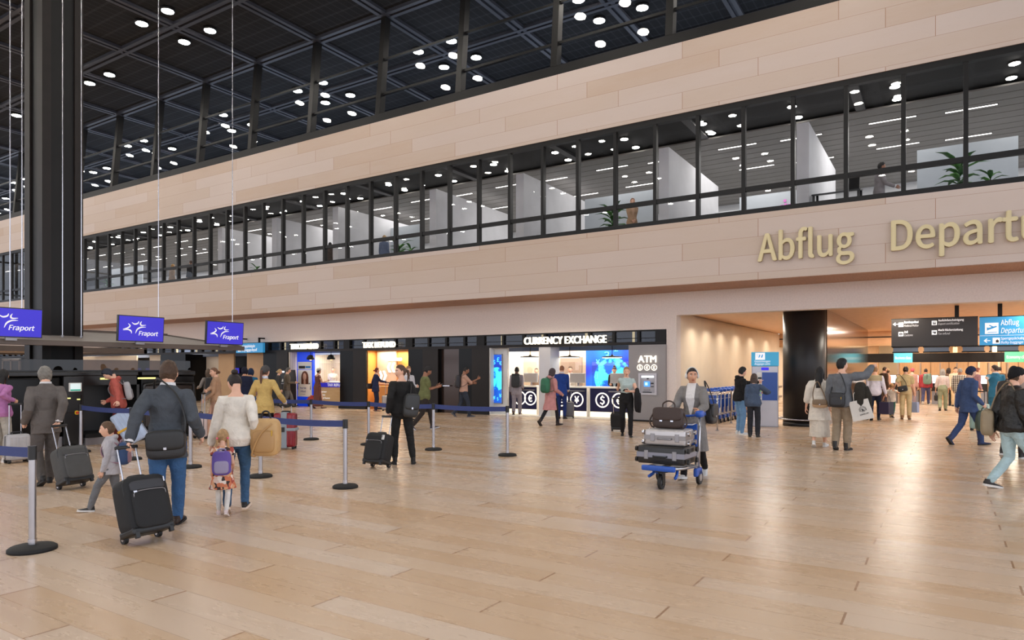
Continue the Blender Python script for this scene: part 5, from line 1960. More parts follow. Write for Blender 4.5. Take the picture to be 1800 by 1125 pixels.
def shoe(M4, k, kind, side):
    """foot frame: heel at -y, toe at +y, ground z = 0, ankle above the origin"""
    up, so = MB(M4), MB(M4)
    sg = 1 if side == 'R' else -1
    prof = [(-.078, .012, .05), (-.07, .027, .074), (-.03, .034, .086), (.02, .037, .080), (.06, .041, .064), (.10, .045, .052), (.14, .044, .043), (.172, .033, .036), (.19, .014, .024)]
    if kind == 'heel':
        prof = [(-.07, .018, .052), (-.055, .024, .064), (-.02, .026, .052), (.04, .030, .046), (.09, .036, .042), (.13, .034, .036), (.165, .020, .028), (.18, .008, .02)]
    rs = []
    lo = .016
    for y, hw, zt in prof:
        r = []
        cx = sg * -.006 * max(0, y / .19) * 1.5
        for j in range(12):
            t = 2 * PI * j / 12
            z = lo + (zt - lo) * (.5 + .5 * math.sin(t)) if math.sin(t) > 0 else lo + (zt - lo) * .5 * (1 + math.sin(t) * 1.0)
            r.append(Vector(((cx + hw * math.copysign(abs(math.cos(t)) ** .6, math.cos(t))) * k, y * k, z * k)))
        rs.append(r)
    up.rings(rs)
    if kind == 'boot':
        up.cyl((0, -.025 * k, .05 * k), (0, -.03 * k, .145 * k), .043 * k, .044 * k, 14)
    elif kind in ('sneaker', 'shoe'):
        up.cyl((0, -.03 * k, .05 * k), (0, -.032 * k, .10 * k), .040 * k, .036 * k, 14)
    rs = []
    for y, hw, zt in prof:
        hw2 = hw + (.005 if kind == 'sneaker' else .002)
        th = .030 if kind == 'sneaker' else .020
        rs.append([Vector((x * hw2 * k, (y * 1.03) * k, z * k)) for x, z in ((-1, .0), (1, .0), (1, th), (-1, th))])
    so.rings(rs, True, 0, False)
    if kind == 'boot':
        so.box(-.026 * k, .026 * k, -.075 * k, -.02 * k, 0, .034 * k)
    if kind == 'heel':
        so.cyl((0, -.05 * k, 0), (0, -.045 * k, .055 * k), .007 * k, .014 * k, 8)
    return up, so


STAND = ((.12, .10, 0, 0), (.14, .10, 0, 0))
WALKR = ((.40, .075, -14, 0), (-.26, .075, 42, 0))
WALKL = ((-.26, .075, 42, 0), (.40, .075, -14, 0))
STEPR = ((.30, .085, -6, 0), (-.08, .085, 24, 0))
STEPL = ((-.08, .085, 24, 0), (.30, .085, -6, 0))
PEOPLE = {}


def front_material(base, top, pz, u):
    """garment worn open: a V of the shirt, and a tie if there is one, shows down the chest"""
    m = base.copy()
    n = m.node_tree
    p = n.nodes['Principled BSDF']
    tc = n.nodes.new('ShaderNodeTexCoord')
    sp = n.nodes.new('ShaderNodeSeparateXYZ')
    n.links.new(tc.outputs['Object'], sp.inputs[0])
    ax = mth(n, 'ABSOLUTE', sp.outputs[0])
    zz = mth(n, 'DIVIDE', mth(n, 'SUBTRACT', sp.outputs[2], pz + top.get('vz', .10) * u), .16 * u)
    zc = mth(n, 'MINIMUM', mth(n, 'MAXIMUM', zz, 0.), 1.)
    fr = mth(n, 'GREATER_THAN', sp.outputs[1], .012)
    v = mth(n, 'MULTIPLY', mth(n, 'LESS_THAN', ax, mth(n, 'MULTIPLY', zc, top.get('vw', .030) * u * 1.15)), fr)

    def over(fac, col):
        x = n.nodes.new('ShaderNodeMixRGB')
        n.links.new(fac, x.inputs[0])
        old = p.inputs['Base Color'].links
        if old:
            n.links.new(old[0].from_socket, x.inputs[1])
        else:
            x.inputs[1].default_value = p.inputs['Base Color'].default_value
        x.inputs[2].default_value = lin(col)
        n.links.new(x.outputs[0], p.inputs['Base Color'])
    over(v, top['front'])
    if 'tie' in top:
        t = mth(n, 'LESS_THAN', ax, mth(n, 'MULTIPLY_ADD', mth(n, 'SUBTRACT', 1., zc), .006 * u, .0065 * u))
        over(mth(n, 'MULTIPLY', v, t), top['tie'])
    return m


def person(key, label, pos, yaw, H, sex='m', skin=SKIN, hair=None, top=None, bot=None, shoes=('shoe', (30, 28, 28)), feet=STAND, armR=None, armL=None, lean=3., twist=0., hy=0., hp=0., hf=.13, lod=1, hide_feet=False, extra=None, floor=0., face=True):
    """one figure. feet: (ball forward, out, pitch, lift) right and left; arms: None or a wrist target"""
    root = thing('person', label, 'person', (pos[0], pos[1], floor), yaw)
    Mw = Matrix.Translation((pos[0], pos[1], floor)) @ Matrix.Rotation(yaw, 4, 'Z')
    Mi = Mw.inverted()
    Hb = H * (1 - hf) / .87
    k = Hb / 1.75
    u = Hb
    vox = {0: .0085, 1: .012, 2: .017, 3: .023}[lod] * max(.75, H / 1.75)
    nseg = {0: 16, 1: 12, 2: 10, 3: 8}[lod]
    smooth_it = 4
    child = H < 1.35
    # legs -------------------------------------------------------------
    TH, SH = .245 * u, .240 * u
    ank = []
    for (fw, out, pit, lift), sg in zip(feet, (1, -1)):
        p = R(pit)
        if pit >= 0:
            ball = Vector((sg * out * k, fw * k, lift * k))
            a = ball + Vector((0, (-.12 * math.cos(p) + .075 * math.sin(p)) * k, (.12 * math.sin(p) + .075 * math.cos(p)) * k))
        else:
            heel = Vector((sg * out * k, (fw - .19) * k, lift * k))
            a = heel + Vector((0, (.07 * math.cos(p) - .075 * math.sin(p)) * k * 1.0, (.075 * math.cos(p) + .07 * math.sin(-p) * 0) * k))
        ank.append((a, pit))
    reach = (TH + SH) * .992
    hips = [Vector((.050 * u, 0, 0)), Vector((-.050 * u, 0, 0))]
    hz = 1e9
    for h, (a, _p) in zip(hips, ank):
        d2 = (a.x - h.x) ** 2 + (a.y - h.y) ** 2
        hz = min(hz, a.z + math.sqrt(max(reach * reach - d2, .01)))
    pel = Vector((0, 0, hz + .008 * u))
    knees = []
    for h, (a, _p), sg in zip(hips, ank, (1, -1)):
        hp_ = pel + h - Vector((0, 0, .008 * u))
        d = a - hp_
        L = min(d.length, TH + SH - 1e-4)
        c = (TH * TH - SH * SH + L * L) / (2 * L)
        q = math.sqrt(max(TH * TH - c * c, 0))
        dn = d.normalized()
        f = Vector((sg * .10, 1, 0)).normalized()
        f = (f - dn * f.dot(dn)).normalized()
        knees.append((hp_, hp_ + dn * c + f * q, a))
    # spine -------------------------------------------------------------
    prof = TORSO['m' if sex == 'm' and not child else 'f']
    if child:
        prof = [(a, b * 1.08 if a < .2 else b * 1.0, c * 1.2, 0) for a, b, c, d in TORSO['m']]
    st = [(-.08)]
    sp = {}
    pos_ = pel.copy()
    frames = []
    step = .005
    s = 0.
    p = pel.copy()
    while s <= .40:
        ang = -R(lean) * min(1, .35 + s / .2)
        yw = -R(twist) * min(1, max(0, s / .25))
        Rm = Matrix.Rotation(yw, 3, 'Z') @ Matrix.Rotation(ang, 3, 'X')
        frames.append((s, p.copy(), Rm))
        p = p + Rm @ Vector((0, 0, step * u))
        s += step

    def spine(s):
        if s <= 0:
            return pel + Vector((0, 0, s * u)), Matrix.Identity(3)
        i = min(int(s / step), len(frames) - 1)
        _, q, Rm = frames[i]
        return q + Rm @ Vector((0, 0, (s - frames[i][0]) * u)), Rm

    def tring(s, th=0., sc=1., n=20, e=.9):
        rx, ry, oy = interp(prof, s)
        c, Rm = spine(s)
        out = []
        for j in range(n):
            t = 2 * PI * j / n
            cx, sy = math.cos(t), math.sin(t)
            out.append(c + Rm @ Vector(((rx * u * sc + th) * math.copysign(abs(cx) ** e, cx), (ry * u * sc + th) * math.copysign(abs(sy) ** e, sy) + oy * u, 0)))
        return out
    # shoulders, arms ------------------------------------------------------
    UA, FA = .172 * u, .148 * u
    shw = (.104 if sex == 'm' else .090) if not child else .092
    arms = {}
    for side, spec, sg in (('R', armR, 1), ('L', armL, -1)):
        c, Rm = spine(.272)
        S_ = c + Rm @ Vector((sg * shw * u, -.004 * u, 0))
        spec = spec or {}
        pose = spec.get('pose', 'relax')
        if 'world' in spec:
            tgt = Mi @ spec['world']
            # the grip sits in the palm, .085 beyond the wrist
            dv = (tgt - S_).normalized()
            if 'hd' in spec:
                dv = Vector(spec['hd']).normalized()
            tgt = tgt - dv * .085 * k
        elif 'at' in spec:
            tgt = Vector(spec['at']) * k
            tgt = Vector((tgt.x, tgt.y, tgt.z))
        else:
            sw = spec.get('swing', .06)
            tgt = S_ + Vector((sg * spec.get('out', .045) * k, sw * k, -(UA + FA) * .975))
        d = tgt - S_
        L = min(max(d.length, .08 * u), (UA + FA) * .998)
        dn = d.normalized()
        tgt = S_ + dn * L
        cc = (UA * UA - FA * FA + L * L) / (2 * L)
        q = math.sqrt(max(UA * UA - cc * cc, 0))
        pole = Vector(spec.get('pole', (sg * .10, -1, -.15)))
        pole = (pole - dn * pole.dot(dn)).normalized()
        E = S_ + dn * cc + pole * q
        hd = Vector(spec['hd']).normalized() if 'hd' in spec else ((tgt - E).normalized() * .75 + (Vector((0, 0, -1)) if 'at' not in spec and 'world' not in spec else (tgt - E).normalized()) * .25).normalized()
        th_ = Vector(spec.get('thumb', (0, .8, .6)))
        th_ = th_ - hd * th_.dot(hd)
        th_ = th_.normalized() if th_.length > .05 else Vector((-sg, 0, 0))
        xh = -th_ if side == 'R' else th_
        zh = xh.cross(hd)
        HM = Matrix((xh, hd, zh)).transposed().to_4x4()
        HM.translation = tgt
        arms[side] = (S_, E, tgt, HM, pose)
    # head -------------------------------------------------------------------
    hk = hf * H / .2275
    c, Rm = spine(.335 if not child else .325)
    neck_top = c
    HR = Matrix.Rotation(-R(twist), 4, 'Z') @ Matrix.Rotation(-R(hy), 4, 'Z') @ Matrix.Rotation(-R(hp + lean * .3), 4, 'X')
    HM = Matrix.Translation(neck_top + Vector((0, .016 * u, 0)) + HR.to_3x3() @ Vector((0, .012 * hk, .105 * hk))) @ HR
    # body ------------------------------------------------------------------
    mb = MB()
    mb.rings([tring(s) for s, *_ in prof])
    nk = Vector((0, .0, 0))
    limb(mb, [spine(.30)[0], spine(.33)[0], HM.translation - Vector((0, .01 * hk, .02 * hk))], [.034 * u if sex == 'm' else .029 * u, .032 * u if sex == 'm' else .027 * u, .031 * u if sex == 'm' else .028 * u], nseg)
    al = .92 if sex == 'f' else 1.0
    for side in 'RL':
        S_, E, Wt, _, _ = arms[side]
        limb(mb, [S_ + (spine(.262)[0] - S_) * .35, S_, S_.lerp(E, .5), E, E.lerp(Wt, .35), Wt], [x * u * al for x in (.034, .033, .028, .0225, .0225, .0145)], nseg)
    for h, kn, a in knees:
        limb(mb, [h, h.lerp(kn, .5), kn, kn.lerp(a, .35), a], [x * u * al for x in (.052, .044, .031, .032, .0185)], nseg)
    body = remesh(mb, vox, smooth_it, 'body')
    fb = MB()
    fb.v = [v.co.copy() for v in body.vertices]
    fb.f = [list(q.vertices) for q in body.polygons]
    fb.m = [0] * len(fb.f)
    fb.sm = [True] * len(fb.f)
    bpy.data.meshes.remove(body)
    nu, nv = {0: (84, 64), 1: (60, 46), 2: (36, 28), 3: (24, 18)}[lod]
    head(fb, HM, hk, nu, nv, face and lod < 3, .7 if sex == 'm' else 1.1)
    for side in 'RL':
        S_, E, Wt, hm, pose = arms[side]
        hand(fb, hm, k * (1 if not child else .95) * (1 if sex == 'm' else .93), side, pose, 8 if lod == 0 else 6 if lod < 3 else 5)
    hc = (hair or {}).get('col', (40, 30, 26))
    lips = mat('lips_%d_%d_%d' % tuple(skin), tuple(int(c * f) for c, f in zip(skin, (.78, .58, .58))), .4)
    part(root, 'body', fb, [skinm(skin), lips, hairm(hc)])
    # eyes
    if face and lod < 2:
        for sx in (-1, 1):
            e = MB(HM).ell((sx * .0305 * hk, .0765 * hk, .005 * hk), (.0125 * hk, .0105 * hk, .0085 * hk), 14)
            b = part(root, 'eye', e, mat('eye_white', (226, 220, 214), .2))
            part(b, 'iris', MB(HM).ell((sx * .0305 * hk, .0842 * hk, .005 * hk), (.0062 * hk, .0036 * hk, .0062 * hk), 12), mat('eye_iris', (52, 36, 26), .15))
    # hair and headwear -------------------------------------------------------
    if hair:
        st = hair.get('style', 'short')
        hm_ = hairm(hc)
        if st != 'none':
            q = dict(short=dict(vol=.008, top=.016, rough=.007), crop=dict(vol=.004, top=.006, rough=.002), full=dict(vol=.013, top=.022, rough=.010), bun=dict(vol=.006, top=.004, rough=.002), tied=dict(vol=.007, top=.006, rough=.002), long=dict(vol=.013, top=.012, rough=.004), bob=dict(vol=.016, top=.012, rough=.004))[st if st in ('short', 'crop', 'full', 'bun', 'tied', 'long', 'bob') else 'tied' if st in ('pony', 'braids') else 'short']
            m = scalp(HM, hk, nu=48 if lod < 2 else 28, nv=32 if lod < 2 else 18, **q)
            L = lambda x, y, z: HM @ Vector((x * hk, y * hk, z * hk))
            G3 = Vector((0, 0, -1))
            if st == 'bun':
                m.T = HM
                m.ell((0, -.055 * hk, .128 * hk) if hair.get('high') else (0, -.118 * hk, .0), (.042 * hk, .040 * hk, .036 * hk), 16)
            elif st == 'pony':
                a = L(0, -.108, .03)
                back = (HM.to_3x3() @ Vector((0, -1, 0)))
                ln = hair.get('len', .26)
                limb(m, [a, a + back * .035 * hk + G3 * .02 * hk, a + back * .05 * hk + G3 * .5 * ln * hk, a + back * .03 * hk + G3 * ln * hk], [.018 * hk, .026 * hk, .024 * hk, .009 * hk], 10)
            elif st in ('long', 'bob'):
                ln = hair.get('len', .20 if st == 'long' else .085)
                rs = []
                for t in [i / 7 for i in range(8)]:
                    cz = lerp(.04, -.085 - ln, t)
                    bw = lerp(.084, .072, t) * (1 if t < .9 else .9)
                    r_ = []
                    o_ = HM @ Vector((0, -.045 * hk, .04 * hk)) + G3 * (.04 - cz) * hk + (HM.to_3x3() @ Vector((0, -1, 0))) * (.025 * min(1, t * 1.5) + hair.get('back', 0) * t) * hk
                    xa = (HM.to_3x3() @ Vector((1, 0, 0)))
                    ya = (HM.to_3x3() @ Vector((0, 1, 0)))
                    for j in range(16):
                        a = 2 * PI * j / 16
                        r_.append(o_ + xa * math.cos(a) * bw * hk * (1 + .06 * noise.noise(Vector((j * .9, t * 3, 1)))) + ya * math.sin(a) * lerp(.062, .030, t) * hk)
                    rs.append(r_)
                m.rings(rs)
                for sx in (-1, 1):
                    limb(m, [L(sx * .072, .0, .03), L(sx * .080, -.005, -.04), L(sx * .074, -.03, -.10 - ln * .4)], [.018 * hk, .022 * hk, .014 * hk], 8)
            elif st == 'braids':
                for sx in (-1, 1):
                    a = L(sx * .07, -.06, -.03)
                    pts, rad = [], []
                    for i in range(13):
                        t = i / 12
                        pts.append(a + Vector((sx * .012 * hk * t, -.012 * hk, -.17 * hk * t)))
                        rad.append((.016 + .004 * (i % 2)) * hk * (1 - .3 * t))
                    m.tube(pts, rad, 8)
            part(root, 'hair', m, hm_)
            if st == 'braids':
                for sx in (-1, 1):
                    part(root, 'hair_tie', MB().ell(L(sx * .07, -.062, -.015), (.017 * hk,) * 3, 10), mat('pink_tie', (238, 110, 140), .6))
        hat = hair.get('hat')
        if hat:
            hcol = cloth(hair.get('hatcol', (30, 30, 32)))
            hl = lambda th: interp([(-1, -.03), (0, .02), (1, .05)], math.cos(th))[0]
            if hat == 'beanie':
                part(root, 'beanie', scalp(HM, hk, vol=.018, top=.014, rough=.002, line=hl), hcol)
            elif hat == 'cap':
                c_ = part(root, 'cap', scalp(HM, hk, vol=.018, top=.010, rough=0, line=hl), hcol)
                part(c_, 'brim', MB(HM @ Matrix.Translation((0, .105 * hk, .055 * hk)) @ Matrix.Rotation(R(-8), 4, 'X')).ell((0, .02 * hk, 0), (.072 * hk, .07 * hk, .006 * hk), 18), hcol)
            elif hat == 'straw':
                c_ = part(root, 'hat', MB(HM @ Matrix.Rotation(R(8), 4, 'X')).lathe([(.16 * hk, .055 * hk), (.158 * hk, .062 * hk), (.095 * hk, .064 * hk), (.09 * hk, .13 * hk), (.06 * hk, .15 * hk), (.01 * hk, .152 * hk)], n=24), cloth(hair.get('hatcol', (236, 230, 216))))
                part(c_, 'hat_band', MB(HM @ Matrix.Rotation(R(8), 4, 'X')).lathe([(.0965 * hk, .066 * hk), (.095 * hk, .09 * hk)], n=24), M_blackp)
            elif hat == 'scarf':
                m = scalp(HM, hk, vol=.022, top=.010, rough=.003, line=lambda th: interp([(-1, -.2), (.1, -.2), (.35, -.02), (.7, .05), (1, .06)], math.cos(th))[0])
                limb(m, [HM @ Vector((0, -.05 * hk, -.05 * hk)), spine(.335)[0] + Vector((0, -.01, .0))], [.085 * hk, .07 * hk], 14)
                part(root, 'headscarf', m, hcol)
            elif hat == 'headphones':
                c_ = part(root, 'headphones', MB(HM).tube([(.092 * hk * math.cos(a), -.004 * hk, .128 * hk * math.sin(a) + .0) for a in [PI * j / 16 for j in range(17)]], .010 * hk, 8), M_white)
                for sx in (-1, 1):
                    part(c_, 'ear_cup', MB(HM).ell((sx * .090 * hk, -.004 * hk, -.005 * hk), (.020 * hk, .036 * hk, .042 * hk), 16), M_white)
            elif hat == 'hood':
                part(root, 'hood', scalp(HM, hk, vol=.03, top=.016, rough=.004, line=lambda th: interp([(-1, -.2), (.2, -.2), (.5, .05), (1, .075)], math.cos(th))[0]), hcol)
    # trousers / skirt -----------------------------------------------------------
    if bot and bot.get('kind', 'trousers') in ('trousers', 'tights'):
        ti = bot['kind'] == 'tights' if 'kind' in bot else False
        fit = bot.get('fit', 1.)
        th = bot.get('th', .006 if ti else .010) * k
        m = MB()
        w0 = bot.get('waist', .075)
        ss = [s for s, *_ in prof if s < w0 - .01] + [w0]
        m.rings([tring(s, th) for s in ss])
        ln = bot.get('len', 1.0)
        if ti:
            rr = (.055, .047, .034, .035, .022)
        else:
            rr = (.059, .052, .0405 * fit, .039 * fit, .031 * fit)
        for h, kn, a in knees:
            e = kn.lerp(a, ln) + (Vector((0, 0, -.006 * k)) if ln >= 1 else Vector())
            limb(m, [h + Vector((0, 0, .0)), h.lerp(kn, .5), kn, kn.lerp(e, .4), kn.lerp(e, .8), e], [x * u * al for x in (rr[0], rr[1], rr[2], rr[3], (rr[3] + rr[4]) / 2, rr[4])], nseg)
        me = remesh(m, vox, 3, 'trousers', None if ti else (.0055 * k, 7, 14))
        me.materials.append(bot['mat'] if 'mat' in bot else cloth(bot['col']))
        put('tights' if ti else 'trousers', me, root)
        if bot.get('belt'):
            part(root, 'belt', MB().rings([tring(w0 - .012, th + .006 * k), tring(w0 + .004, th + .006 * k)], False), cloth(bot['belt']))

    def skirt(m, z0s, hem, flare, th):
        """closed flared tube from torso height z0s down to z = hem (in body heights above the floor)"""
        rs = [tring(s, th) for s, *_ in prof if s > -.02 and s <= z0s]
        rs.reverse()
        c0, _ = spine(0)
        zb = hem * u
        rx0, ry0, _o = interp(prof, -.01)
        cy = 0
        ex = abs(ank[0][0].y - ank[1][0].y)
        low = []
        for i in range(1, 9):
            t = i / 8
            z = lerp(c0.z - .01 * u, zb, t)
            f = 1 + flare * t
            # follow the stride
            tz = (c0.z - z) / max(c0.z, .01)
            ym = (ank[0][0].y + ank[1][0].y) / 2 * tz
            ry = max(ry0 * u * f + th, ex * tz * .5 + .045 * u)
            r = []
            for j in range(20):
                a = 2 * PI * j / 20
                wv = 1 + .05 * t * math.sin(5 * a + 1.3) * (1 if flare > .05 else .3)
                r.append(Vector((c0.x + (rx0 * u * f + th) * math.cos(a) * wv, c0.y + ym + ry * math.sin(a) * wv, z)))
            low.append(r)
        m.rings(list(reversed(low)) + list(reversed(rs)))
    if bot and bot.get('kind') == 'skirt':
        m = MB()
        skirt(m, .085, bot['hem'], bot.get('flare', .1), .020 * k)
        me = remesh(m, vox, 3, 'skirt', (.006 * k, 12, 3))
        me.materials.append(bot['mat'] if 'mat' in bot else cloth(bot['col']))
        put('skirt', me, root)
    # top -----------------------------------------------------------------------
    if top:
        th = top.get('th', .012) * k
        m = MB()
        hem = top.get('hem', -.05)
        neck = top.get('neck', .312)
        if hem > -.0751:
            ss = [hem] + [s for s, *_ in prof if hem + .012 < s < neck - .006] + [neck]
            lo_ = top.get('loose', .016 if hem < .05 else 0.) * k
            m.rings([tring(s, th + lo_ * max(0, min(1, (.16 - s) / .08))) for s in ss])
        else:
            ss = [s for s, *_ in prof if 0 <= s < neck - .006] + [neck]
            m.rings([tring(s, th) for s in ss])
            skirt(m, .14, top.get('bottom', pel.z / u + hem), top.get('flare', .06), th + .010 * k)
        sl = top.get('sl', 2.)
        sw = top.get('sw', 1.)
        for side in 'RL':
            S_, E, Wt, _, _ = arms[side]
            pts = [S_ + (spine(.262)[0] - S_) * .4, S_]
            rad = [.042, .0415]
            rows = [(.3, .039), (.65, .035), (1., .033), (1.35, .032), (1.7, .029), (1.97, .025)]
            for t, r_ in rows:
                if t <= sl + .01:
                    pts.append(S_.lerp(E, t) if t <= 1 else E.lerp(Wt, t - 1))
                    rad.append(r_ * sw if t > .2 else r_)
            if len(pts) == 2:
                pts.append(S_.lerp(E, max(.12, sl)))
                rad.append(.038)
            limb(m, pts, [x * u * (al * .97 if sex == 'f' else 1) + (th - .012 * k) for x in rad], nseg)
        if top.get('hood'):
            c, Rm = spine(.315)
            m.ell(c + Rm @ Vector((0, -.050 * u, .004 * u)), (.062 * u, .034 * u, .030 * u), 14)
            m.ell(c + Rm @ Vector((0, .0 * u, .006 * u)), (.050 * u, .048 * u, .018 * u), 14)
        elif top.get('collar'):
            m.rings([tring(.296, .012 * k), tring(.314, .018 * k), tring(.330, .019 * k)])
        if top.get('puff'):
            c, Rm = spine(hem + .015)
        me = remesh(m, vox, 3, 'top', ((.0075 if lod < 2 else .005) * k * top.get('fold', 1.), 8, 9))
        mats = [top['mat'] if 'mat' in top else cloth(top['col'])]
        # open front: a strip of the garment shows what is worn beneath
        zs = []
        if 'front' in top:
            mats[0] = front_material(mats[0], top, pel.z, u)
        if 'hem_mat' in top:
            mats.append(cloth(top['hem_mat']))
            for q in me.polygons:
                if (q.center.z - pel.z) / u < hem + top.get('hemh', .03):
                    q.material_index = len(mats) - 1
        if 'yoke' in top:
            mats.append(top['yoke'])
            for q in me.polygons:
                if (q.center.z - pel.z) / u > .20 and abs(q.center.x) < .12 * u:
                    q.material_index = len(mats) - 1
        for q in mats:
            me.materials.append(q)
        put(top.get('name', 'shirt'), me, root)
        if 'shirtcollar' in top:
            part(root, 'collar', MB().rings([tring(.318, .010 * k), tring(.332, .012 * k), tring(.346, .012 * k), tring(.346, .007 * k), tring(.325, .003 * k)], True), cloth(top['shirtcollar'], var=.03))
            if sl > 1.8:
                for side in 'RL':
                    S_, E, Wt, hmx, _ = arms[side]
                    dd = (Wt - E).normalized()
                    part(root, 'cuff', MB().cyl(Wt - dd * .012 * k, Wt + dd * .012 * k, .027 * u * .98, .0255 * u, 14), cloth(top['shirtcollar'], var=.03))
        if top.get('lapel') and lod < 3:
            pass
    if extra:
        extra(root, spine, arms, u, k, tring)
    # shoes ---------------------------------------------------------------------
    if not hide_feet:
        kind, scol = shoes[0], shoes[1]
        sole = shoes[2] if len(shoes) > 2 else (40, 38, 38)
        for (a, pit), side, sg in zip(ank, 'RL', (1, -1)):
            M4 = Matrix.Translation(a) @ Matrix.Rotation(R(-8 * sg), 4, 'Z') @ Matrix.Rotation(-R(pit), 4, 'X') @ Matrix.Translation((0, 0, -.075 * k))
            up, so = shoe(M4, k * (1 if not child else 1.08) * (1 if sex == 'm' else .94), kind, side)
            q = part(root, 'shoe', up, mat('shoe_%d_%d_%d' % tuple(scol), scol, .55, var=.1, vscale=20))
            part(q, 'sole', so, mat('sole_%d_%d_%d' % tuple(sole), sole, .7))
    inf = dict(root=root, M=Mw, arms=arms, spine=spine, u=u, k=k, Mhead=HM)
    for side in 'RL':
        hm = arms[side][3]
        inf['h' + side] = Mw @ (hm @ Vector((0, .085 * k, -.022 * k)))
    PEOPLE[key] = inf
    return inf


def back_of(inf, s=.20, out=.0):
    """world matrix on the wearer's back: x right, y forward, z up"""
    c, Rm = inf['spine'](s)
    M4 = Rm.to_4x4()
    M4.translation = c
    return inf['M'] @ M4


def worldthing(name, label, cat, M4, group=None):
    """thing whose parts are built straight from the world matrix M4 (upright things keep their own yaw)"""
    yaw = M4.to_euler('XYZ').z
    loc = M4.translation
    o = thing(name, label, cat, loc, yaw, group)
    T = (Matrix.Translation(loc) @ Matrix.Rotation(yaw, 4, 'Z')).inverted() @ M4
    return o, T


def backpack(label, inf, col, w=.28, h=.42, d=.15, s=.17, style='day', straps=True, off=None, col2=None, tilt=0):
    u = inf['u']
    M4 = back_of(inf, s)
    ry = .07 * u
    M4 = M4 @ Matrix.Translation(off or (0, -(ry + .018 + d / 2), 0)) @ Matrix.Rotation(R(tilt), 4, 'Y')
    o, T = worldthing('backpack', label, 'backpack', M4)
    cm = mat('pack_%d_%d_%d' % tuple(col), col, .6, bump=.3, bscale=180, var=.1, vscale=8)
    c2 = mat('pack2_%d_%d_%d' % tuple(col2 or [int(c * .6) for c in col]), col2 or tuple(int(c * .6) for c in col), .6)
    part(o, 'body', MB(T).ell((0, 0, 0), (w / 2, d / 2, h / 2), 24, 0, .5), cm)
    if style == 'roll':
        part(o, 'roll_top', MB(T).cyl((-w * .44, -.01, h * .5), (w * .44, -.01, h * .5), .035, n=14), cm)
        part(o, 'buckle_strap', MB(T).box(-.012, .012, -d * .53, -d * .49, 0, h * .5), c2)
    else:
        part(o, 'front_pocket', MB(T).ell((0, -d * .42, -h * .16), (w * .38, d * .20, h * .26), 20, 0, .5), c2 if col2 else cm)
        part(o, 'zip', MB(T).tube(smooth_path([(-w * .44, -d * .2, -h * .1), (-w * .42, -d * .3, h * .32), (0, -d * .32, h * .47), (w * .42, -d * .3, h * .32), (w * .44, -d * .2, -h * .1)], 5), .005, 5), c2)
    part(o, 'carry_loop', MB(T).tube(smooth_path([(-.04, d * .3, h * .47), (-.03, d * .3, h * .56), (.03, d * .3, h * .56), (.04, d * .3, h * .47)], 4), .009, 6), c2)
    if straps:
        for sx in (-1, 1):
            pts = [(sx * .055 * u, d / 2, h * .38), (sx * .062 * u, d / 2 + .03 * u, .128 * u), (sx * .062 * u, d / 2 + .085 * u, .134 * u), (sx * .062 * u, d / 2 + .160 * u, .085 * u), (sx * .072 * u, d / 2 + .155 * u, .0), (sx * .090 * u, d / 2 + .08 * u, -h * .28), (sx * .080 * u, d / 2 - .02, -h * .40)]
            part(o, 'shoulder_strap', MB(T).tube(smooth_path(pts, 4), .020, 6, flat=.4, up=(sx, 0, 0)), c2)
    return o


def shoulder_bag(label, M4, col, w, h, d, name='shoulder_bag', strap=None, style='flap', col2=None, cat='bag'):
    """bag in a frame: x along its width, y its thickness (+y outwards), z up; strap is a list of points in that frame"""
    o, T = worldthing(name, label, cat, M4)
    cm = mat('bag_%d_%d_%d' % tuple(col), col, .45, bump=.25, bscale=120, var=.1, vscale=10)
    c2 = mat('bag2_%d_%d_%d' % tuple(col2 or [int(c * .7) for c in col]), col2 or tuple(int(c * .7) for c in col), .45)
    part(o, 'body', MB(T).ell((0, 0, 0), (w / 2, d / 2, h / 2), 22, 0, .45), cm)
    if style == 'flap':
        part(o, 'flap', MB(T).ell((0, d * .28, h * .16), (w * .49, d * .30, h * .36), 20, 0, .45), c2)
        part(o, 'clasp', MB(T).box(-.015, .015, d * .55, d * .62, -h * .16, -h * .06, .004), M_chrome)
    elif style == 'zip':
        part(o, 'front_pocket', MB(T).ell((0, d * .40, -h * .1), (w * .4, d * .2, h * .3), 18, 0, .5), c2)
        part(o, 'zip_puller', MB(T).box(-w * .34, -w * .30, d * .58, d * .62, h * .05, h * .2), M_gold if False else mat('brass', (190, 150, 60), .35, .8))
    elif style == 'sack':
        part(o, 'gather', MB(T).ell((0, 0, h * .46), (w * .18, d * .3, h * .1), 14), c2)
    if strap:
        part(o, 'strap', MB(T).tube(smooth_path(strap, 6), .013, 6, flat=.5), c2)
    return o


def phone(inf, side, label):
    hm = inf['M'] @ inf['arms'][side][3]
    k = inf['k']
    sg = 1 if side == 'R' else -1
    o, T = worldthing('phone', label, 'phone', hm @ Matrix.Translation((-.01 * sg * k, .09 * k, -.028 * k)))
    part(o, 'case', MB(T).box(-.036, .036, -.065, .075, -.006, .003, .004), M_blackp)
    part(o, 'display', MB(T).box(-.032, .032, -.06, .07, -.008, -.006), mat('phone_glass', (30, 34, 44), .1))
    return o


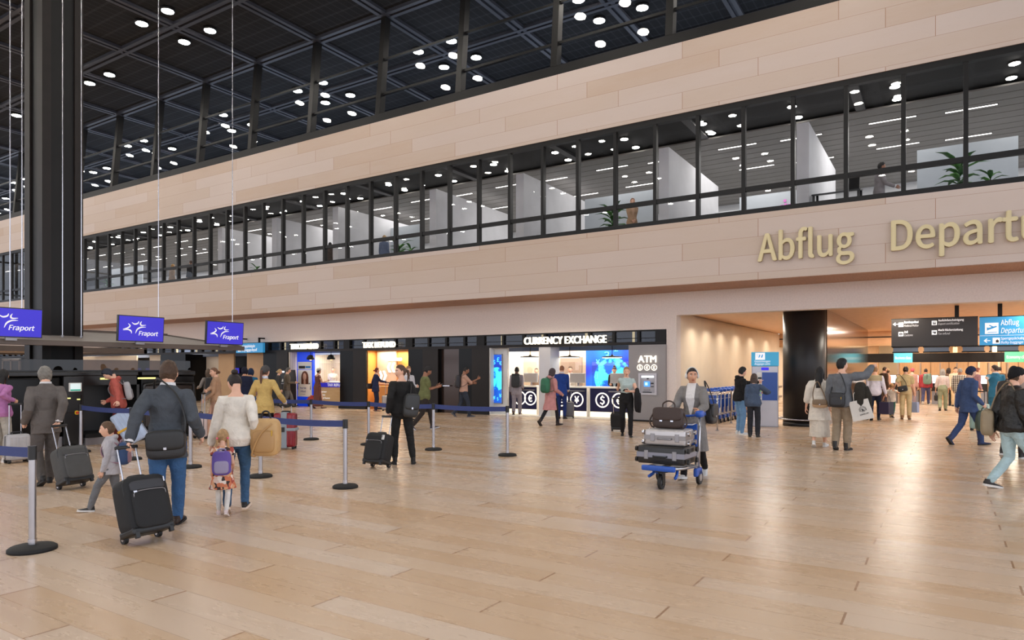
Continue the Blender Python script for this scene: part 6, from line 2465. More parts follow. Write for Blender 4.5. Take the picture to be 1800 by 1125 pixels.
def shopping_bag(label, grip, yaw, col, w=.3, h=.36, d=.12, name='shopping_bag', drop=.2, tilt=0):
    M4 = Matrix.Translation(grip) @ Matrix.Rotation(yaw, 4, 'Z') @ Matrix.Rotation(R(tilt), 4, 'Y')
    o, T = worldthing(name, label, 'bag', M4)
    cm = mat('paper_%d_%d_%d' % tuple(col), col, .7, bump=.1, bscale=60, var=.05)
    part(o, 'body', MB(T).add([(sx * w / 2 * f, sy * d / 2, z) for z, f in ((-drop, .94), (-drop - h, 1.)) for sy in (-1, 1) for sx in (-1, 1)], [(4, 5, 7, 6), (0, 1, 5, 4), (2, 6, 7, 3), (0, 4, 6, 2), (1, 3, 7, 5), (0, 2, 3, 1)]), cm)
    for sy in (-1, 1):
        part(o, 'handle', MB(T).tube(smooth_path([(-w * .22, sy * d * .48, -drop - .01), (-w * .14, sy * .02, -.03), (0, 0, 0), (w * .14, sy * .02, -.03), (w * .22, sy * d * .48, -drop - .01)], 4), .006, 6), cm)
    return o, T
# ================================================================== THE TRAVELLERS
C_ = dict
SK1, SK2, SK3, SK4 = (226, 178, 152), (206, 154, 124), (150, 104, 80), (92, 60, 46)
BLK, DRK = (26, 25, 26), (40, 38, 38)
H_ = lambda style, col, **k: dict(style=style, col=col, **k)
BROWN, DBROWN, BLOND, GREYH, BLACKH, RED = (74, 52, 38), (42, 30, 25), (176, 138, 92), (120, 116, 110), (22, 20, 20), (110, 44, 34)


def hold(p, **k):
    return dict(world=Vector(p), pose=k.pop('pose', 'grip'), **k)


def at3(px, py, t):
    q = GT(px, t)
    return Vector((q.x, q.y, EYE - (py - HOR) / 1200 * t))


# ---- the family and travellers at the left front
person('mauve', 'person in a mauve jumper at the left frame edge holding the silver-grey suitcase', G(1, 812), facing(1, 40), 1.64, 'f', SK2, H_('bob', BLACKH), C_(col=(176, 116, 168), name='jumper', hem=-.04, loose=.03), C_(col=(178, 172, 162), fit=1.15), ('sneaker', (214, 206, 200), (230, 228, 226)), STAND, armR=hold(BAGS['pinkarm']), armL=C_(out=.08), lod=1)
g = person('greysuit', 'grey-haired person in a grey suit seen from behind pulling a worn grey suitcase', G(81, 852), facing(80, -12), 1.70, 'm', SK1, H_('full', GREYH), C_(col=(100, 94, 91), name='jacket', hem=-.085, collar=True, shirtcollar=(214, 212, 214), loose=.022, fold=1.3, sw=1.08), C_(col=(88, 83, 81), fit=1.08), ('shoe', BLK), STEPR, armR=hold(BAGS['grey']), armL=C_(at=(-.25, .08, .93), pose='grip'), lod=0)
rh = person('redhood', 'person in a rust red hoodie bending over the pale blue suitcase at the bag drop', G(209, 783), facing(205, -88), 1.70, 'm', SK1, H_('full', (30, 34, 48)), C_(col=(178, 90, 80), name='hoodie', hood=True, hem=-.06, loose=.03, fold=1.3), C_(col=(96, 40, 40), fit=1.1), ('sneaker', DRK, (220, 220, 220)), STAND, armR=C_(at=(.12, .24, .98), pose='hold'), armL=hold(BAGS['paleblue'], pose='hold'), lean=11, hp=38, lod=1)
backpack('pale grey backpack on the person in the rust red hoodie', rh, (176, 176, 180), .28, .40, .14, s=.14, col2=(120, 120, 126))
by = person('boy', 'boy in a pale grey hoodie striding left ahead of the black suitcase', G(196, 896), facing(190, -78), 1.10, 'm', SK1, H_('crop', (96, 72, 52)), C_(col=(186, 184, 190), name='hoodie', hood=True, hem=-.09, loose=.03, fold=1.3), C_(col=(112, 114, 118), fit=1.0), ('sneaker', (32, 32, 34), (222, 222, 222)), ((-.34, .07, 46, 0), (.46, .07, -6, 0)), armR=C_(swing=.02), armL=C_(swing=.10), lod=0, hf=.165)
backpack('small blue backpack on the boy in the pale grey hoodie', by, (44, 72, 116), .22, .27, .10, s=.13, col2=(150, 116, 130), straps=True)
ds = person('darksuit', 'dark-haired person in a charcoal jacket and blue jeans pulling the black two-wheeled suitcase', G(294, 928), facing(292, 10), 1.76, 'm', SK1, H_('short', (72, 52, 38)), C_(col=(76, 81, 88), name='jacket', hem=-.10, collar=True, shirtcollar=(232, 232, 236), loose=.022, fold=1.4, sw=1.1), C_(col=(62, 98, 142), fit=.98), ('shoe', (52, 36, 28)), ((.30, .07, -6, 0), (-.12, .08, 30, 0)), armL=hold(BAGS['near']), armR=C_(at=(.31, .06, .96), pose='relax'), lean=4, lod=0, hf=.136)
M4 = back_of(ds, .0) @ Matrix.Translation((.03, -.235, -.02)) @ Matrix.Rotation(PI, 4, 'Z') @ Matrix.Rotation(R(3), 4, 'Y')
shoulder_bag('black leather messenger bag on the back of the person in the charcoal jacket', M4, (40, 40, 42), .37, .29, .12, 'messenger_bag', [(-.17, -.04, .10), (-.18, -.06, .26), (-.10, -.12, .50), (.06, -.20, .66), (.13, -.30, .62), (.16, -.42, .35), (.19, -.30, .1), (.17, -.04, .06)])
gi = person('girl', 'small girl in a patterned dress and white tights beside the woman in the cream jumper', G(391, 907), facing(391, 4), 1.00, 'f', SK1, H_('braids', (178, 142, 100)), C_(mat=voro('dress_print', ((226, 196, 180), (206, 120, 84), (60, 44, 42), (236, 220, 206), (170, 74, 62), (216, 160, 120)), 26), name='dress', hem=-.2, bottom=.33, flare=.45, sl=.45, sw=1.2), C_(kind='tights', col=(226, 222, 216)), ('shoe', (214, 196, 196), (226, 214, 210)), STEPL, armL=C_(swing=.0), armR=C_(at=(.20, .16, .98), pose='grip'), lod=0, hf=.178, hp=8)
backpack('little purple round backpack on the girl in the patterned dress', gi, (98, 76, 158), .20, .27, .09, s=.12, col2=(150, 140, 170))
wo = person('cream', 'woman in a cream jumper and blue jeans with a high dark bun, seen from behind', G(415, 899), facing(415, 6), 1.64, 'f', SK1, H_('bun', (36, 26, 24), high=True), C_(col=(228, 221, 210), name='jumper', hem=-.055, loose=.034, neck=.292, fold=1.1, sw=1.18), C_(col=(60, 92, 126), fit=.92), ('sneaker', (34, 30, 30), (226, 206, 190)), STEPR, armL=C_(at=(-.30, .05, .80), pose='hold'), armR=C_(at=(.24, .0, .92), pose='hold'), hy=-32, hp=22, lod=0)
M4 = wo['M'] @ Matrix.Translation((.33, -.06, .86)) @ Matrix.Rotation(PI * .92, 4, 'Z')
o = shoulder_bag('tan soft backpack hanging from the arm of the woman in the cream jumper', M4, (196, 158, 106), .33, .44, .20, 'backpack', [(-.10, .09, .16), (.02, .13, .04), (.12, .12, -.18), (.10, .06, -.22)], 'zip', (182, 142, 92), 'backpack')
part(o, 'carry_loop', MB(Matrix.Rotation(0, 4, 'Z')).tube(smooth_path([(-.06, 0, .20), (-.03, 0, .29), (.03, 0, .29), (.06, 0, .20)], 4), .012, 6), M_blackp)

# ---- middle ground, left
at = person('beige', 'woman in a beige jacket and skirt turning her face beside the bag drop row', G(381, 767), facing(380, -72), 1.72, 'f', SK1, H_('bun', (112, 78, 56)), C_(col=(176, 140, 112), name='jacket', hem=-.07, loose=.018, collar=True, front=(226, 214, 206), vz=.12), C_(kind='skirt', col=(170, 132, 112), hem=.285, flare=-.02), ('heel', (150, 112, 100)), STEPL, armR=hold(BAGS['rose']), armL=C_(at=(-.20, .22, .92)), hy=-38, lod=1)
fp = person('farpack', 'distant person with a black backpack in front of the beige wall', G(367, 739), facing(368, -14), 1.68, 'f', SK2, H_('long', (96, 78, 62)), C_(col=(140, 132, 126)), C_(col=(206, 190, 168)), ('shoe', DRK), STEPL, armL=C_(at=(-.3, .2, 1.1)), lod=2)
backpack('black backpack on the distant person by the beige wall', fp, (34, 34, 36), .30, .44, .16)
person('hood', 'distant person in a dark navy hooded coat under the light blue sign', G(430, 740), facing(430, 0), 1.70, 'm', SK2, H_('crop', BLACKH, hat='hood', hatcol=(34, 36, 52)), C_(col=(36, 42, 66), name='coat', hem=-.2, bottom=.33), C_(col=DRK), lod=2)
person('bluecoat', 'distant person in a bright blue coat beside the navy hooded one', G(440, 738), facing(440, 15), 1.66, 'm', SK2, H_('crop', BLACKH, hat='hood', hatcol=(38, 52, 80)), C_(col=(32, 100, 140), name='coat', hem=-.2, bottom=.36), C_(col=DRK), lod=2)
mu = person('mustard', 'woman in a mustard cardigan with a long brown ponytail and a grey cap', G(465, 790), facing(467, 8), 1.74, 'f', SK1, H_('pony', (92, 62, 50), len=.36, hat='beanie', hatcol=(76, 74, 74)), C_(col=(198, 168, 104), name='cardigan', hem=-.12, bottom=.43, flare=.10, shirtcollar=(214, 220, 234), sw=1.15), C_(col=(34, 32, 34)), ('boot', BLK), STEPR, armR=hold(BAGS['red']), armL=C_(at=(-.26, .30, 1.12), pose='hold'), lod=1, hy=25)
person('blondwoman', 'blond woman in a dark coat walking right in front of the black service machine', G(489, 717), facing(488, 78), 1.72, 'f', SK1, H_('bun', (186, 156, 110)), C_(col=(62, 62, 62), name='coat', hem=-.2, bottom=.36), C_(col=(70, 66, 66)), ('boot', BLK), WALKR, lod=2)
person('checkman', 'grey-haired person in a brown checked jacket walking right beside the blond woman', G(504, 716), facing(503, 80), 1.78, 'm', SK1, H_('short', (96, 92, 88)), C_(mat=stripes('brown_check', (92, 80, 66), (118, 106, 90), 22, 2, .3, c3=None, axis2=0), name='jacket', hem=-.09, front=(150, 160, 176)), C_(col=(112, 108, 106)), ('shoe', BLK), WALKL, armR=C_(at=(.2, .3, 1.05)), lod=2)
person('hatwoman', 'woman in a straw hat and long brown striped dress at the first refund counter', G(558, 718), facing(557, 62), 1.70, 'f', SK1, H_('tied', DBROWN, hat='straw'), C_(mat=stripes('brown_stripe', (108, 62, 52), (84, 46, 40), 30, 0, .4), name='dress', hem=-.2, bottom=.06, flare=.25, sl=.01, neck=.27), C_(kind='tights', col=SK1), ('shoe', (150, 110, 90)), STEPR, armL=hold(BAGS['small_red']), armR=C_(at=(.1, .42, 1.18), pose='phone'), lod=2)
person('clerk', 'clerk in a white blouse behind the glass of the first refund counter', (XY(585, Y1 + 1.55), Y1 + 1.55), facing(585, 176), 1.74, 'f', SK1, H_('bun', BROWN), C_(col=(214, 206, 200), name='blouse'), C_(col=DRK), lod=2, hide_feet=False)
person('navyred', 'red-haired woman in a navy trouser suit standing in the orange refund shop', G(660, 722.5), facing(660, 76), 1.72, 'f', SK1, H_('bun', RED), C_(col=(38, 46, 78), name='jacket', hem=-.09), C_(col=(34, 40, 66), fit=1.15), ('heel', (178, 120, 100)), STAND, armR=hold(BAGS['silver']), armL=C_(at=(-.2, .14, 1.0)), lod=2)
M4 = PEOPLE['navyred']['M'] @ Matrix.Translation((-.10, -.20, .98)) @ Matrix.Rotation(PI * .6, 4, 'Z')
shoulder_bag('small dark brown shoulder bag on the red-haired woman in navy', M4, (50, 36, 32), .26, .22, .10)

# ---- woman in black
wb_ = person('black', 'woman in black looking over her shoulder, holding a black suitcase with a name tag', G(706, 816), facing(703, -4), 1.74, 'f', SK1, H_('pony', (84, 62, 48), len=.2), C_(col=(34, 33, 33), name='jumper', hem=-.02, loose=.03, neck=.298, sw=1.15), C_(col=(36, 36, 36), fit=1.05, len=.86), ('boot', (24, 23, 23)), ((.10, .20, 0, 0), (.12, .12, 0, 0)), armL=hold(BAGS['black']), armR=C_(at=(.22, .2, 1.05), pose='hold'), hy=-98, twist=-12, lod=0)
M4 = back_of(wb_, .09) @ Matrix.Translation((.13, -.20, -.06)) @ Matrix.Rotation(PI * 1.06, 4, 'Z') @ Matrix.Rotation(R(-6), 4, 'Y')
shoulder_bag('black leather backpack slung on the right shoulder of the woman in black', M4, (44, 44, 44), .27, .40, .15, 'backpack', [(.02, -.02, .18), (.0, -.08, .32), (-.02, -.16, .38), (-.06, -.24, .30), (-.1, -.2, .1), (-.08, -.05, -.1)], 'flap', (36, 36, 36), 'backpack')
tm = person('tieman', 'fair-haired person in a white shirt and black tie behind the woman in black', G(716, 738), facing(716, 150), 1.74, 'm', SK1, H_('full', (150, 116, 80)), C_(col=(206, 206, 212), name='shirt', hem=.06, front=(206, 206, 212), tie=(26, 26, 30), vz=.05, vw=.012, shirtcollar=(222, 222, 226)), C_(col=DRK, waist=.09, th=.014), lod=2, armL=C_(at=(-.22, .26, 1.1), pose='hold'))
ol = person('olive', 'bearded person in an olive T-shirt and dark beanie reading a phone while walking', G(746, 755), facing(745, 74), 1.77, 'm', SK3, H_('crop', BLACKH, hat='beanie', hatcol=(48, 46, 46)), C_(col=(106, 110, 72), name='t_shirt', sl=.75, sw=1.25, hem=-.05, loose=.03), C_(col=(50, 44, 42), fit=.95), ('sneaker', (50, 52, 70), (196, 196, 200)), ((-.30, .075, 38, 0), (.36, .075, -10, 0)), armR=C_(at=(.08, .36, 1.16), pose='phone'), armL=C_(at=(-.06, .33, 1.14), pose='phone'), hp=18, lod=1)
phone(ol, 'R', 'dark phone in the hands of the person in the olive T-shirt')
sa = person('salmon', 'bearded person in a salmon shirt with a dark backpack looking at a phone', G(815, 733), facing(815, 82), 1.76, 'm', SK3, H_('crop', BLACKH), C_(col=(190, 152, 134), name='shirt', sl=1.0, sw=1.1, hem=-.03), C_(col=(52, 58, 70)), ('sneaker', (44, 48, 60), (90, 90, 96)), ((.30, .075, -4, 0), (-.28, .075, 40, 0)), armR=C_(at=(.12, .46, 1.30), pose='phone'), armL=C_(at=(-.1, .36, 1.15), pose='phone'), hp=14, lod=2)
backpack('dark grey backpack on the person in the salmon shirt', sa, (44, 44, 50), .30, .46, .16)
phone(sa, 'R', 'phone held up by the person in the salmon shirt')

# ---- currency exchange
gb = person('greyback', 'person in a light grey suit with a black backpack at the left exchange counter', G(908, 730), facing(907, 10), 1.76, 'm', SK4, H_('crop', (16, 15, 15)), C_(col=(150, 142, 148), name='jacket', hem=-.10, loose=.02), C_(col=(146, 138, 146), fit=1.1), ('shoe', (92, 66, 52)), STEPR, armR=C_(at=(.2, .2, .98), pose='phone'), lod=2)
backpack('black roll-top backpack on the person in the light grey suit', gb, (38, 38, 40), .30, .46, .15, style='roll')
EXC = EXY + 1.15
person('clerk2', 'clerk in a taupe top behind the left exchange counter', (XY(943, EXC), EXC), facing(942, 182), 1.70, 'f', SK1, H_('bun', BROWN), C_(col=(150, 124, 104), name='blouse'), C_(col=DRK), lod=2)
person('clerk3', 'clerk in a beige jacket and open white shirt behind the middle exchange counter', (XY(1003, EXC), EXC), facing(1005, 190), 1.76, 'm', SK1, H_('short', (92, 68, 48)), C_(col=(186, 176, 162), name='jacket', front=(226, 224, 222), vw=.034, vz=.02, hem=-.09, collar=True), C_(col=DRK), lod=2)
person('clerk4', 'clerk in a black jacket and pale blue shirt behind the right exchange counter', (XY(1080, EXC), EXC), facing(1080, 180), 1.76, 'f', SK1, H_('bun', DBROWN, high=True), C_(col=(34, 32, 34), name='jacket', front=(170, 196, 214), vw=.036, vz=.0, hem=-.09, collar=True), C_(col=DRK), armR=C_(at=(.16, .28, 1.1), pose='phone'), lod=2, hp=24)
pk = person('pinkcoat', 'person in a long pink coat and dark headscarf with a green backpack', G(968, 748), facing(968, 48), 1.70, 'f', SK2, H_('none', BLACKH, hat='scarf', hatcol=(80, 70, 72)), C_(col=(196, 138, 136), name='coat', hem=-.3, bottom=.27, flare=.26, hood=True, sw=1.25, fold=1.4), C_(col=(38, 38, 44), fit=.9), ('boot', (52, 40, 36)), ((.34, .07, -6, 0), (-.34, .07, 48, 0)), armR=C_(at=(.22, .24, .95), pose='hold'), lod=1)
backpack('green backpack with a black base on the person in the pink coat', pk, (44, 110, 80), .31, .44, .17, col2=(38, 96, 70))
bs = person('bluesuit', 'fair-haired person in a bright blue suit at the middle exchange counter', G(987, 736), facing(985, 14), 1.78, 'm', SK1, H_('crop', (150, 100, 70)), C_(col=(36, 66, 140), name='jacket', hem=-.10, shirtcollar=(226, 226, 230)), C_(col=(32, 50, 104)), ('shoe', BLK), STAND, armR=hold(BAGS['slate']), lod=2)
tw = person('tee', 'woman in a pale mint blouse and black trousers walking towards the viewer with a phone', G(1101, 767), facing(1100, 176), 1.74, 'f', SK1, H_('tied', (150, 116, 78)), C_(col=(176, 192, 190), name='blouse', sl=.22, sw=1.15, hem=.05, th=.008), C_(col=(30, 29, 30), fit=1.0, waist=.10, th=.016), ('heel', (26, 24, 24)), STEPL, armR=hold(BAGS['tow']), armL=C_(at=(-.04, .26, 1.12), pose='phone', pole=(-1, -.6, -.3)), hp=4, lod=1)
phone(tw, 'L', 'phone in the left hand of the woman in the mint blouse')
M4 = tw['M'] @ Matrix.Translation((-.25, .12, 1.02))
o, T = worldthing('folded_jacket', 'black jacket folded over the arm of the woman in the mint blouse', 'jacket', M4)
part(o, 'cloth', MB(T).ell((0, 0, -.12), (.07, .15, .30), 18, 0, .7), cloth((32, 30, 32)))
part(o, 'sleeve', MB(T).tube([(-.03, .1, .05), (-.05, .12, -.2), (-.04, .11, -.42)], [.05, .05, .04], 10), cloth((32, 30, 32)))

# ---- woman with the luggage cart
hL, hR = CM @ Vector((-.25, -.13, .985)), CM @ Vector((.22, -.14, .985))
wp = CM @ Vector((-.02, -.58, 0))
cw = person('cartwoman', 'woman in a long grey coat and white headphones pushing the luggage cart', wp, CYAW, 1.71, 'f', SK2, H_('bun', (34, 26, 25), hat='headphones'), C_(col=(128, 124, 121), name='coat', hem=-.3, bottom=.24, flare=.28, front=(226, 222, 220), vz=.02, vw=.034, collar=True, sw=1.2), C_(col=(28, 27, 28), fit=1.0), ('sneaker', (206, 204, 202), (226, 226, 224)), ((.34, .07, -8, 0), (-.28, .08, 42, 0)), armL=hold(hL), armR=hold(hR), hy=-30, lod=0, lean=4)
M4 = cw['M'] @ Matrix.Translation((-.25, -.12, .97)) @ Matrix.Rotation(PI / 2, 4, 'Z')
shoulder_bag('black handbag on the shoulder of the woman in the grey coat', M4, (30, 29, 30), .30, .30, .12, 'handbag', [(-.10, 0, .14), (-.09, -.05, .32), (0, -.11, .50), (.09, -.05, .32), (.10, 0, .14)])

# ---- at the cart dispenser
person('blackhood', 'dark-haired youth in a black hoodie and light blue jeans at the cart dispenser', G(1300, 763), facing(1300, 62), 1.70, 'm', SK1, H_('full', BLACKH), C_(col=(32, 31, 32), name='hoodie', hood=True, hem=-.04, loose=.03, sw=1.15), C_(col=(108, 146, 184), fit=1.1), ('sneaker', (214, 212, 210), (226, 226, 226)), STAND, armL=C_(at=(-.05, .54, 1.35), pose='point', hd=(.1, 1, .15)), armR=C_(at=(.18, .30, 1.12)), hp=8, lod=1)
person('bluesweater', 'girl with a brown bob in a blue-grey jumper and dark trousers at the cart dispenser', G(1325, 768), facing(1325, 6), 1.54, 'f', SK1, H_('bob', (70, 56, 50), len=.11), C_(col=(72, 86, 108), name='jumper', hem=-.05, loose=.035, sw=1.3), C_(col=(42, 44, 50), fit=1.2), ('boot', (34, 34, 36)), STAND, armR=C_(at=(.24, .34, 1.22), pose='point', pole=(1, -.2, -.5)), lod=1)

# ---- the pair in front of the round column
cp = person('cape', 'woman in a cream cape coat with long black hair beside the pointing person', G(1440, 786), facing(1440, 8), 1.72, 'f', SK1, H_('long', (24, 22, 24), len=.24, back=.07), C_(col=(220, 213, 202), name='cape', hem=-.3, bottom=.33, flare=.30, sw=1.7, sl=1.5, collar=True), C_(kind='skirt', col=(212, 203, 190), hem=.13, flare=.15), ('sneaker', (214, 212, 208), (226, 226, 226)), STEPR, lod=1, armR=C_(out=.12), armL=C_(out=.12))
M4 = back_of(cp, .02) @ Matrix.Translation((.05, -.235, .0)) @ Matrix.Rotation(PI, 4, 'Z')
shoulder_bag('small beige crossbody bag on the back of the woman in the cream cape', M4, (178, 146, 112), .30, .17, .10, 'crossbody_bag', [(.13, 0, .06), (.14, -.02, .24), (.07, -.06, .46), (-.02, -.08, .30), (-.12, -.01, .06)])
gs = person('pointer', 'tall person in a grey jumper pointing to the right, with a tote and black bag', G(1479, 791), facing(1479, 16), 1.86, 'm', SK1, H_('full', BLACKH), C_(col=(104, 107, 112), name='jumper', hem=-.06, loose=.035, sw=1.35, neck=.305), C_(col=(146, 130, 110), fit=1.15), ('boot', (34, 31, 30)), ((.16, .09, 0, 0), (.02, .09, 12, 0)), armR=C_(at=(.42, .44, 1.60), pose='point', pole=(.6, 0, -1), hd=(.55, .6, .35)), armL=C_(out=.06), hy=42, hp=-6, lod=1)
M4 = back_of(gs, .02) @ Matrix.Translation((-.02, -.225, .0)) @ Matrix.Rotation(PI, 4, 'Z')
shoulder_bag('black square crossbody bag on the back of the pointing person', M4, (34, 34, 38), .30, .30, .11, 'crossbody_bag', [(-.14, -.02, .12), (-.15, -.05, .25), (.0, -.16, .55), (.13, -.26, .4), (.14, -.06, .14)], 'zip', (40, 40, 44))
M4 = gs['M'] @ Matrix.Translation((.36, .02, 1.10))
o, T = worldthing('folded_jacket', 'dark olive jacket hanging over the right side of the pointing person', 'jacket', M4)
part(o, 'cloth', MB(T).ell((0, -.02, .0), (.12, .10, .30), 18, 0, .7), cloth((50, 47, 42)))
part(o, 'sleeve', MB(T).tube([(.08, -.02, .2), (.14, -.02, .02), (.16, -.03, -.22)], [.06, .07, .05], 10), cloth((46, 43, 38)))
grip = at3(1505, 689, 13.7)
o, T = shopping_bag('white canvas tote bag with a small black house emblem held by the pointing person', grip, facing(1508, 10), (218, 214, 208), .38, .40, .07, 'tote_bag', .17, -14)
MT = T @ Matrix.Rotation(R(-6), 4, 'Y')
M_ink = mat('black_ink', (40, 40, 42), .7)
part(o, 'emblem', MB(MT).tube([(-.06, -.041, -.40), (-.06, -.041, -.34), (0, -.041, -.29), (.06, -.041, -.34), (.06, -.041, -.40)], .004, 5).tube([(.045 * math.cos(a), -.041, -.37 + .045 * math.sin(a)) for a in [2 * PI * j / 18 for j in range(18)]], .003, 5, closed=True).box(-.02, .0, -.043, -.038, -.40, -.35).box(.006, .02, -.043, -.038, -.40, -.37), M_ink)
lettering(o, 'lettering', 'EMILIA', M_ink, (0, 0, 0), .16, .022, face=MT @ Matrix.Translation((-.08, -.041, -.47)) @ FACE_Y, bold=.0)

# ---- the walkers towards the gates
person('boyfar', 'little boy in a white top and olive trousers beside the striped-shoulder person', G(1521, 738), facing(1521, 4), 1.06, 'm', SK1, H_('crop', (150, 116, 78)), C_(col=(206, 198, 192), name='t_shirt', sl=.8, hem=-.05, loose=.02), C_(col=(134, 116, 62), len=.8, fit=1.15), ('sneaker', (60, 58, 62)), STEPR, lod=2, hf=.17)
sm = person('striped', 'person in a white shirt with a striped jumper tied over the shoulders and navy trousers', G(1538, 739), facing(1538, 6), 1.76, 'm', SK1, H_('crop', (140, 106, 74)), C_(col=(214, 210, 222), name='shirt', hem=-.07, loose=.022, yoke=stripes('cream_stripes', (214, 200, 160), (62, 58, 62), 26, 2, .4)), C_(col=(30, 36, 54), fit=.85), ('shoe', (34, 32, 38)), STEPR, armR=C_(at=(.30, .02, .86), pose='grip'), lod=2)
g_ = sm['hR']
shopping_bag('dark purple shopping bag in the hand of the striped-shoulder person', g_ + Vector((-.03, -.06, .02)), facing(1555, 20), (44, 36, 66), .30, .38, .12)
shopping_bag('slate grey shopping bag in the hand of the striped-shoulder person', g_ + Vector((.05, .09, .02)), facing(1560, -25), (62, 64, 78), .34, .40, .13)
person('boywhite', 'boy in a white T-shirt and green trousers between two adults', G(1567, 734), facing(1566, 12), 1.20, 'm', SK1, H_('crop', (168, 130, 88)), C_(col=(224, 218, 212), name='t_shirt', sl=.6, sw=1.2, hem=-.06, loose=.02), C_(col=(62, 108, 96), fit=.95), ('sneaker', (150, 116, 84)), STEPL, armL=C_(at=(-.40, .05, .95), pose='hold'), armR=C_(at=(.48, .12, 1.25), pose='hold'), lod=2, hf=.165)
kh = person('khaki', 'woman in a pale khaki jumpsuit with a belt and black crossbody bag', G(1592, 737), facing(1592, 2), 1.75, 'f', SK1, H_('bun', DBROWN), C_(col=(206, 188, 142), name='shirt', sl=.75, sw=1.3, hem=.05), C_(col=(204, 184, 140), fit=1.2, waist=.10, th=.014, belt=(178, 140, 90)), ('boot', (150, 108, 72)), STAND, armL=C_(at=(-.36, .06, 1.0), pose='hold'), armR=C_(out=.10), lod=2)
M4 = back_of(kh, .03) @ Matrix.Translation((-.08, -.20, .02)) @ Matrix.Rotation(PI, 4, 'Z') @ Matrix.Rotation(R(12), 4, 'Y')
shoulder_bag('black crossbody bag on the back of the woman in the khaki jumpsuit', M4, (28, 27, 28), .29, .19, .10, 'crossbody_bag', [(-.13, -.02, .07), (-.12, -.04, .22), (.0, -.10, .48), (.12, -.16, .42), (.14, -.03, .07)])
shopping_bag('pale blue shopping bag with pink print in the hand of the woman in khaki', kh['hR'], facing(1607, 35), (150, 164, 196), .26, .34, .11)
rj = person('redjacket', 'person in a red hooded jacket with a grey-green backpack near the gates', G(1627, 711), facing(1627, 8), 1.74, 'm', SK2, H_('crop', DBROWN), C_(col=(172, 66, 74), name='jacket', hood=True, hem=-.05, loose=.025, sw=1.2), C_(col=(76, 78, 112), fit=1.05), ('sneaker', DRK, (216, 216, 216)), WALKR, lod=2)
backpack('grey-green roll-top backpack on the person in the red jacket', rj, (112, 138, 124), .34, .46, .17, style='roll', off=(.10, -.24, .0))
gh = person('greyhair', 'woman with long grey hair in a white blouse and sage trousers', G(1657, 722), facing(1657, 4), 1.68, 'f', SK2, H_('long', (160, 156, 152), len=.12), C_(col=(226, 212, 210), name='blouse', sl=1.4, sw=1.3, hem=.05), C_(col=(156, 164, 136), fit=1.2, waist=.10, th=.014), ('shoe', (84, 60, 50)), STEPR, armL=C_(out=.10), lod=2)
M4 = Matrix.Translation(gh['hL'] + Vector((0, 0, -.22))) @ Matrix.Rotation(facing(1650, 80), 4, 'Z')
shoulder_bag('small black pouch in the hand of the grey-haired woman', M4, (28, 27, 28), .20, .24, .12, 'pouch', [(-.06, 0, .10), (-.04, 0, .2), (.04, 0, .2), (.06, 0, .10)], 'sack')
person('plaid', 'grey-haired person in a black and white checked shirt and white trousers', G(1687, 723), facing(1687, 10), 1.72, 'm', SK3, H_('crop', (140, 138, 136)), C_(mat=stripes('plaid', (206, 200, 190), (44, 42, 42), 14, 2, .5, axis2=0), name='shirt', hem=-.10, loose=.03, sw=1.35), C_(col=(214, 206, 206), fit=1.15), ('shoe', (70, 54, 46)), STEPR, lod=2)
ns = person('navysuit', 'person in a navy suit with a dark beret walking right with a green bag', G(1702, 782), facing(1702, 52), 1.74, 'm', SK1, H_('short', (50, 46, 56), hat='beanie', hatcol=(40, 46, 72)), C_(col=(64, 82, 120), name='jacket', hem=-.10, collar=True, loose=.022), C_(col=(58, 74, 114)), ('boot', (38, 48, 84)), ((.36, .07, -6, 0), (-.34, .07, 50, 0)), armR=C_(at=(.22, .16, .90), pose='grip'), armL=C_(swing=-.1), lod=1)
M4 = Matrix.Translation(ns['hR'] + Vector((0, 0, -.30))) @ Matrix.Rotation(facing(1706, 150), 4, 'Z')
shoulder_bag('dark green roll bag held by the person in the navy suit', M4, (72, 86, 76), .36, .46, .18, 'holdall', [(-.06, 0, .18), (-.05, 0, .27), (.05, 0, .27), (.06, 0, .18)], 'zip', (60, 74, 66))
tl = person('teal', 'smiling person in a teal suit looking left, with the mint suitcase', G(1750, 741), facing(1748, -8), 1.80, 'm', SK1, H_('short', (52, 44, 42)), C_(col=(50, 114, 146), name='jacket', hem=-.10, collar=True, shirtcollar=(220, 224, 230), loose=.022), C_(col=(48, 110, 142)), ('shoe', (52, 40, 36)), STEPL, armL=hold(BAGS['mint']), hy=-62, lod=1)
pm = person('packman', 'person in a beige shirt with a black backpack behind the black leather jacket', GT(1779, 12.6), facing(1779, 22), 1.74, 'm', SK4, H_('crop', (18, 17, 17)), C_(col=(178, 160, 150), name='shirt', sl=1.8, hem=-.05, loose=.02, sw=1.15), C_(col=(60, 56, 58)), ('sneaker', DRK, (200, 200, 200)), STEPR, lod=1)
backpack('black backpack on the person in the beige shirt', pm, (44, 38, 36), .30, .46, .16)
lt = person('leather', 'person in a black cap, black leather jacket and pale jeans striding out of frame', G(1779, 860), facing(1779, 60), 1.74, 'm', SK1, H_('crop', (92, 70, 54), hat='cap', hatcol=(26, 26, 28)), C_(mat=mat('black_leather', (22, 21, 21), .34, bump=.8, bscale=70, var=.2, vscale=20), name='jacket', hem=-.04, loose=.035, sw=1.3, fold=1.8, collar=True), C_(col=(176, 202, 208), fit=.96, len=.95), ('sneaker', (34, 30, 30), (216, 212, 208)), ((.44, .08, -10, 0), (-.14, .08, 10, 0)), armR=C_(swing=.1), armL=C_(swing=-.12, out=.08), lod=0)
M4 = back_of(lt, .02) @ Matrix.Translation((-.22, -.20, .0)) @ Matrix.Rotation(PI * .85, 4, 'Z')
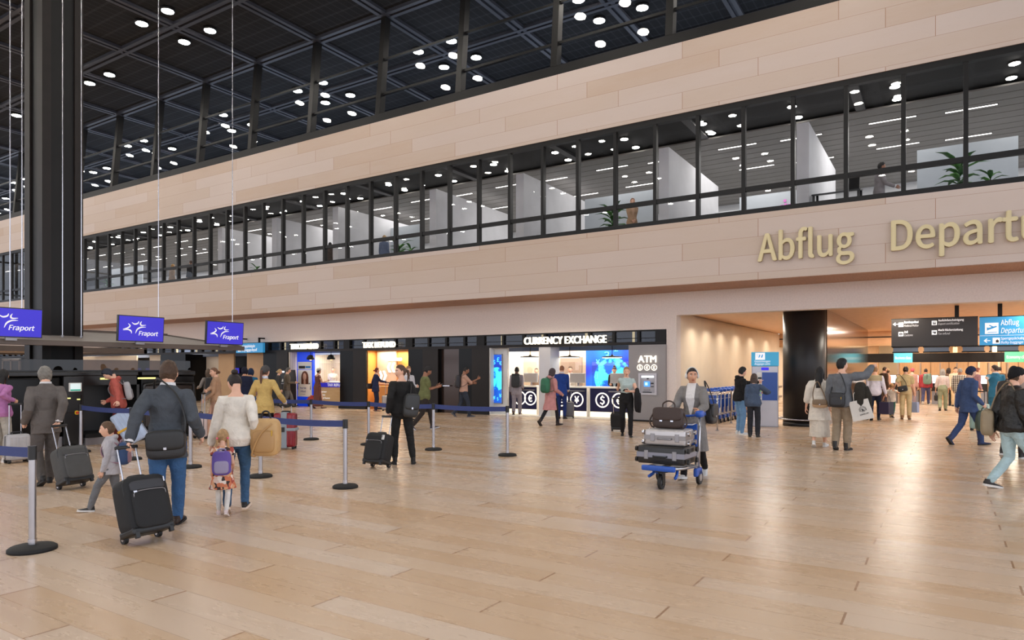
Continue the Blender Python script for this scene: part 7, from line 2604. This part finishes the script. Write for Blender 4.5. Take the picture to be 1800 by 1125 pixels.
shoulder_bag('beige canvas sling bag on the back of the person in the leather jacket', M4, (150, 134, 108), .27, .36, .16, 'sling_bag', [(.04, -.03, .16), (.02, -.10, .40), (-.10, -.22, .58), (-.25, -.3, .45)], 'sack', (130, 114, 90))
lod3 = dict(lod=2)
person('fa', 'distant person in a dark brown jacket talking to the woman in the sun hat', G(1553, 716), facing(1553, 50), 1.76, 'm', SK1, H_('crop', BROWN), C_(col=(78, 60, 50), name='jacket', hem=-.09), C_(col=(120, 96, 76)), lod=3)
person('fb', 'distant woman in a sun hat and rose dress by the curved pale pier', G(1562, 716), facing(1562, -70), 1.66, 'f', SK1, H_('tied', BROWN, hat='straw', hatcol=(196, 160, 120)), C_(col=(196, 150, 128), name='dress', hem=-.2, bottom=.1, flare=.2, sl=.3), C_(kind='tights', col=SK1), lod=3)
person('fc', 'distant person in a pink cap behind the woman in khaki', G(1603, 713), facing(1603, 20), 1.70, 'm', SK1, H_('crop', BROWN, hat='cap', hatcol=(200, 90, 100)), C_(col=(190, 150, 140), name='shirt'), C_(col=(150, 120, 110)), lod=3)
person('fd', 'distant dark-haired person in brown behind the grey-haired woman', G(1666, 713), facing(1666, 30), 1.70, 'f', SK2, H_('bob', DBROWN), C_(col=(104, 82, 68), name='jacket'), C_(col=DRK), lod=3)
person('fe', 'distant person in a cream top facing the viewer by the gates', G(1679, 714), facing(1679, 165), 1.74, 'm', SK1, H_('short', BROWN), C_(col=(222, 206, 180), name='shirt'), C_(col=(214, 190, 150)), lod=3)
person('ff', 'distant person in a mauve jumper between the navy suit and the teal suit', G(1716, 721), facing(1716, 60), 1.72, 'm', SK1, H_('crop', (120, 70, 60)), C_(col=(146, 112, 122), name='jumper'), C_(col=(206, 180, 140)), lod=3)
person('fg', 'distant person in a brown tweed jacket to the right of the teal suit', G(1757, 716), facing(1757, 0), 1.76, 'm', SK2, H_('crop', DBROWN), C_(col=(98, 78, 62), name='jacket', hem=-.09), C_(col=DRK), lod=3)

# ---- in the offices upstairs
FL = 5.55
for key, px, Yp, rel, lab, sex, hair, top, bot, sk in (
    ('u1', 1545, 21.0, 75, 'person in a grey suit walking behind the office glass above the word Abflug', 'm', H_('short', BLACKH), C_(col=(140, 134, 136), name='jacket', hem=-.1, front=(226, 226, 228), tie=(30, 30, 32), shirtcollar=(226, 226, 228)), C_(col=(138, 132, 134)), SK3),
    ('u2', 1111, 21.0, 165, 'person in a beige suit with folded hands behind the office glass', 'f', H_('bun', (130, 86, 60)), C_(col=(172, 140, 112), name='jacket', hem=-.1, front=(190, 156, 130), collar=True), C_(col=(168, 136, 108)), SK1),
    ('u3', 675, 21.2, 20, 'blond person in a blue-grey jacket behind the office glass beside a plant', 'f', H_('bob', (168, 138, 98)), C_(col=(92, 102, 124), name='jacket', hem=-.1), C_(col=DRK), SK1),
    ('u4', 579, 21.2, 30, 'dark-haired person in brown by the office partition', 'm', H_('crop', BLACKH), C_(col=(76, 66, 60), name='jacket', hem=-.1), C_(col=DRK), SK4),
    ('u5', 302, 21.0, 60, 'fair-haired person in a tan coat behind the office glass above the middle blue screen', 'f', H_('bob', (170, 130, 80)), C_(col=(132, 108, 80), name='coat', hem=-.2, bottom=.3), C_(col=DRK), SK1),
    ('u6', 337, 21.0, -30, 'person in a black jacket behind the office glass next to the one in tan', 'm', H_('short', BROWN), C_(col=(40, 38, 38), name='jacket', hem=-.1), C_(col=DRK), SK1)):
    aR = C_(at=(.05, .22, .95), pose='hold') if key == 'u2' else C_(at=(.22, .34, 1.0)) if key == 'u1' else None
    aL = C_(at=(-.05, .22, .97), pose='hold') if key == 'u2' else None
    person(key, lab, (XY(px, Yp), Yp), facing(px, rel), 1.74 if sex == 'm' else 1.70, sex, sk, hair, top, bot, lod=2, floor=FL, armR=aR, armL=aL, feet=STEPR if key == 'u1' else STAND)
# ================================================================== OFFICE FURNITURE AND PLANTS
M_leaf = mat('leaf_green', (84, 138, 62), .5, var=.3, vscale=6)
M_leafd = mat('leaf_dark', (54, 98, 46), .5, var=.3, vscale=6)
M_pot = mat('plant_pot', (120, 100, 86), .6, var=.06)


def plant(label, px, Y, h, n, spread):
    o = thing('potted_plant', label, 'plant', (XY(px, Y), Y, FL))
    pot = min(.34, h * .3)
    part(o, 'pot', MB().lathe([(.14, 0), (.19, pot), (.17, pot), (.16, pot - .03)], n=18), M_pot)
    part(o, 'stem', MB().tube([(0, 0, pot - .04), (.02, .01, h * .5), (0, 0, h * .72)], [.02, .016, .010], 8), M_brown)
    rnd = random.Random(int(px))
    m = MB()
    for i in range(n):
        a = i * 2.4 + rnd.random() * .4
        z0 = pot + (h * .78 - pot) * (.1 + .9 * (i / n))
        ln = spread * (.65 + .5 * rnd.random())
        up = .35 + .9 * (i / n)
        pts = []
        for t in (0, .3, .6, 1):
            pts.append(Vector((math.cos(a) * ln * t, math.sin(a) * ln * t, z0 + ln * (up * t - .75 * t * t))))
        m.tube(pts, [.014, .15 * spread, .14 * spread, .005], 6, flat=.14, up=(-math.sin(a), math.cos(a), 0), mi=i % 2)
    part(o, 'foliage', m, [M_leaf, M_leafd])
    return o


plant('tall bushy plant behind the office glass at the right end', 1686, 21.6, 1.95, 34, .62)
plant('low leafy plant behind the office glass right of the tall one', 1741, 21.2, 1.35, 18, .42)
plant('tall plant behind the office glass beside the person in beige', 1076, 21.6, 1.95, 34, .62)
plant('tall plant behind the office glass beside the blond person', 702, 22.4, 1.85, 30, .58)
plant('low plant behind the office glass right of the blond person', 722, 21.2, 1.30, 16, .40)
plant('low plant behind the office glass beside the narrow partition', 451, 21.2, 1.30, 16, .38)
plant('tall plant behind the far office glass next to the black column', 189, 21.6, 1.8, 26, .5)


def desk(label, px, Y, w=1.5, mon=True, lab2=None):
    o = thing('office_desk', label, 'desk', (XY(px, Y), Y, FL))
    part(o, 'desktop', MB().box(-w / 2, w / 2, -.35, .35, .72, .75, .005), M_office)
    for x in (-w / 2 + .05, w / 2 - .05):
        for y in (-.3, .3):
            part(o, 'leg', MB().box(x - .02, x + .02, y - .02, y + .02, 0, .72), M_blackp)
    part(o, 'privacy_screen', MB().box(-w / 2, w / 2, .36, .39, .6, 1.15), MATS['partition_white'])
    if mon:
        q = thing('office_monitor', lab2, 'monitor', (XY(px, Y) + .1, Y - .02, FL + .75))
        part(q, 'casing', MB().box(-.30, .30, -.02, .02, .1, .48, .01), M_blackp)
        part(q, 'display', MB().box(-.28, .28, -.025, -.02, .12, .46), voro('code_display', ((14, 22, 20), (20, 60, 40), (12, 18, 26), (60, 140, 80), (90, 50, 110), (14, 20, 24)), 12))
        part(q, 'stand', MB().box(-.1, .1, -.06, .08, 0, .012).box(-.03, .03, .0, .02, 0, .12), M_blackp)
    return o


desk('office desk with a green-lit monitor behind the glass, left of the black slanted desk', 1358, 22.6, 1.8, True, 'monitor with green code on the office desk left of the black desk')
desk('office desk with a dark monitor behind the glass, right of the tall partition', 1275, 22.6, 1.4, True, 'dark monitor on the office desk beside the tall partition')
desk('office desk behind the glass above the currency exchange', 880, 22.6, 1.8, True, 'monitor with green code on the office desk above the exchange')
desk('office desk behind the glass near the dark-haired person', 572, 22.6, 1.1, True, 'monitor on the office desk near the dark-haired person')
desk('office desk behind the far office glass beside the tan coat', 275, 22.6, 1.6, True, 'monitor on the far office desk beside the tan coat')
# wall shelves with boxes
for i, (px, lab) in enumerate(((1300, 'office shelf with boxes behind the glass at the right'), (832, 'office shelf with boxes behind the glass above the exchange'), (540, 'office shelf with boxes behind the far glass'))):
    Yq = 25.4
    o = thing('office_shelf', lab, 'shelf', (XY(px, Yq), Yq, FL))
    for z in (1.0, 1.42, 1.84):
        part(o, 'shelf_board', MB().box(-1.2, 1.2, -.15, .15, z, z + .03), M_office)
    part(o, 'side_panel', MB().box(-1.23, -1.2, -.16, .16, 0, 2.0), M_office)
    part(o, 'side_panel', MB().box(1.2, 1.23, -.16, .16, 0, 2.0), M_office)
    rnd = random.Random(i)
    for z in (1.03, 1.45):
        for kx in range(5):
            x = -1.0 + kx * .48 + rnd.random() * .08
            b = thing('storage_box', 'small storage box on an office shelf', 'box', (o.location.x + x, Yq, FL + z), 0, 'boxes on the office shelves')
            part(b, 'body', MB().box(-.12, .12, -.1, .1, 0, .18 + .06 * rnd.random(), .006), (M_darkbrown, M_grey, MATS['partition_white'])[kx % 3])
            part(b, 'label', MB().box(-.05, .05, -.105, -.1, .06, .12), M_white)
# black slanted desk by the glass
o = thing('drafting_desk', 'black slanted desk standing by the office glass left of the grey-suited person', 'desk', (-2.5, 20.6, FL))
part(o, 'desktop', MB(Matrix.Translation((0, 0, .95)) @ Matrix.Rotation(R(12), 4, 'X')).box(-.6, .6, -.4, .4, -.02, .02), M_blackp)
for x in (-.55, .55):
    part(o, 'leg', MB().box(x - .03, x + .03, -.35, -.29, 0, .9), M_blackp)
    part(o, 'leg', MB().box(x - .03, x + .03, .29, .35, 0, 1.0), M_blackp)
part(o, 'raised_panel', MB(Matrix.Translation((.35, .1, 1.0)) @ Matrix.Rotation(R(70), 4, 'X')).box(-.18, .18, 0, .45, -.01, .01), M_blackp)
# coloured notes on the frosted wall
for j, (dx, dz, cc) in enumerate(((0, 0, (190, 70, 170)), (.12, .04, (220, 120, 200)), (.24, 0, (190, 70, 170)), (.05, -.14, (220, 180, 80)), (.18, -.12, (150, 190, 90)), (.1, .18, (220, 120, 200)))):
    px = 1372
    o = tag(put('sticky_note', MB().box(0, .09, -.008, 0, 0, .09).mesh('sticky_note', mat('note_%d' % j, cc, .7)), None, (XY(px, 25.2) + dx, 25.2, FL + 1.75 + dz)), 'coloured paper note on the office wall above the green-lit monitor', 'note', 'notes on the office wall')
struct('partition_board', MB().box(XY(1300, 25.23), XY(1420, 25.23), 25.22, 25.26, FL, FL + 2.3), M_frost)
